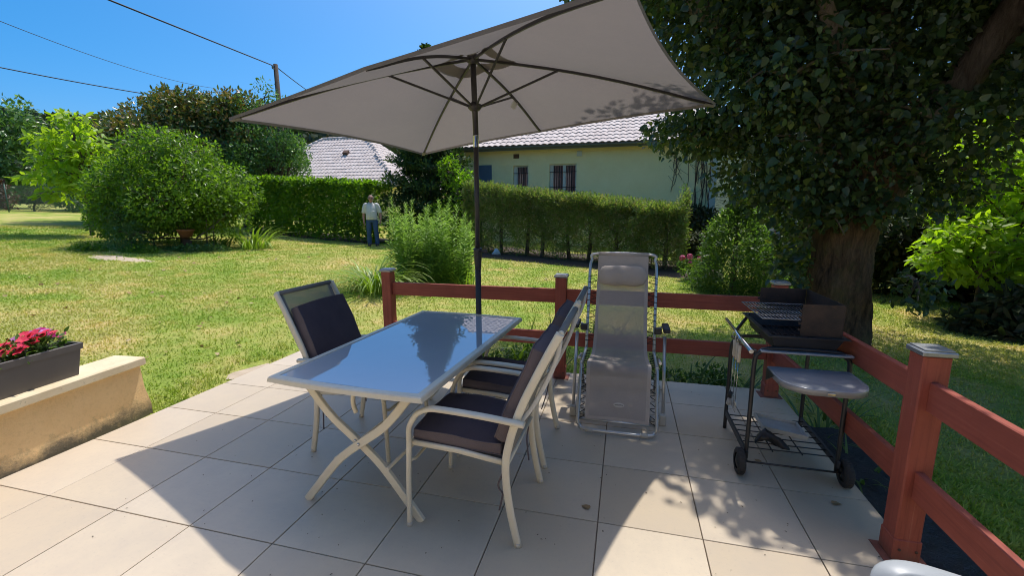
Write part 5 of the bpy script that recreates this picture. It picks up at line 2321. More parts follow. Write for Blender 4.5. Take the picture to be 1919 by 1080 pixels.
# ================================================================== TREES AND SHRUBS
def tree(name, label, cat, base, clusters, nleaf, size, tmpl, mat, trunk_pts=None, trunk_r=(.15, .08), bark='bark', group=None, inner=.45, gap=-.35, gs=2.2,
         singles=0, up=.7, out=.6, rnd=.7, droop=.3, limbs=True, crown='crown'):
    t = thing(name, label, cat, base, group)
    P, C = blob_points(clusters, nleaf, inner, gap, gs)
    ok = P[:, 2] > terr(P[:, 0], P[:, 1]) + .02
    P, C = P[ok], C[ok]
    T, Nn = orient(P, C, up, out, rnd, droop)
    S = RNG.uniform(size[0], size[1], len(P))
    if singles:
        v, dep = in_view(P, .98)
        order = np.argsort(np.where(v, dep, 1e9) / (S / S.mean()))[:singles]
        m = np.zeros(len(P), bool)
        m[order] = True
        m &= v
        leaf_singles(P[m], T[m], Nn[m], S[m], tmpl, mat, t)
        P, T, Nn, S = P[~m], T[~m], Nn[~m], S[~m]
    leaf_part(crown, P, T, Nn, S, tmpl, mat, t)
    tp = trunk_pts or [base, (base[0], base[1], base[2] + .5 * (clusters[0][0][2] - base[2])), clusters[0][0]]
    mb = trunk_mb(tp, trunk_r, 10, .07, len(P))
    mb.build('trunk', M_[bark], t)
    if limbs:
        mb = MB()
        b0 = Vector(tp[-2]).lerp(Vector(tp[-1]), .3)
        limbs_mb(mb, b0, [c for c, r in clusters], trunk_r[-1] * .8, len(P))
        rr = random.Random(len(P))
        for c, r in clusters:
            for k in range(4):
                q = Vector(c) + Vector((rr.uniform(-1, 1) * r[0], rr.uniform(-1, 1) * r[1], rr.uniform(-1, 1) * r[2])) * .75
                mb.tube(catmull([c, Vector(c).lerp(q, .5) + Vector((0, 0, .05 * r[2])), q], 3), [.022, .018, .014, .012, .01, .008, .006][:7], 4)
        mb.build('branches', M_[bark], t, 'stuff')
    return t


def blobs(c, r, n, seed, k=.55, flat=1.0):
    """a main ellipsoid broken into n smaller ones near its surface plus a core"""
    rr = random.Random(seed)
    out = [(tuple(c), tuple(x * .72 for x in r))]
    for i in range(n):
        th = 2 * math.pi * (i + rr.random()) / n * 2.4
        ph = rr.uniform(-.75, 1.0)
        q = math.sqrt(max(0, 1 - ph * ph * .9))
        s = rr.uniform(.55, .72)
        cc = (c[0] + r[0] * s * q * math.cos(th), c[1] + r[1] * s * q * math.sin(th), c[2] + r[2] * s * ph * flat)
        f = k * rr.uniform(.75, 1.15)
        out.append((cc, (r[0] * f, r[1] * f, r[2] * f)))
    return out


def make_linden():
    bx, by = 5.9, 5.28
    bz = tz(bx, by)
    base = (bx, by, bz)
    t = thing('linden_tree', 'huge dark linden tree with thick trunk shading the right of the patio', 'tree', base)
    fork = Vector((6.05, 5.25, 2.1))
    mb = trunk_mb([(bx, by, bz - .15), (bx, by, bz + .25), (5.89, 5.28, .8), (5.9, 5.26, 1.5), fork, (6.0, 5.3, 3.2)], [.53, .39, .335, .35, .38, .28], 72, .05, 5, True)
    mb.build('trunk', M_['bark_linden'], t)
    limbs = [([fork + Vector((.1, 0, -.4)), (6.55, 5.2, 2.6), (6.85, 5.05, 3.15), (7.15, 4.75, 3.95), (7.7, 4.3, 5.6)], [.26, .23, .19, .17, .10]),
             ([fork + Vector((-.1, 0, -.2)), (5.4, 5.3, 2.75), (4.6, 5.0, 3.3), (3.6, 4.9, 4.3), (2.4, 5.1, 5.3)], [.22, .18, .13, .10, .05]),
             ([fork, (6.1, 5.9, 3.2), (6.2, 6.7, 5), (6.4, 7.2, 7)], [.25, .2, .14, .07]),
             ([fork, (5.9, 5.0, 3.4), (5.7, 4.9, 5), (5.6, 5.2, 7.6)], [.25, .2, .15, .07]),
             ([fork, (5.5, 4.6, 2.9), (5.0, 4.1, 3.6), (4.6, 3.7, 4.4)], [.14, .11, .08, .04])]
    for P, r in limbs:
        m = trunk_mb(P, r, 12, .06, len(P) * 7 + int(r[0] * 100))
        m.build('limb', M_['bark_limb'], t)
    # cut stub with burr seen among the leaves
    m = trunk_mb([(4.75, 5.1, 3.35), (4.6, 4.95, 3.30), (4.5, 4.88, 3.27)], [.10, .115, .06], 10, .2, 3)
    m.build('burr', M_['bark_linden'], t)
    mb = MB()
    mb.tube(catmull([(4.58, 4.82, 3.42), (4.55, 4.6, 3.7), (4.57, 4.48, 4.1), (4.62, 4.4, 4.6)], 5), [.008] * 16, 5)
    mb.build('twig', M_['bark_limb'], t)
    # crown: leafy masses; front skirt recedes upward so that sun reaches the patio edge
    cl = [((6.3, 5.6, 4.3), (2.6, 2.3, 1.6)), ((5.2, 4.9, 3.6), (1.5, 1.5, 1.1)), ((4.6, 5.2, 3.1), (1.15, 1.2, .85)), ((4.2, 4.7, 4.1), (1.25, 1.2, .95)),
          ((3.3, 5.2, 4.9), (1.35, 1.2, .8)), ((2.2, 5.3, 5.15), (1.0, .95, .55)), ((5.1, 5.9, 5.6), (1.9, 1.7, 1.4)), ((6.6, 6.2, 7.0), (2.4, 1.9, 1.8)), ((5.4, 5.5, 7.4), (1.7, 1.5, 1.3)),
          ((7.5, 4.9, 4.4), (1.9, 1.7, 1.5)), ((8.4, 4.6, 3.5), (1.6, 1.5, 1.2)), ((7.2, 4.3, 3.2), (1.2, 1.0, .8)), ((9.2, 5.4, 4.8), (1.8, 1.8, 1.7)), ((8.3, 3.2, 4.0), (1.3, 1.1, 1.0)),
          ((6.2, 4.4, 2.55), (1.2, .9, .60)), ((5.3, 4.7, 2.2), (.95, .8, .62)), ((4.85, 5.3, 2.1), (.75, .8, .52)), ((5.45, 4.95, 1.55), (.55, .5, .50)), ((5.55, 5.6, 1.2), (.5, .5, .55)),
          ((6.75, 4.95, 2.0), (.55, .6, .50)), ((4.0, 5.3, 2.55), (.75, .7, .33)), ((4.35, 5.6, 2.75), (.7, .7, .5)), ((4.7, 4.2, 3.0), (1.0, .85, .55)),
          ((6.5, 4.75, .62), (.32, .3, .30)), ((5.35, 5.2, .75), (.45, .4, .35)), ((3.72, 5.45, 2.72), (.50, .45, .20)), ((4.7, 5.0, 4.9), (1.6, 1.2, 1.0)), ((5.6, 4.3, 4.6), (1.3, 1.0, .9)),
          ((7.0, 3.5, 4.9), (1.5, 1.0, 1.0)), ((4.45, 3.55, 4.15), (1.0, .7, .6)), ((5.0, 2.75, 4.3), (1.1, .9, .65)), ((5.9, 2.6, 4.5), (1.2, 1.0, .7)), ((6.4, 1.7, 5.0), (1.5, 1.2, .8)), ((7.6, .6, 5.2), (1.6, 1.3, .8)), ((9.2, 2.6, 4.6), (1.4, 1.2, 1.0)), ((9.5, .6, 5.0), (1.5, 1.3, .9)), ((8.0, 2.3, 4.9), (1.6, 1.3, .9)), ((3.4, 5.9, 4.2), (1.1, .8, .8)), ((9.8, 6.2, 3.6), (1.4, 1.4, 1.0)), ((4.75, 3.3, 5.2), (.9, .8, .7)), ((4.3, 3.9, 5.2), (1.1, .9, .8)), ((5.3, 3.6, 5.3), (1.1, .8, .9)), ((3.9, 4.3, 5.6), (.9, .9, .6)), ((7.8, 6.6, 4.9), (2.0, 1.8, 1.6)), ((7.9, 5.6, 6.4), (1.8, 1.6, 1.3)), ((5.0, 5.0, 1.75), (.6, .6, .40)), ((6.3, 4.75, 1.75), (.75, .4, .42)), ((5.7, 4.75, 1.55), (.55, .4, .35)), ((9.6, 3.9, 3.4), (1.3, 1.3, 1.1)), ((6.6, 3.7, 3.9), (1.1, .8, .8))]
    P, C = blob_points(cl, 160000, .25, -.62, 2.6)
    # nothing where the sun must pass to the lawn and the patio front
    g = P - np.array(SUN_DIR) * (P[:, 2] / SUN_DIR.z)[:, None]
    gn = snoise(g * np.array([1, 1, 0]), 5.0)
    thr = np.interp(g[:, 0], [3.2, 3.45, 3.75, 4.0, 4.6, 6], [.78, .58, .38, -.05, -.6, -1.5])
    bad = (P[:, 1] < -.8) | ((P[:, 2] > 2.0) & (g[:, 1] < thr + .22 * snoise(g * np.array([1, 1, 0]), 3.0) - np.where((gn < -.30) & (g[:, 0] > 3.45), .7, 0)))
    zone = (g[:, 0] > 3.2) & (g[:, 0] < 4.45) & (P[:, 2] > 1.9)
    # dapples thinning out into the shade
    bad |= zone & (g[:, 1] < thr + .55) & (gn > .05 + .5 * (g[:, 1] - thr))
    bad |= zone & (g[:, 1] < 2.3) & (gn > .78)
    bad |= (P[:, 2] < terr(P[:, 0], P[:, 1]) + .15)
    # keep the trunk and the big limb showing
    dv, dep = in_view(P)
    rel = P - CAMV
    f = rel @ np.array([-.2439, .9546, -.1714])
    u = 959.5 + 831.15 * (rel @ RGT) / f
    v = 540 - 831.15 * (rel @ np.array([-.0424, .1661, .9852])) / f
    # a ragged gap in the leaves in front of the big right limb
    la, lb = np.array([6.76, 5.1, 2.98]), np.array([7.28, 4.66, 4.35])
    na = np.cross(la - CAMV, lb - CAMV)
    na = na / np.linalg.norm(na)
    dist = np.abs(rel @ na)
    e1 = (la - CAMV) / np.linalg.norm(la - CAMV)
    e2 = np.cross(na, e1)
    ang = np.arctan2(rel @ e2, rel @ e1)
    amax = np.arctan2((lb - CAMV) @ e2, (lb - CAMV) @ e1)
    if amax < 0:
        ang, amax = -ang, -amax
    bad |= (dist < .20 + .10 * snoise(P, 4)) & (ang > 0) & (ang < amax) & (np.linalg.norm(rel, axis=1) < 8.0) & (P[:, 1] < 5.0)
    bad |= (u > 1524) & (u < 1632) & (P[:, 2] < 1.32 + .30 * snoise(P, 3.5)) & (P[:, 1] < 5.3)
    bad |= (np.hypot(P[:, 0] - 5.9, P[:, 1] - 5.28) < .42) & (P[:, 2] < 2)
    P, C = P[~bad], C[~bad]
    T, Nn = orient(P, C, .75, .35, .55, .55)
    S = np.clip(RNG.lognormal(math.log(.062), .32, len(P)), .04, .125)
    v_, dep = in_view(P, .97)
    order = np.argsort(np.where(v_, dep, 1e9) / (S / S.mean()))[:300]
    m = np.zeros(len(P), bool)
    m[order] = True
    m &= v_
    leaf_singles(P[m], T[m], Nn[m], S[m], LEAF_LIME, L_linden, t)
    leaf_part('crown', P[~m], T[~m], Nn[~m], S[~m], LEAF_LIME, L_linden, t)
    mb = MB()
    rr = random.Random(8)
    for (c, r) in cl[:24]:
        for k in range(5):
            q = Vector(c) + Vector((rr.uniform(-1, 1) * r[0], rr.uniform(-1, 1) * r[1], rr.uniform(-.9, .8) * r[2])) * .7
            if q.y < 2.9:
                continue
            mb.tube(catmull([c, Vector(c).lerp(q, .5) + Vector((0, 0, .1)), q], 3), [.03, .026, .022, .018, .014, .01, .006], 4)
    mb.build('branches', M_['bark_limb'], t, 'stuff')


make_linden()

# --- big clipped bush on the lawn
bz = tz(-10, 8.6)
tree('round_bush', 'large rounded bright green bush standing on the lawn', 'bush', (-10.1, 9.2, tz(-10.1, 9.2)),
     [((-10.4, 9.25, 2.1), (1.95, 1.85, 1.5)), ((-12.2, 9.0, 1.5), (.9, .8, .9)), ((-8.6, 9.4, 1.5), (.8, .8, .85))] + blobs((-10.4, 9.25, 2.15), (2.5, 2.15, 1.75), 26, 4, .36, 1.05), 38000, (.075, .135), LEAF_OVATE, L_bush,
     [(-10.1, 9.3, .3), (-10.1, 9.3, 1.2), (-10.1, 9.3, 2.0)], (.14, .09), inner=.58, gap=-.52, gs=2.8, singles=150, up=.55, out=.9, rnd=.5, droop=.1)
# --- trees behind
tree('magnolia_tree', 'magnolia tree with brownish glossy leaves behind the round bush', 'tree', (-16.6, 14.6, tz(-16.6, 14.6)),
     blobs((-17.6, 14.8, 4.5), (4.3, 2.4, 2.55), 19, 5, .40), 26000, (.14, .25), LEAF_OVATE, L_magnolia,
     [(-16.6, 14.6, .6), (-16.6, 14.6, 2.4), (-16.8, 14.7, 4.2)], (.22, .14), inner=.5, gap=-.3, gs=2.0, up=.5, out=.6, rnd=.8, droop=.0)
tree('magnolia_tree', 'smaller bronze tinged magnolia between the big magnolia and the holm oak', 'tree', (-14.0, 15.6, tz(-14, 15.6)),
     blobs((-14.2, 15.6, 4.6), (2.2, 2.0, 2.05), 10, 15, .45), 9500, (.14, .24), LEAF_OVATE, L_magnolia,
     [(-14, 15.6, .5), (-14, 15.6, 2.4), (-14.1, 15.6, 4.2)], (.18, .12), inner=.5, gap=-.3, gs=2.0, up=.5, out=.6, rnd=.8, droop=.0)
tree('holm_oak', 'dense blue green holm oak left of the parasol, with feathery top', 'tree', (-12.2, 15.6, tz(-12.2, 15.6)),
     blobs((-12.7, 15.6, 3.5), (2.1, 1.8, 2.1), 13, 6, .42) + [((-12.9, 15.5, 5.9), (.8, .8, .8)), ((-12.3, 15.5, 6.45), (.55, .55, .75)), ((-11.4, 15.5, 5.8), (.7, .7, .6)), ((-13.6, 15.5, 5.6), (.7, .7, .6))],
     19000, (.085, .15), LEAF_OVATE, L_holm, [(-12.2, 15.6, .4), (-12.2, 15.6, 2.0), (-12.1, 15.6, 3.6)], (.2, .13), inner=.45, gap=-.25, gs=2.6, up=.5, out=.6, rnd=.8, droop=.0)
tree('walnut_sapling', 'bright lime green walnut sapling left of the round bush', 'tree', (-14.9, 9.9, tz(-14.9, 9.9)),
     [((-15.1, 9.9, 4.0), (1.0, .8, .42)), ((-15.8, 9.8, 3.35), (.85, .7, .30)), ((-14.5, 9.9, 3.5), (.9, .7, .42)), ((-16.3, 9.6, 2.75), (.8, .6, .22)), ((-15.2, 9.8, 2.85), (.9, .7, .30)), ((-14.9, 9.9, 4.65), (.6, .5, .25)), ((-15.6, 9.6, 2.15), (.7, .6, .22)), ((-14.6, 9.7, 2.5), (.8, .6, .3)), ((-16.1, 9.7, 4.0), (.5, .5, .2))],
     1250, (.20, .33), LEAF_OVATE, L_walnut, [(-14.9, 9.9, .6), (-14.95, 9.9, 2.2), (-15.0, 9.9, 4.2)], (.07, .03), inner=.3, gap=-.6, gs=2, up=.9, out=.3, rnd=.35, droop=.25, singles=150)
tree('linden_sapling', 'mid green tree filling the gap behind the lime sapling', 'tree', (-20.6, 13.6, tz(-20.6, 13.6)), blobs((-20.6, 13.8, 3.5), (2.3, 1.8, 2.3), 12, 77, .42), 9000, (.10, .19), LEAF_OVATE, L_mid,
     [(-20.6, 13.6, .8), (-20.6, 13.7, 2), (-20.6, 13.8, 3.4)], (.14, .09), inner=.45, gap=-.35, gs=2.4, up=.5, out=.7, rnd=.7, droop=.1)
grp = 'dark trees beyond the far left fence'
for i, (c, r, lab, n) in enumerate([((-36.0, 18.5, 5.0), (3.0, 3.0, 3.9), 'tallest dark tree at the far left edge beyond the fence', 7000),
                                    ((-30.8, 21.5, 3.9), (3.0, 2.6, 2.6), 'grey green tree beyond the fence, half behind the lime sapling', 6000),
                                    ((-40, 16, 4.6), (3.5, 3, 3.6), 'dark tree beyond the fence outside the left edge', 5000),
                                    ((-25.5, 22.5, 4.2), (3.6, 2.6, 3.2), 'dark tree behind the magnolia beyond the fence', 6500)]):
    tree('dark_tree', lab, 'tree', (c[0], c[1], tz(c[0], c[1])), blobs(c, r, 9, 30 + i, .45), n, (.20, .38), LEAF_OVATE, L_holm,
         [(c[0], c[1], tz(c[0], c[1]) - .2), (c[0], c[1], c[2] * .5), c], (.25, .15), group=grp, inner=.4, gap=-.35)
tree('copper_shrub', 'reddish copper leaved shrub behind the chain link fence', 'shrub', (-33.4, 16.6, tz(-33.4, 16.6)), blobs((-33.4, 16.6, 2.6), (1.3, 1.1, 1.1), 6, 41, .5), 1800, (.12, .22), LEAF_OVATE, L_rust, trunk_r=(.06, .03))
tree('fence_shrub', 'green shrub low behind the chain link fence', 'shrub', (-29.4, 18.7, tz(-29.4, 18.7)), blobs((-29.6, 18.9, 2.1), (1.7, 1.2, .8), 6, 42, .5), 1800, (.12, .22), LEAF_OVATE, L_holm, trunk_r=(.06, .03))
tree('fence_shrub', 'grey dry shrub between the copper shrub and the fence', 'shrub', (-31.4, 17.6, tz(-31.4, 17.6)), blobs((-31.3, 17.9, 2.3), (1.2, 1.0, .9), 6, 43, .5), 1400, (.10, .2), LEAF_NARROW, L_dark, trunk_r=(.06, .03))


# --- clipped hedges
def hedge(name, label, a, b, z0, h0, h1, width, n, size, tmpl, mat, trunks, bark='bark', topfuzz=.12, depth=.3, gap=-.8, gs=4, singles=0, side_dir=.3, slant=0.0, thin=0.0):
    a, b = Vector((*a, 0)), Vector((*b, 0))
    d = (b - a)
    L = d.length
    d.normalize()
    nn = Vector((d.y, -d.x, 0))           # towards the camera
    t = thing(name, label, 'hedge', ((a.x + b.x) / 2, (a.y + b.y) / 2, z0))
    da, dn = np.array(d), np.array(nn)
    k = int(n * 1.35)
    s = RNG.random(k) * L
    which = RNG.random(k)
    h = h0 + (h1 - h0) * s / L + .06 * snoise(np.stack([s, 0 * s, 0 * s], 1), 2.3) + .04 * snoise(np.stack([s, 0 * s + 3, 0 * s], 1), 7.0)
    q = RNG.random(k)
    dep = np.abs(RNG.normal(0, depth, k))
    off = np.where(which < .55, width / 2 - dep, np.where(which < .70, -width / 2 + dep, RNG.uniform(-width / 2, width / 2, k)))
    zz = np.where(which < .70, h * q ** .85, h - np.abs(RNG.normal(0, depth * .7, k)) + np.minimum(RNG.exponential(topfuzz * .5, k), topfuzz * .9))
    ends = RNG.random(k) < .07
    s = np.where(ends, np.where(RNG.random(k) < .5, np.abs(RNG.normal(0, .1, k)), L - np.abs(RNG.normal(0, .1, k))), s)
    x = a.x + da[0] * s + dn[0] * off
    y = a.y + da[1] * s + dn[1] * off
    gz = terr(x, y)
    lump = .13 * snoise(np.stack([x, y, zz], 1), 1.8) + .05 * snoise(np.stack([x, y, zz], 1), 6.0)
    x += dn[0] * lump
    y += dn[1] * lump
    P = np.stack([x, y, gz + zz + .05], 1)
    nz = snoise(P, gs)
    keep = nz > gap + RNG.normal(size=k) * .15
    if thin:
        front = (which < .55)
        col = snoise(np.stack([s * 1.0, zz * .35, 0 * s], 1), 3.1) + .5 * snoise(np.stack([s, zz * .8, 0 * s + 4], 1), 6.0)
        keep &= ~(front & (RNG.random(k) < np.clip(.35 - .45 * col + thin * (1 - zz / h) ** 1.2, 0, .93)))
    P = P[keep][:n]
    C = P - np.where((which[keep][:n] < .7)[:, None], np.where((off[keep][:n] > 0)[:, None], dn[None], -dn[None]), np.array([[0, 0, 1.0]]))
    T, Nn = orient(P, C, .5, .7, .6, -.25 if slant else .1)
    S = RNG.uniform(size[0], size[1], len(P))
    if singles:
        v, dd = in_view(P, .98)
        order = np.argsort(np.where(v & (which[keep][:n] < .55), dd, 1e9))[:singles]
        m = np.zeros(len(P), bool)
        m[order] = True
        leaf_singles(P[m], T[m], Nn[m], S[m], tmpl, mat, t)
        P, T, Nn, S = P[~m], T[~m], Nn[~m], S[~m]
    leaf_part('foliage', P, T, Nn, S, tmpl, mat, t)
    rr = random.Random(n)
    for i in range(trunks):
        s_ = L * (i + .5 + rr.uniform(-.2, .2)) / trunks
        p = a + d * s_ + nn * rr.uniform(-.05, .18)
        g = tz(p.x, p.y)
        hh = (h0 + (h1 - h0) * s_ / L) * .92
        m = trunk_mb([(p.x, p.y, g - .05), (p.x + rr.uniform(-.06, .06), p.y, g + hh * .5), (p.x + rr.uniform(-.08, .08), p.y, g + hh)], [.065, .05, .02], 8, .1, i)
        tr = m.build('trunk', M_[bark], t)
        mb = MB()
        for k_ in range(12):
            z = g + hh * rr.uniform(.2, .95)
            dx = rr.choice((-1, 1)) * rr.uniform(.2, .55)
            q0 = Vector((p.x, p.y, z))
            q1 = q0 + d * dx + nn * rr.uniform(-.25, .3) + Vector((0, 0, rr.uniform(.1, .4)))
            mb.tube([q0, q0.lerp(q1, .5) + Vector((0, 0, -.03)), q1], [.012, .008, .004], 4)
        mb.build('branches', M_[bark], tr, 'stuff')
    return t


hedge('laurel_hedge', 'tall clipped bright topped laurel hedge left of the standing man', (-11.6, 14.0), (-5.75, 13.45), .5, 2.12, 2.12, 1.3, 19000, (.10, .17), LEAF_OVATE, L_hedge, 7, topfuzz=.10, depth=.22, gap=-.9)
hedge('thuja_hedge', 'clipped thuja hedge with bare trunks in front of the yellow house', (-1.9, 12.75), (4.65, 11.35), .1, 1.98, 1.55, 1.05, 64000, (.08, .17), LEAF_SPRAY, L_thuja, 9, topfuzz=.22, depth=.22, gap=-.42, gs=3.4, slant=1, thin=.42)


# dark soil under the hedges, its colour also standing in for their shadow
for nm, (ax, ay), (bx_, by_), w0, w1 in (('hedge_soil_shade', (-2.6, 12.75), (5.6, 11.15), 1.25, 1.6), ('hedge_soil_shade', (-11.8, 14.0), (-5.6, 13.4), .7, 1.0)):
    mb = MB()
    a_, b_ = Vector((ax, ay, 0)), Vector((bx_, by_, 0))
    d_ = (b_ - a_).normalized()
    n_ = Vector((d_.y, -d_.x, 0))
    G = []
    for i in range(25):
        p = a_.lerp(b_, i / 24)
        row = []
        for k in range(7):
            o = w0 - (w0 + w1) * k / 6 + (.10 * math.sin(i * 1.7) + .07 * math.sin(i * 3.1) if k == 0 else 0)
            q = p + n_ * o
            row.append(Vector((q.x, q.y, tz(q.x, q.y) + (.004 if k == 0 else .05 + .015 * math.sin(i * 2.3 + k * 1.9)))))
        G.append(row)
    mb.grid(G)
    mb.build(nm, M_['soil'], None, 'structure')


# --- dark cypress behind the parasol pole
def make_cypress():
    bx, by = -4.2, 14.5
    g = tz(bx, by)
    t = thing('cypress_tree', 'dark feathery cypress behind the parasol pole, between the two roofs', 'tree', (bx, by, g))
    n = 17000
    h = 6.75
    q = RNG.random(n) ** 1.25
    z = g + .15 + q * h
    rad = np.interp(q, [0, .12, .35, .65, .82, 1], [1.45, 1.75, 1.6, .85, .22, .04])
    th = RNG.uniform(0, 2 * np.pi, n)
    lay = .8 + .25 * np.sin(q * 60 + th * 2) + .18 * snoise(np.stack([np.cos(th) * 2, np.sin(th) * 2, z], 1), 2.2)
    r = rad * np.clip(.35 + .65 * RNG.random(n) ** .45, 0, 1) * lay
    P = np.stack([bx + r * np.cos(th), by + r * np.sin(th), z], 1)
    C = np.stack([np.full(n, bx), np.full(n, by), z - .5], 1)
    T, Nn = orient(P, C, .45, .6, .5, -.1)
    leaf_part('crown', P, T, Nn, RNG.uniform(.16, .36, n), LEAF_SPRAY, L_conifer, t)
    m = trunk_mb([(bx, by, g - .1), (bx, by, g + 3), (bx, by, g + 7.2)], [.2, .13, .02], 10, .07, 2)
    m.build('trunk', M_['bark'], t)
    mb = MB()
    rr = random.Random(5)
    for k in range(70):
        qz = rr.random() ** 1.2
        zz = g + .3 + qz * 6.6
        a = rr.uniform(0, 6.28)
        L = float(np.interp(qz, [0, .12, .35, .7, 1], [1.3, 1.5, 1.4, .75, .05])) * .85
        mb.tube([(bx, by, zz), (bx + L * .5 * math.cos(a), by + L * .5 * math.sin(a), zz + .05 * L), (bx + L * math.cos(a), by + L * math.sin(a), zz + .35 * L)], [.03, .02, .006], 4)
    mb.build('branches', M_['bark'], t, 'stuff')


make_cypress()
# yellow-green shrub edge right of the cypress and dark shrubs at the hedge end
tree('laurel_shrub', 'loose dark laurel with yellow green tips between cypress and thuja hedge', 'shrub', (-2.6, 12.9, tz(-2.6, 12.9)),
     [((-2.7, 13.0, 1.2), (.8, .7, 1.0)), ((-2.3, 13.1, 2.1), (.55, .5, .9)), ((-2.9, 13.2, 2.9), (.4, .4, .6)), ((-3.2, 12.8, 1.0), (.7, .6, .8))], 3000, (.10, .17), LEAF_OVATE, L_hedge, trunk_r=(.06, .03))
tree('ivy_shrub', 'dark shrub against the bare right corner of the yellow house', 'shrub', (5.7, 15.4, tz(5.7, 15.4)),
     blobs((5.75, 15.5, .95), (.65, .5, 1.0), 5, 51, .5), 2200, (.10, .18), LEAF_OVATE, L_dark, trunk_r=(.05, .03))
tree('ivy_shrub', 'low dark shrub between the thuja hedge end and the yew', 'shrub', (5.0, 12.2, tz(5.0, 12.2)),
     blobs((5.15, 12.4, .45), (.7, .5, .75), 5, 52, .5), 2200, (.10, .18), LEAF_OVATE, L_dark, trunk_r=(.05, .03))


def make_vine():
    t = thing('dead_vine', 'bare brown creeper stems on the right end of the house wall', 'creeper', (5.5, 16.46, .3))
    rr = random.Random(21)
    for k in range(16):
        x = 4.3 + rr.random() * 1.75 if k > 5 else 5.55 + rr.random() * .45
        z1 = rr.uniform(3.5, 3.95)
        z0 = rr.uniform(.4, 1.4) if x > 5.4 else rr.uniform(1.9, 2.9)
        n = 9
        P = []
        xx = x
        for i in range(n):
            xx += rr.gauss(0, .045)
            P.append((xx, 16.475 - .01 * rr.random(), z1 + (z0 - z1) * i / (n - 1)))
        mb = MB()
        mb.tube(catmull(P, 2), .009 if k > 5 else .014, 4)
        for i in range(2, n - 1, 2):
            q = Vector(P[i])
            mb.tube([q, q + Vector((rr.uniform(-.3, .3), 0, rr.uniform(.05, .35)))], .005, 3)
        mb.build('stem', M_['rusty'], t)


make_vine()


# --- conifers and shrubs on the right
def make_yew():
    bx, by = 5.35, 8.75
    g = tz(bx, by)
    t = thing('yew_bush', 'young conical yew growing left of the linden trunk', 'bush', (bx, by, g))
    n = 11000
    h = 1.9
    q = RNG.random(n) ** 1.15
    z = g + .05 + q * h
    rad = np.interp(q, [0, .2, .6, 1], [1.02, 1.1, .7, .05])
    th = RNG.uniform(0, 2 * np.pi, n)
    r = rad * (.35 + .65 * RNG.random(n) ** .5) * (.85 + .3 * snoise(np.stack([np.cos(th) * 2, np.sin(th) * 2, z * 2], 1), 2))
    P = np.stack([bx + r * np.cos(th), by + r * np.sin(th), z], 1)
    C = np.stack([np.full(n, bx), np.full(n, by), z - .25], 1)
    T, Nn = orient(P, C, .5, .5, .5, -.2)
    leaf_part('foliage', P, T, Nn, RNG.uniform(.07, .15, n), LEAF_SPRAY, L_mid, t)
    m = trunk_mb([(bx, by, g - .1), (bx, by, g + .9), (bx, by, g + 1.7)], [.07, .045, .01], 8, .08, 2)
    m.build('trunk', M_['bark'], t)


make_yew()
for i, (c, r, lab, n, mt) in enumerate([
    ((6.7, 10.2, 1.0), (1.1, .9, 1.3), 'leafy green shrub between the yew and the linden trunk', 4200, L_mid),
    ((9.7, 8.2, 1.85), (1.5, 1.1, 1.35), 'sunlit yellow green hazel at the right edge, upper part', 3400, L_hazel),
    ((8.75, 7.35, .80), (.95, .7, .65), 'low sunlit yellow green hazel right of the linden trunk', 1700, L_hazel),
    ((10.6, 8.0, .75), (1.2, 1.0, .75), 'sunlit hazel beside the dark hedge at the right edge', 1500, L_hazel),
    ((10.0, 12.6, 1.0), (1.6, 1.3, 1.3), 'distant pale green shrub seen right of the linden trunk', 3800, L_mid),
]):
    tree('garden_shrub', lab, 'shrub', (c[0], c[1], tz(c[0], c[1])), blobs(c, r, 8, 60 + i, .5), n, (.09, .17) if mt is not L_hazel else (.10, .19), LEAF_OVATE, mt,
         [(c[0], c[1], tz(c[0], c[1]) - .1), (c[0], c[1], c[2] * .5), c], (.03, .02), group='shrubs beyond the linden', inner=.35, gap=-.5, gs=2.4, singles=(90 if mt is L_hazel else 0), up=.8, out=.4, rnd=.5)
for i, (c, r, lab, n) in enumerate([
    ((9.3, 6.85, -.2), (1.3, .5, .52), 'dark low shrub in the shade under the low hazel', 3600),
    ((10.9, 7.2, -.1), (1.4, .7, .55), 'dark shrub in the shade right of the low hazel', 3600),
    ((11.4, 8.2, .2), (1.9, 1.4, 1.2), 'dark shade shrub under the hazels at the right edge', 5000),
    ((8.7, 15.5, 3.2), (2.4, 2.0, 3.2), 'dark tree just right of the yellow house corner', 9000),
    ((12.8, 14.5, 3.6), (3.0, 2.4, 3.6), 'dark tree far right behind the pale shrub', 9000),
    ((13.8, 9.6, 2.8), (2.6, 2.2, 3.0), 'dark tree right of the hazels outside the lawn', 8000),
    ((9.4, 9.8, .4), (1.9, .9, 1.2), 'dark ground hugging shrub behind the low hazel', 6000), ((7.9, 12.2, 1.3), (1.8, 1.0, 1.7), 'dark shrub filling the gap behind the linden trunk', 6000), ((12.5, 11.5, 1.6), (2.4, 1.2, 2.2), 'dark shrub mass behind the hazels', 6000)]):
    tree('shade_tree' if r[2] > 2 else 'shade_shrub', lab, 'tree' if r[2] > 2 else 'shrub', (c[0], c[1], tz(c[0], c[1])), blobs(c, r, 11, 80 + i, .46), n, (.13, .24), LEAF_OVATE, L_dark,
         [(c[0], c[1], tz(c[0], c[1]) - .2), (c[0], c[1], max(c[2] * .5, .1)), c], (.16, .09), group='dark greenery on the right', inner=.4, gap=-.5)


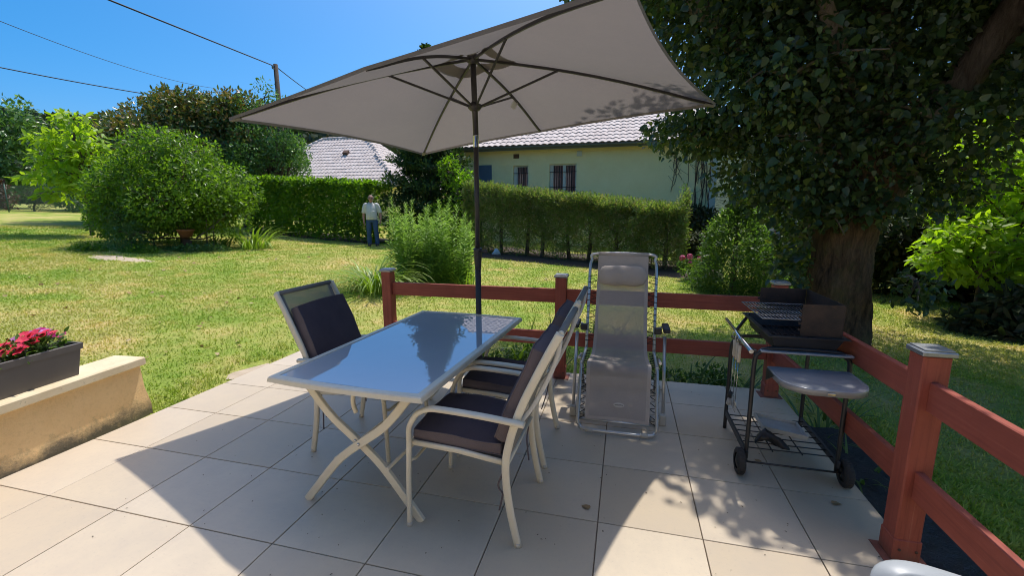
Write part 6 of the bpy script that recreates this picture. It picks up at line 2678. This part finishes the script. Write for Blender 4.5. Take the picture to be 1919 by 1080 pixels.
# --- hydrangea with pink heads
def make_hydrangea():
    bx, by = 4.65, 9.95
    g = tz(bx, by)
    t = thing('hydrangea', 'small hydrangea with pink flower heads left of the yew', 'shrub', (bx, by, g))
    P, C = blob_points(blobs((bx, by, g + .28), (.36, .3, .30), 5, 71, .5), 900, .3, -.8, 2)
    T, Nn = orient(P, C, .7, .5, .5, .1)
    leaf_part('foliage', P, T, Nn, RNG.uniform(.06, .12, len(P)), LEAF_OVATE, L_mid, t)
    for i, (dx, dy, dz) in enumerate(((-.22, -.1, .56), (-.06, -.15, .60), (-.04, -.2, .44), (.18, -.1, .55))):
        c = np.array([bx + dx, by + dy, g + dz])
        n = 60
        d = unit(RNG.normal(size=(n, 3)))
        p = c + d * .065
        leaf_part('flower_head', p, unit(np.cross(d, RNG.normal(size=(n, 3)))), d, RNG.uniform(.03, .05, n), LEAF_HEART, P_pink, t, None)
    mb = MB()
    for dx, dy in ((-.2, -.1), (-.05, -.12), (.15, -.08)):
        mb.tube([(bx, by, g), (bx + dx, by + dy, g + .52)], .006, 5)
    mb.build('stem', M_['bark'], t)


make_hydrangea()


# ================================================================== HERBACEOUS PLANTS
def strap_leaf_mesh(name, L, w, bend, mat, n=7):
    """arching strap leaf rooted at the origin, leaning along +x"""
    mb = MB()
    G = []
    x = z = 0.0
    a = R(84)
    for i in range(n + 1):
        s = i / n
        ww = w * (1 - s ** 3) * (.7 + .3 * math.sin(math.pi * min(1, s * 1.5)))
        G.append([Vector((x, -ww, z)), Vector((x - .15 * ww, 0, z - .25 * ww)), Vector((x, ww, z))])
        a -= bend / n * (1 + s)
        x += math.cos(a) * L / n
        z += math.sin(a) * L / n
    mb.grid(G, 0, True)
    return mb.mesh(name, mat)


def strap_clump(name, label, cat, loc, n, L, w, mat, spread=.12, seed=0, group=None, bend=(.3, 1.5)):
    t = thing(name, label, cat, loc, group)
    rr = random.Random(seed)
    ms = [strap_leaf_mesh('leaf', 1.0, w / L, rr.uniform(*bend), mat) for _ in range(5)]
    for k in range(n):
        o = link('leaf', rr.choice(ms), t)
        a = rr.uniform(0, 6.28)
        r = spread * math.sqrt(rr.random())
        o.location = (r * math.cos(a), r * math.sin(a), -.02)
        o.rotation_euler = (rr.uniform(-.12, .12), rr.uniform(-.05, .35), a + rr.uniform(-.6, .6))
        s = L * rr.uniform(.55, 1.1)
        o.scale = (s, s, s)
    return t


def goldenrod():
    rr = random.Random(17)
    cx, cy = -.62, 6.75
    g0 = tz(cx, cy)
    t = thing('goldenrod_clump', 'tall feathery goldenrod clump in the lawn behind the table', 'plant', (cx, cy, g0))
    P, T, Nn, S = [], [], [], []
    mbs = MB()
    for k in range(150):
        a = rr.uniform(0, 6.28)
        r = math.sqrt(rr.random())
        bx, by = cx + .72 * r * math.cos(a), cy + .5 * r * math.sin(a)
        h = rr.uniform(.45, .95) * (1.12 - .35 * r * r)
        if 12 <= k < 40:
            bx = cx + rr.uniform(-.95, .7)
            h = rr.uniform(1.2, 1.72)
        if k < 12:
            h = rr.uniform(1.45, 1.80)
            bx = cx + (-.82, -.98, -.1, .05, .12, .22, .3, .42, -.2, -.3, .55, .62)[k]
            by = cy + rr.uniform(-.3, .2)
            h = (1.75, 1.45, 1.5, 1.78, 1.72, 1.62, 1.55, 1.45, 1.4, 1.35, 1.25, 1.3)[k]
        g = tz(bx, by)
        lx, ly = rr.gauss(0, .07), rr.gauss(0, .07)
        tip = Vector((bx + lx * h * 1.5, by + ly * h, g + h))
        nod = Vector((rr.uniform(-.05, .05), rr.uniform(-.03, .03), -.02))
        pts = catmull([(bx, by, g), (bx + lx * .4 * h, by + ly * .4 * h, g + .5 * h), tip, tip + nod + Vector((0, 0, .01))], 3)
        mbs.tube(pts, [.006 * (1 - .7 * i / (len(pts) - 1)) for i in range(len(pts))], 4)
        nl = int((34 + 38 * h / 1.5) * (1.7 if k < 40 else 1))
        for j in range(nl):
            s = .12 + .88 * (j / nl)
            p = Vector((bx, by, g)).lerp(tip, s)
            an = j * 2.4 + k
            d = Vector((math.cos(an), math.sin(an), rr.uniform(.2, .9) if s < .85 else rr.uniform(.5, 1.3)))
            P.append(p + Vector((0, 0, 0)))
            T.append(d)
            Nn.append(Vector((-d.x * .5, -d.y * .5, 1)))
            S.append((.165 if s < .6 else .13 if s < .85 else .075) * rr.uniform(.7, 1.2))
    leaf_part('foliage', np.array(P), np.array(T), np.array(Nn), S, LEAF_NARROW, L_gold, t)
    mbs.build('stems', L_gold, t, 'stuff')


goldenrod()
strap_clump('ornamental_grass', 'bright arching grass tussock left of the goldenrod', 'grass clump', (-1.42, 5.75, tz(-1.42, 5.75)), 260, 1.25, .017, L_strap, .30, 3, bend=(1.0, 2.4))
strap_clump('ornamental_grass', 'low grass tussock at the right foot of the goldenrod', 'grass clump', (.15, 6.5, tz(.15, 6.5)), 60, .62, .012, L_strap, .2, 4, bend=(.4, 1.6))
# strap-leaved plants along the outside of the railing
g_ir = 'strap leaved plants along the railing'
for i, (x, y, n, L, lab) in enumerate([(1.55, 2.95, 16, .72, 'strap leaved plant behind the railing, just left of the parasol pole'),
                                       (1.98, 2.98, 13, .60, 'strap leaved plant behind the railing, just right of the parasol pole'),
                                       (2.42, 2.90, 12, .85, 'tall dark iris behind the railing, left of its middle post'),
                                       (2.85, 2.95, 12, .85, 'dark iris behind the railing, between middle post and recliner'),
                                       (3.25, 3.0, 10, .85, 'dark iris seen through the mesh of the recliner'),
                                       (3.75, 2.95, 16, .42, 'low iris clump right of the recliner below the lower rail'),
                                       (4.15, 2.9, 16, .42, 'low iris clump at the corner post behind the barbecue'),
                                       (1.15, 2.95, 12, .42, 'short strap leaved plant behind the glass table near the left post'),
                                       (2.15, 2.82, 18, .36, 'short iris clump below the lower rail behind the second armchair')]):
    strap_clump('iris_clump', lab, 'plant', (x, y, tz(x, y)), n, L, .016, L_iris if i > 1 else L_strap, .13, 20 + i, g_ir, (.15, 1.0))
for i, (x, y, n, L, lab) in enumerate([(4.62, 2.25, 26, .42, 'grassy clump outside the side railing, behind the barbecue'),
                                       (4.68, 1.75, 22, .36, 'grassy clump outside the side railing, right of the barbecue'),
                                       (4.9, 2.7, 24, .45, 'grassy clump at the outer railing corner under the linden')]):
    strap_clump('grass_clump', lab, 'plant', (x, y, tz(x, y)), n, L, .011, L_iris, .16, 40 + i, 'grassy clumps outside the side railing', (.5, 1.6))
for i, (x, y, lab) in enumerate([(1.75, 2.85, 'low leafy ground plant below the lower rail behind the table'), (2.05, 3.05, 'low leafy ground plant left of the middle post'), (3.55, 2.85, 'low leafy ground plant right of the recliner'), (3.0, 2.8, 'low leafy ground plant behind the recliner'), (4.0, 3.1, 'low leafy ground plant behind the corner post')]):
    g = tz(x, y)
    t = thing('ground_plant', lab, 'plant', (x, y, g), 'low leafy plants along the railing')
    P, C = blob_points([((x, y, g + .08), (.26, .16, .14))], 330, .2, -2, 2)
    P[:, 2] = np.maximum(P[:, 2], g + .02)
    T, Nn = orient(P, C, .9, .4, .4, 0)
    leaf_part('foliage', P, T, Nn, RNG.uniform(.04, .08, len(P)), LEAF_OVATE, L_mid, t)

# plants round the bush
strap_clump('daylily_clump', 'bright strap leaved daylily clump at the right foot of the round bush', 'plant', (-8.0, 9.75, tz(-8.0, 9.75)), 90, 1.05, .03, L_strap, .42, 51, bend=(.6, 1.9))
strap_clump('iris_clump', 'bluish iris clump between the flower pot and the daylilies', 'plant', (-8.75, 9.3, tz(-8.75, 9.3)), 26, .72, .03, L_mid, .22, 52, bend=(.5, 1.7))
tree('small_shrub', 'small blue green shrub in front of the round bush, left', 'shrub', (-10.1, 7.75, tz(-10.1, 7.75)),
     [((-10.15, 7.75, .95), (.62, .5, .50)), ((-10.35, 7.75, 1.35), (.35, .3, .35)), ((-10.75, 7.7, 1.45), (.22, .2, .4)), ((-9.75, 7.75, 1.0), (.4, .35, .4))], 1500, (.08, .14), LEAF_NARROW, L_holm, trunk_r=(.03, .015), singles=0, up=.4, out=.8)
for i, (x, y, lab) in enumerate([(-9.6, 7.55, 'bright ground cover patch left of the old plough'), (-9.0, 8.35, 'dark green ground cover under the flower pot'), (-8.5, 8.75, 'ground cover at the right of the flower pot'), (-10.9, 7.2, 'pale green weeds left of the old plough')]):
    g = tz(x, y)
    t = thing('ground_cover', lab, 'plant', (x, y, g), 'ground cover round the bush')
    P, C = blob_points([((x, y, g + .05), (.62, .32, .16))], 700, .2, -2, 2)
    P[:, 2] = np.maximum(P[:, 2], g + .02)
    T, Nn = orient(P, C, .9, .4, .4, 0)
    leaf_part('foliage', P, T, Nn, RNG.uniform(.05, .10, len(P)), LEAF_OVATE, L_bush if i in (0, 3) else L_holm, t)


def make_plough():
    g = tz(-9.3, 8.6)
    t = thing('old_plough', 'rusty old hand plough with two grey handles set up as garden ornament', 'plough', (-9.3, 8.7, g))
    for a, b, c in (((-10.25, 8.62, g + .32), (-9.9, 8.85, g + .55), (-9.62, 9.05, g + 1.02)), ((-9.25, 8.95, g + .32), (-8.85, 9.2, g + .68), (-8.42, 9.45, g + 1.12))):
        mb = MB()
        mb.tube(catmull([a, b, c], 4), .025, 7)
        mb.build('handle', M_['grey_wood'], t)
    mb = MB()
    mb.tube(catmull([(-10.35, 8.45, g + .30), (-9.7, 8.65, g + .34), (-9.0, 8.85, g + .30), (-8.75, 8.95, g + .36)], 4), .022, 7)
    mb.build('beam', M_['rusty'], t)
    for (x, y, h) in ((-8.98, 9.02, 1.0), (-8.82, 9.1, .95)):
        mb = MB()
        mb.tube([(x, y, g - .02), (x + .08, y + .03, g + h)], .018, 6)
        mb.build('stay', M_['grey_wood'], t)
    mb = MB()
    ring = [Vector((-10.42 + .21 * math.cos(a), 8.38 + .05 * math.cos(a), g + .20 + .20 * math.sin(a))) for a in [2 * math.pi * k / 20 for k in range(20)]]
    mb.tube(ring, .016, 6, True)
    for k in range(0, 20, 4):
        mb.tube([Vector((-10.42, 8.38, g + .2)), ring[k]], .008, 5)
    mb.build('wheel', M_['rusty'], t)
    mb = MB()
    mb.box((-9.35, 8.72, g + .16), (.30, .05, .28), Matrix.Rotation(.3, 3, 'Y'), .008)
    mb.build('share', M_['rusty'], t)
    zt = g + .36
    p = thing('flower_pot', 'terracotta bowl with small yellow green plant resting on the plough', 'pot', (-9.35, 8.72, zt))
    mb = MB()
    mb.lathe([(.14, .0), (.20, .17), (.225, .175), (.228, .225), (.205, .225), (.19, .18)], (-9.35, 8.72, zt), 20)
    mb.build('bowl', M_['terracotta'], p)
    n = 60
    P = np.array([-9.35, 8.72, zt + .2]) + np.stack([RNG.normal(0, .08, n), RNG.normal(0, .06, n), RNG.uniform(0, .18, n)], 1)
    T, Nn = orient(P, np.array([-9.35, 8.72, zt + .15]), .7, .5, .5, -.2)
    leaf_part('foliage', P, T, Nn, RNG.uniform(.06, .10, n), LEAF_OVATE, L_gold, p)


make_plough()
# pale plastic sack glimpsed under the hedge
mb = MB()
mb.sphere((-.80, 11.75, tz(-.8, 11.75) + .12), .115, 12, 8, 0, (1.2, .7, .95))
for v in mb.v:
    v += Vector((.03 * math.sin(v.z * 31 + v.x * 17), .03 * math.sin(v.x * 29), .02 * math.sin(v.y * 37 + v.x * 23)))
tag(mb.build('plastic_sack', pmat('pale_blue_plastic', (.25, .36, .46), (.5, .53, .56), 12, .4)), 'small pale blue plastic sack at the left foot of the thuja hedge', 'sack')


# ================================================================== MAN
def remeshed(mb, name, mat, voxel, smooth=4):
    """fuse overlapping lofts into one continuous skin"""
    me = mb.mesh(name, mat)
    o = bpy.data.objects.new(name, me)
    COL.objects.link(o)
    m = o.modifiers.new('fuse', 'REMESH')
    m.mode = 'VOXEL'
    m.voxel_size = voxel
    m.use_smooth_shade = True
    if smooth:
        k = o.modifiers.new('soft', 'SMOOTH')
        k.factor = .5
        k.iterations = smooth
    ev = o.evaluated_get(bpy.context.evaluated_depsgraph_get())
    m2 = bpy.data.meshes.new_from_object(ev)
    m2.name = name
    m2.materials.clear()
    m2.materials.append(mat)
    bpy.data.objects.remove(o)
    bpy.data.meshes.remove(me)
    return m2


def loft(mb, rings, n=18):
    """rings: (x, y, z, rx, ry), closed at both ends"""
    G = []
    x, y, z, rx, ry = rings[0]
    G.append([Vector((x, y, z)) for _ in range(n)])
    for (x, y, z, rx, ry) in rings:
        G.append([Vector((x + rx * math.cos(2 * math.pi * j / n), y + ry * math.sin(2 * math.pi * j / n), z)) for j in range(n)])
    x, y, z, rx, ry = rings[-1]
    G.append([Vector((x, y, z)) for _ in range(n)])
    mb.grid(G, 0, True, True)


def limb(mb, pts, r, n=12):
    P = catmull(pts, 4)
    rr = np.interp(np.linspace(0, 1, len(P)), np.linspace(0, 1, len(r)), r)
    mb.tube(P, [float(q) for q in rr], n)


def make_man():
    """local frame: facing -y, feet at z=0, height about 1.74"""
    x, y = -5.42, 12.25
    t = thing('person', 'grey haired man in pale short sleeved shirt and blue jeans on the lawn', 'person', (x, y, tz(x, y)))
    arms = {-1: [(-.185, .015, 1.40), (-.235, .02, 1.27), (-.262, .03, 1.12), (-.268, .005, .99), (-.262, -.03, .86)],
            1: [(.185, .015, 1.40), (.245, .02, 1.27), (.285, .03, 1.13), (.298, -.005, 1.0), (.290, -.05, .88)]}
    legs = {-1: [(-.095, 0, .88), (-.105, -.012, .68), (-.112, -.012, .48), (-.116, .012, .28), (-.118, .02, .08)],
            1: [(.095, 0, .88), (.115, -.025, .68), (.130, -.035, .48), (.140, -.01, .28), (.145, .0, .08)]}
    mb = MB()
    loft(mb, [(0, 0, .84, .14, .10), (0, 0, .95, .165, .12), (0, -.012, 1.08, .165, .135), (0, -.008, 1.22, .17, .13), (0, .005, 1.34, .175, .115), (0, .012, 1.42, .13, .085), (0, .012, 1.46, .065, .062)])
    loft(mb, [(0, .012, 1.42, .062, .062), (0, .0, 1.50, .056, .060), (0, -.015, 1.54, .050, .055)])
    loft(mb, [(0, -.045, 1.515, .030, .030), (0, -.040, 1.535, .050, .060), (0, -.030, 1.57, .064, .084), (0, -.022, 1.62, .073, .094), (0, -.016, 1.66, .074, .096), (0, -.010, 1.70, .066, .086), (0, -.008, 1.73, .040, .055)])
    for sx in (-1, 1):
        limb(mb, arms[sx], [.062, .055, .045, .042, .030])
        limb(mb, legs[sx], [.092, .080, .060, .056, .042])
        a = arms[sx][-1]
        # palm
        limb(mb, [(a[0], a[1], a[2] + .01), (a[0] - sx * .003, a[1] - .012, a[2] - .04), (a[0] - sx * .008, a[1] - .022, a[2] - .085)], [.026, .030, .024])
        mb.sphere((sx * .076, -.012, 1.62), .026, 8, 6, 0, (.45, .8, 1.2))
    limb(mb, [(0, -.108, 1.645), (0, -.124, 1.62), (0, -.134, 1.60), (0, -.112, 1.588)], [.008, .011, .015, .011], 8)
    me = remeshed(mb, 'body', M_['skin'], .0085, 3)
    bm = bmesh.new()
    bm.from_mesh(me)
    mb = MB()
    for sx in (-1, 1):
        a = arms[sx][-1]
        for k in range(4):
            dy = -.048 + .020 * k
            L = (.058, .072, .076, .068)[3 - k]
            b0 = Vector((a[0] - sx * .006, a[1] + dy, a[2] - .075))
            mb.tube(catmull([b0, b0 + Vector((-sx * .004, -.004, -.035)), b0 + Vector((-sx * .013, -.007, -.035 - L * .35)), b0 + Vector((-sx * .026, -.007, -.035 - L * .62))], 3), [.0095, .0095, .009, .009, .009, .0085, .0085, .008, .008, .007], 7)
        b0 = Vector((a[0] - sx * .010, a[1] - .035, a[2] - .025))
        mb.tube(catmull([b0, b0 + Vector((-sx * .012, -.022, -.03)), b0 + Vector((-sx * .022, -.028, -.062))], 3), .0098, 7)
    m2 = mb.mesh('tmp', M_['skin'])
    bm.from_mesh(m2)
    bm.to_mesh(me)
    bm.free()
    bpy.data.meshes.remove(m2)
    body = link('body', me, t)
    off = Vector((0, 0, 0))

    def child(mb_, name, mat, par):
        o = link(name, mb_.mesh(name, mat), par)
        return o
    for sx in (-1, 1):
        mb = MB()
        mb.sphere((sx * .031, -.106, 1.642), .0085, 8, 5)
        child(mb, 'eye', M_['ink'], body)
    mb = MB()
    mb.tube([(-.024, -.110, 1.570), (-.008, -.117, 1.568), (.008, -.117, 1.568), (.024, -.110, 1.570)], .004, 5)
    child(mb, 'mouth', pmat('lips', (.30, .13, .11), None, 9, .6), body)
    mb = MB()
    for sx in (-1, 1):
        ring = [Vector((sx * .033 + .025 * math.cos(a), -.118, 1.640 + .018 * math.sin(a))) for a in [2 * math.pi * k / 14 for k in range(14)]]
        mb.tube(ring, .003, 5, True)
        mb.tube([(sx * .058, -.116, 1.645), (sx * .076, -.02, 1.64)], .0028, 5)
    mb.tube([(-.009, -.120, 1.644), (.009, -.120, 1.644)], .003, 5)
    child(mb, 'glasses', M_['ink'], t)
    # hair: thick at back and sides, thin on the forehead
    P, Tt, Nn, S = [], [], [], []
    rr = random.Random(5)
    for k in range(900):
        d = Vector((rr.gauss(0, 1), rr.gauss(.25, 1), rr.gauss(.3, 1))).normalized()
        if d.y < -.35 and d.z < .72:
            continue
        if d.z < -.45:
            continue
        p = Vector((d.x * .076, -.012 + d.y * .098, 1.648 + d.z * .088))
        P.append(p)
        Tt.append(Vector((d.x * .2, .5 + d.y * .3, -.35)) + Vector((rr.gauss(0, .3), 0, rr.gauss(0, .2))))
        Nn.append(d)
        S.append(rr.uniform(.025, .045))
    V, F = leaf_arrays(np.array(P), np.array(Tt), np.array(Nn), S, LEAF_OVATE)
    link('hair', fastmesh('hair', V, F, M_['hair']), t)
    # shirt
    mb = MB()
    loft(mb, [(0, -.005, .905, .190, .150), (0, -.008, .93, .192, .155), (0, -.018, 1.05, .188, .168), (0, -.012, 1.18, .187, .158), (0, .0, 1.30, .192, .140), (0, .010, 1.385, .175, .115), (0, .012, 1.435, .115, .085), (0, .010, 1.468, .072, .070)], 26)
    for sx in (-1, 1):
        a = arms[sx]
        limb(mb, [(sx * .13, .012, 1.40), a[0], a[1], (a[2][0] - sx * .004, a[2][1], a[2][2] + .01)], [.07, .078, .075, .074], 14)
    for k in range(5):       # soft folds at the waist
        z = .98 + .05 * k
        limb(mb, [(-.15 + .02 * k, -.135, z), (0, -.178, z - .02), (.13, -.145, z + .015)], [.006, .011, .006], 6)
    s = link('shirt', remeshed(mb, 'shirt', M_['shirt'], .010, 5), t)
    mb = MB()
    for k in range(6):
        mb.sphere((0, -.183 + (.010 * max(0, k - 2)), .99 + .075 * k), .007, 6, 4)
    child(mb, 'buttons', M_['ink'], s)
    mb = MB()
    for sx in (-1, 1):
        mb.add([(sx * .012, -.070, 1.462), (sx * .068, -.035, 1.492), (sx * .085, -.060, 1.458), (sx * .050, -.100, 1.415)], [[0, 1, 2, 3] if sx > 0 else [3, 2, 1, 0]])
        mb.tube([(sx * .068, -.035, 1.490), (sx * .058, .05, 1.492), (0, .078, 1.495)], .012, 6)
    child(mb, 'collar', M_['shirt'], s)
    # jeans
    mb = MB()
    loft(mb, [(0, 0, .80, .165, .125), (0, 0, .86, .172, .138), (0, 0, .955, .166, .135)], 22)
    for sx in (-1, 1):
        limb(mb, [(a, b, c) for a, b, c in legs[sx][:-1]] + [(legs[sx][-1][0], legs[sx][-1][1], .055)], [.105, .093, .078, .074, .070], 14)
        for z in (.12, .17, .24, .47, .51):
            px_ = np.interp(z, [.08, .28, .48], [legs[sx][4][0], legs[sx][3][0], legs[sx][2][0]])
            limb(mb, [(px_ - .05, -.035, z), (px_, -.072, z - .01), (px_ + .05, -.03, z + .012)], [.005, .009, .005], 6)
    link('jeans', remeshed(mb, 'jeans', M_['jeans'], .010, 4), t)
    for sx in (-1, 1):
        f = legs[sx][-1]
        mb = MB()
        loft(mb, [(f[0], -.045, .004, .046, .13), (f[0], -.045, .03, .047, .132), (f[0], -.040, .05, .045, .118), (f[0], -.005, .085, .040, .055)], 16)
        child(mb, 'shoe', M_['shoe'], t)
    t.rotation_euler = (0, 0, R(24))


make_man()


# ================================================================== GRASS
def make_grass():
    n = 400000
    d = 1.5 + 25 * RNG.random(n) ** 1.55
    a = RNG.uniform(-1.0, 1.0, n)
    ang = np.where(d < 7, 1.35, 1.0) * np.arctan(1.22 * a)
    x = CAM[0] + d * (FWD[0] * np.cos(ang) + RGT[0] * np.sin(ang))
    y = CAM[1] + d * (FWD[1] * np.cos(ang) + RGT[1] * np.sin(ang))
    ok = ~((x > -.50) & (x < 4.44) & (y < 2.63))
    ok &= ~((x > 4.3) & (x < 5.0) & (y < 2.3))
    ok &= ~((x > -.90) & (x < -.40) & (y < .97))
    ok &= ~((x > -.68) & (x < -.40) & (y > 1.7) & (y < 2.2))
    dry = snoise(np.stack([x, y, 0 * x], 1), .9)
    ok &= RNG.random(n) < np.clip(1.0 - .45 * dry, .3, 1)
    ok &= ~((((x + 8.9) / .95) ** 2 + ((y - 6.55) / .30) ** 2 < 1) & (RNG.random(n) < .9))
    x, y, d = x[ok], y[ok], d[ok]
    n = len(x)
    z = terr(x, y) - .004
    edge = ((x < -.47) & (x > -.85) & (y > 1.0) & (y < 2.7)) | ((y > 2.6) & (y < 2.9) & (x > -.4) & (x < 4.5)) | ((x > 5.0) & (x < 5.3))
    h = RNG.uniform(.012, .034, n) * (1 + .022 * d) * np.where(edge, 1.7, 1)
    w = .0034 * (1 + .22 * d)
    th = RNG.uniform(0, 2 * np.pi, n)
    lean = RNG.uniform(.1, 1.1, n)
    lx, ly = np.cos(th) * lean * h, np.sin(th) * lean * h
    wx, wy = -np.sin(th) * w, np.cos(th) * w
    V = np.empty((n, 4, 3), np.float32)
    V[:, 0] = np.stack([x - wx, y - wy, z], 1)
    V[:, 1] = np.stack([x + wx, y + wy, z], 1)
    V[:, 2] = np.stack([x + lx * .45 + wx * .7, y + ly * .45 + wy * .7, z + h * .65], 1)
    V[:, 3] = np.stack([x + lx, y + ly, z + h], 1)
    b = np.arange(n)[:, None] * 4
    F = np.concatenate([b + np.array([[0, 1, 2]]), b + np.array([[0, 2, 3]])], 0)
    link('grass', fastmesh('grass', V.reshape(-1, 3), F, M_['grass']), None, 'stuff')


make_grass()


def make_litter():
    # dry leaves on the lawn, twigs and crumbs on the tiles
    n = 260
    x = RNG.uniform(-9, 1.5, n)
    y = RNG.uniform(1.2, 10, n)
    ok = ~((x > -.5) & (y < 2.7))
    x, y = x[ok], y[ok]
    n = len(x)
    P = np.stack([x, y, terr(x, y) + .03], 1)
    T = RNG.normal(size=(n, 3)) * np.array([1, 1, .2])
    Nn = unit(np.stack([RNG.normal(0, .3, n), RNG.normal(0, .3, n), np.ones(n)], 1))
    leaf_part('fallen_leaves', P, T, Nn, RNG.uniform(.03, .085, n), LEAF_HEART, L_fallen, None)
    for (lx, ly, a_) in ((3.42, 2.36, .4), (3.95, 1.32, 1.9), (2.95, .62, 2.7), (.35, 1.75, 1.1), (4.22, .98, .2), (1.1, 2.2, 2.2)):
        o_ = leaf_part('fallen_leaf', np.array([[lx, ly, .006]]), np.array([[math.cos(a_), math.sin(a_), .05]]), np.array([[.05, .1, 1.0]]), [.045], LEAF_LIME, L_fallen, None, None)
        tag(o_, {.4: 'dry leaf on the tiles right of the recliner', 1.9: 'dry leaf on the tiles under the barbecue', 2.7: 'dry leaf on the tiles in front of the recliner', 1.1: 'dry leaf on the sunny tiles near the lawn edge', .2: 'dry leaf on the tiles by the large near post', 2.2: 'dry leaf on the tiles behind the left armchair'}[a_], 'leaf', 'dry leaves on the tiles')
    n = 260
    x = RNG.uniform(.2, 4.3, n)
    y = RNG.uniform(-.6, 2.5, n)
    P = np.stack([x, y, np.full(n, .003)], 1)
    T = RNG.normal(size=(n, 3)) * np.array([1, 1, .05])
    Nn = np.tile(np.array([[0, 0, 1.0]]), (n, 1))
    leaf_part('crumbs', P, T, Nn, RNG.uniform(.004, .014, n), LEAF_OVATE, leafmat('crumb', [(.05, .035, .02), (.09, .06, .03)], .0), None)


make_litter()
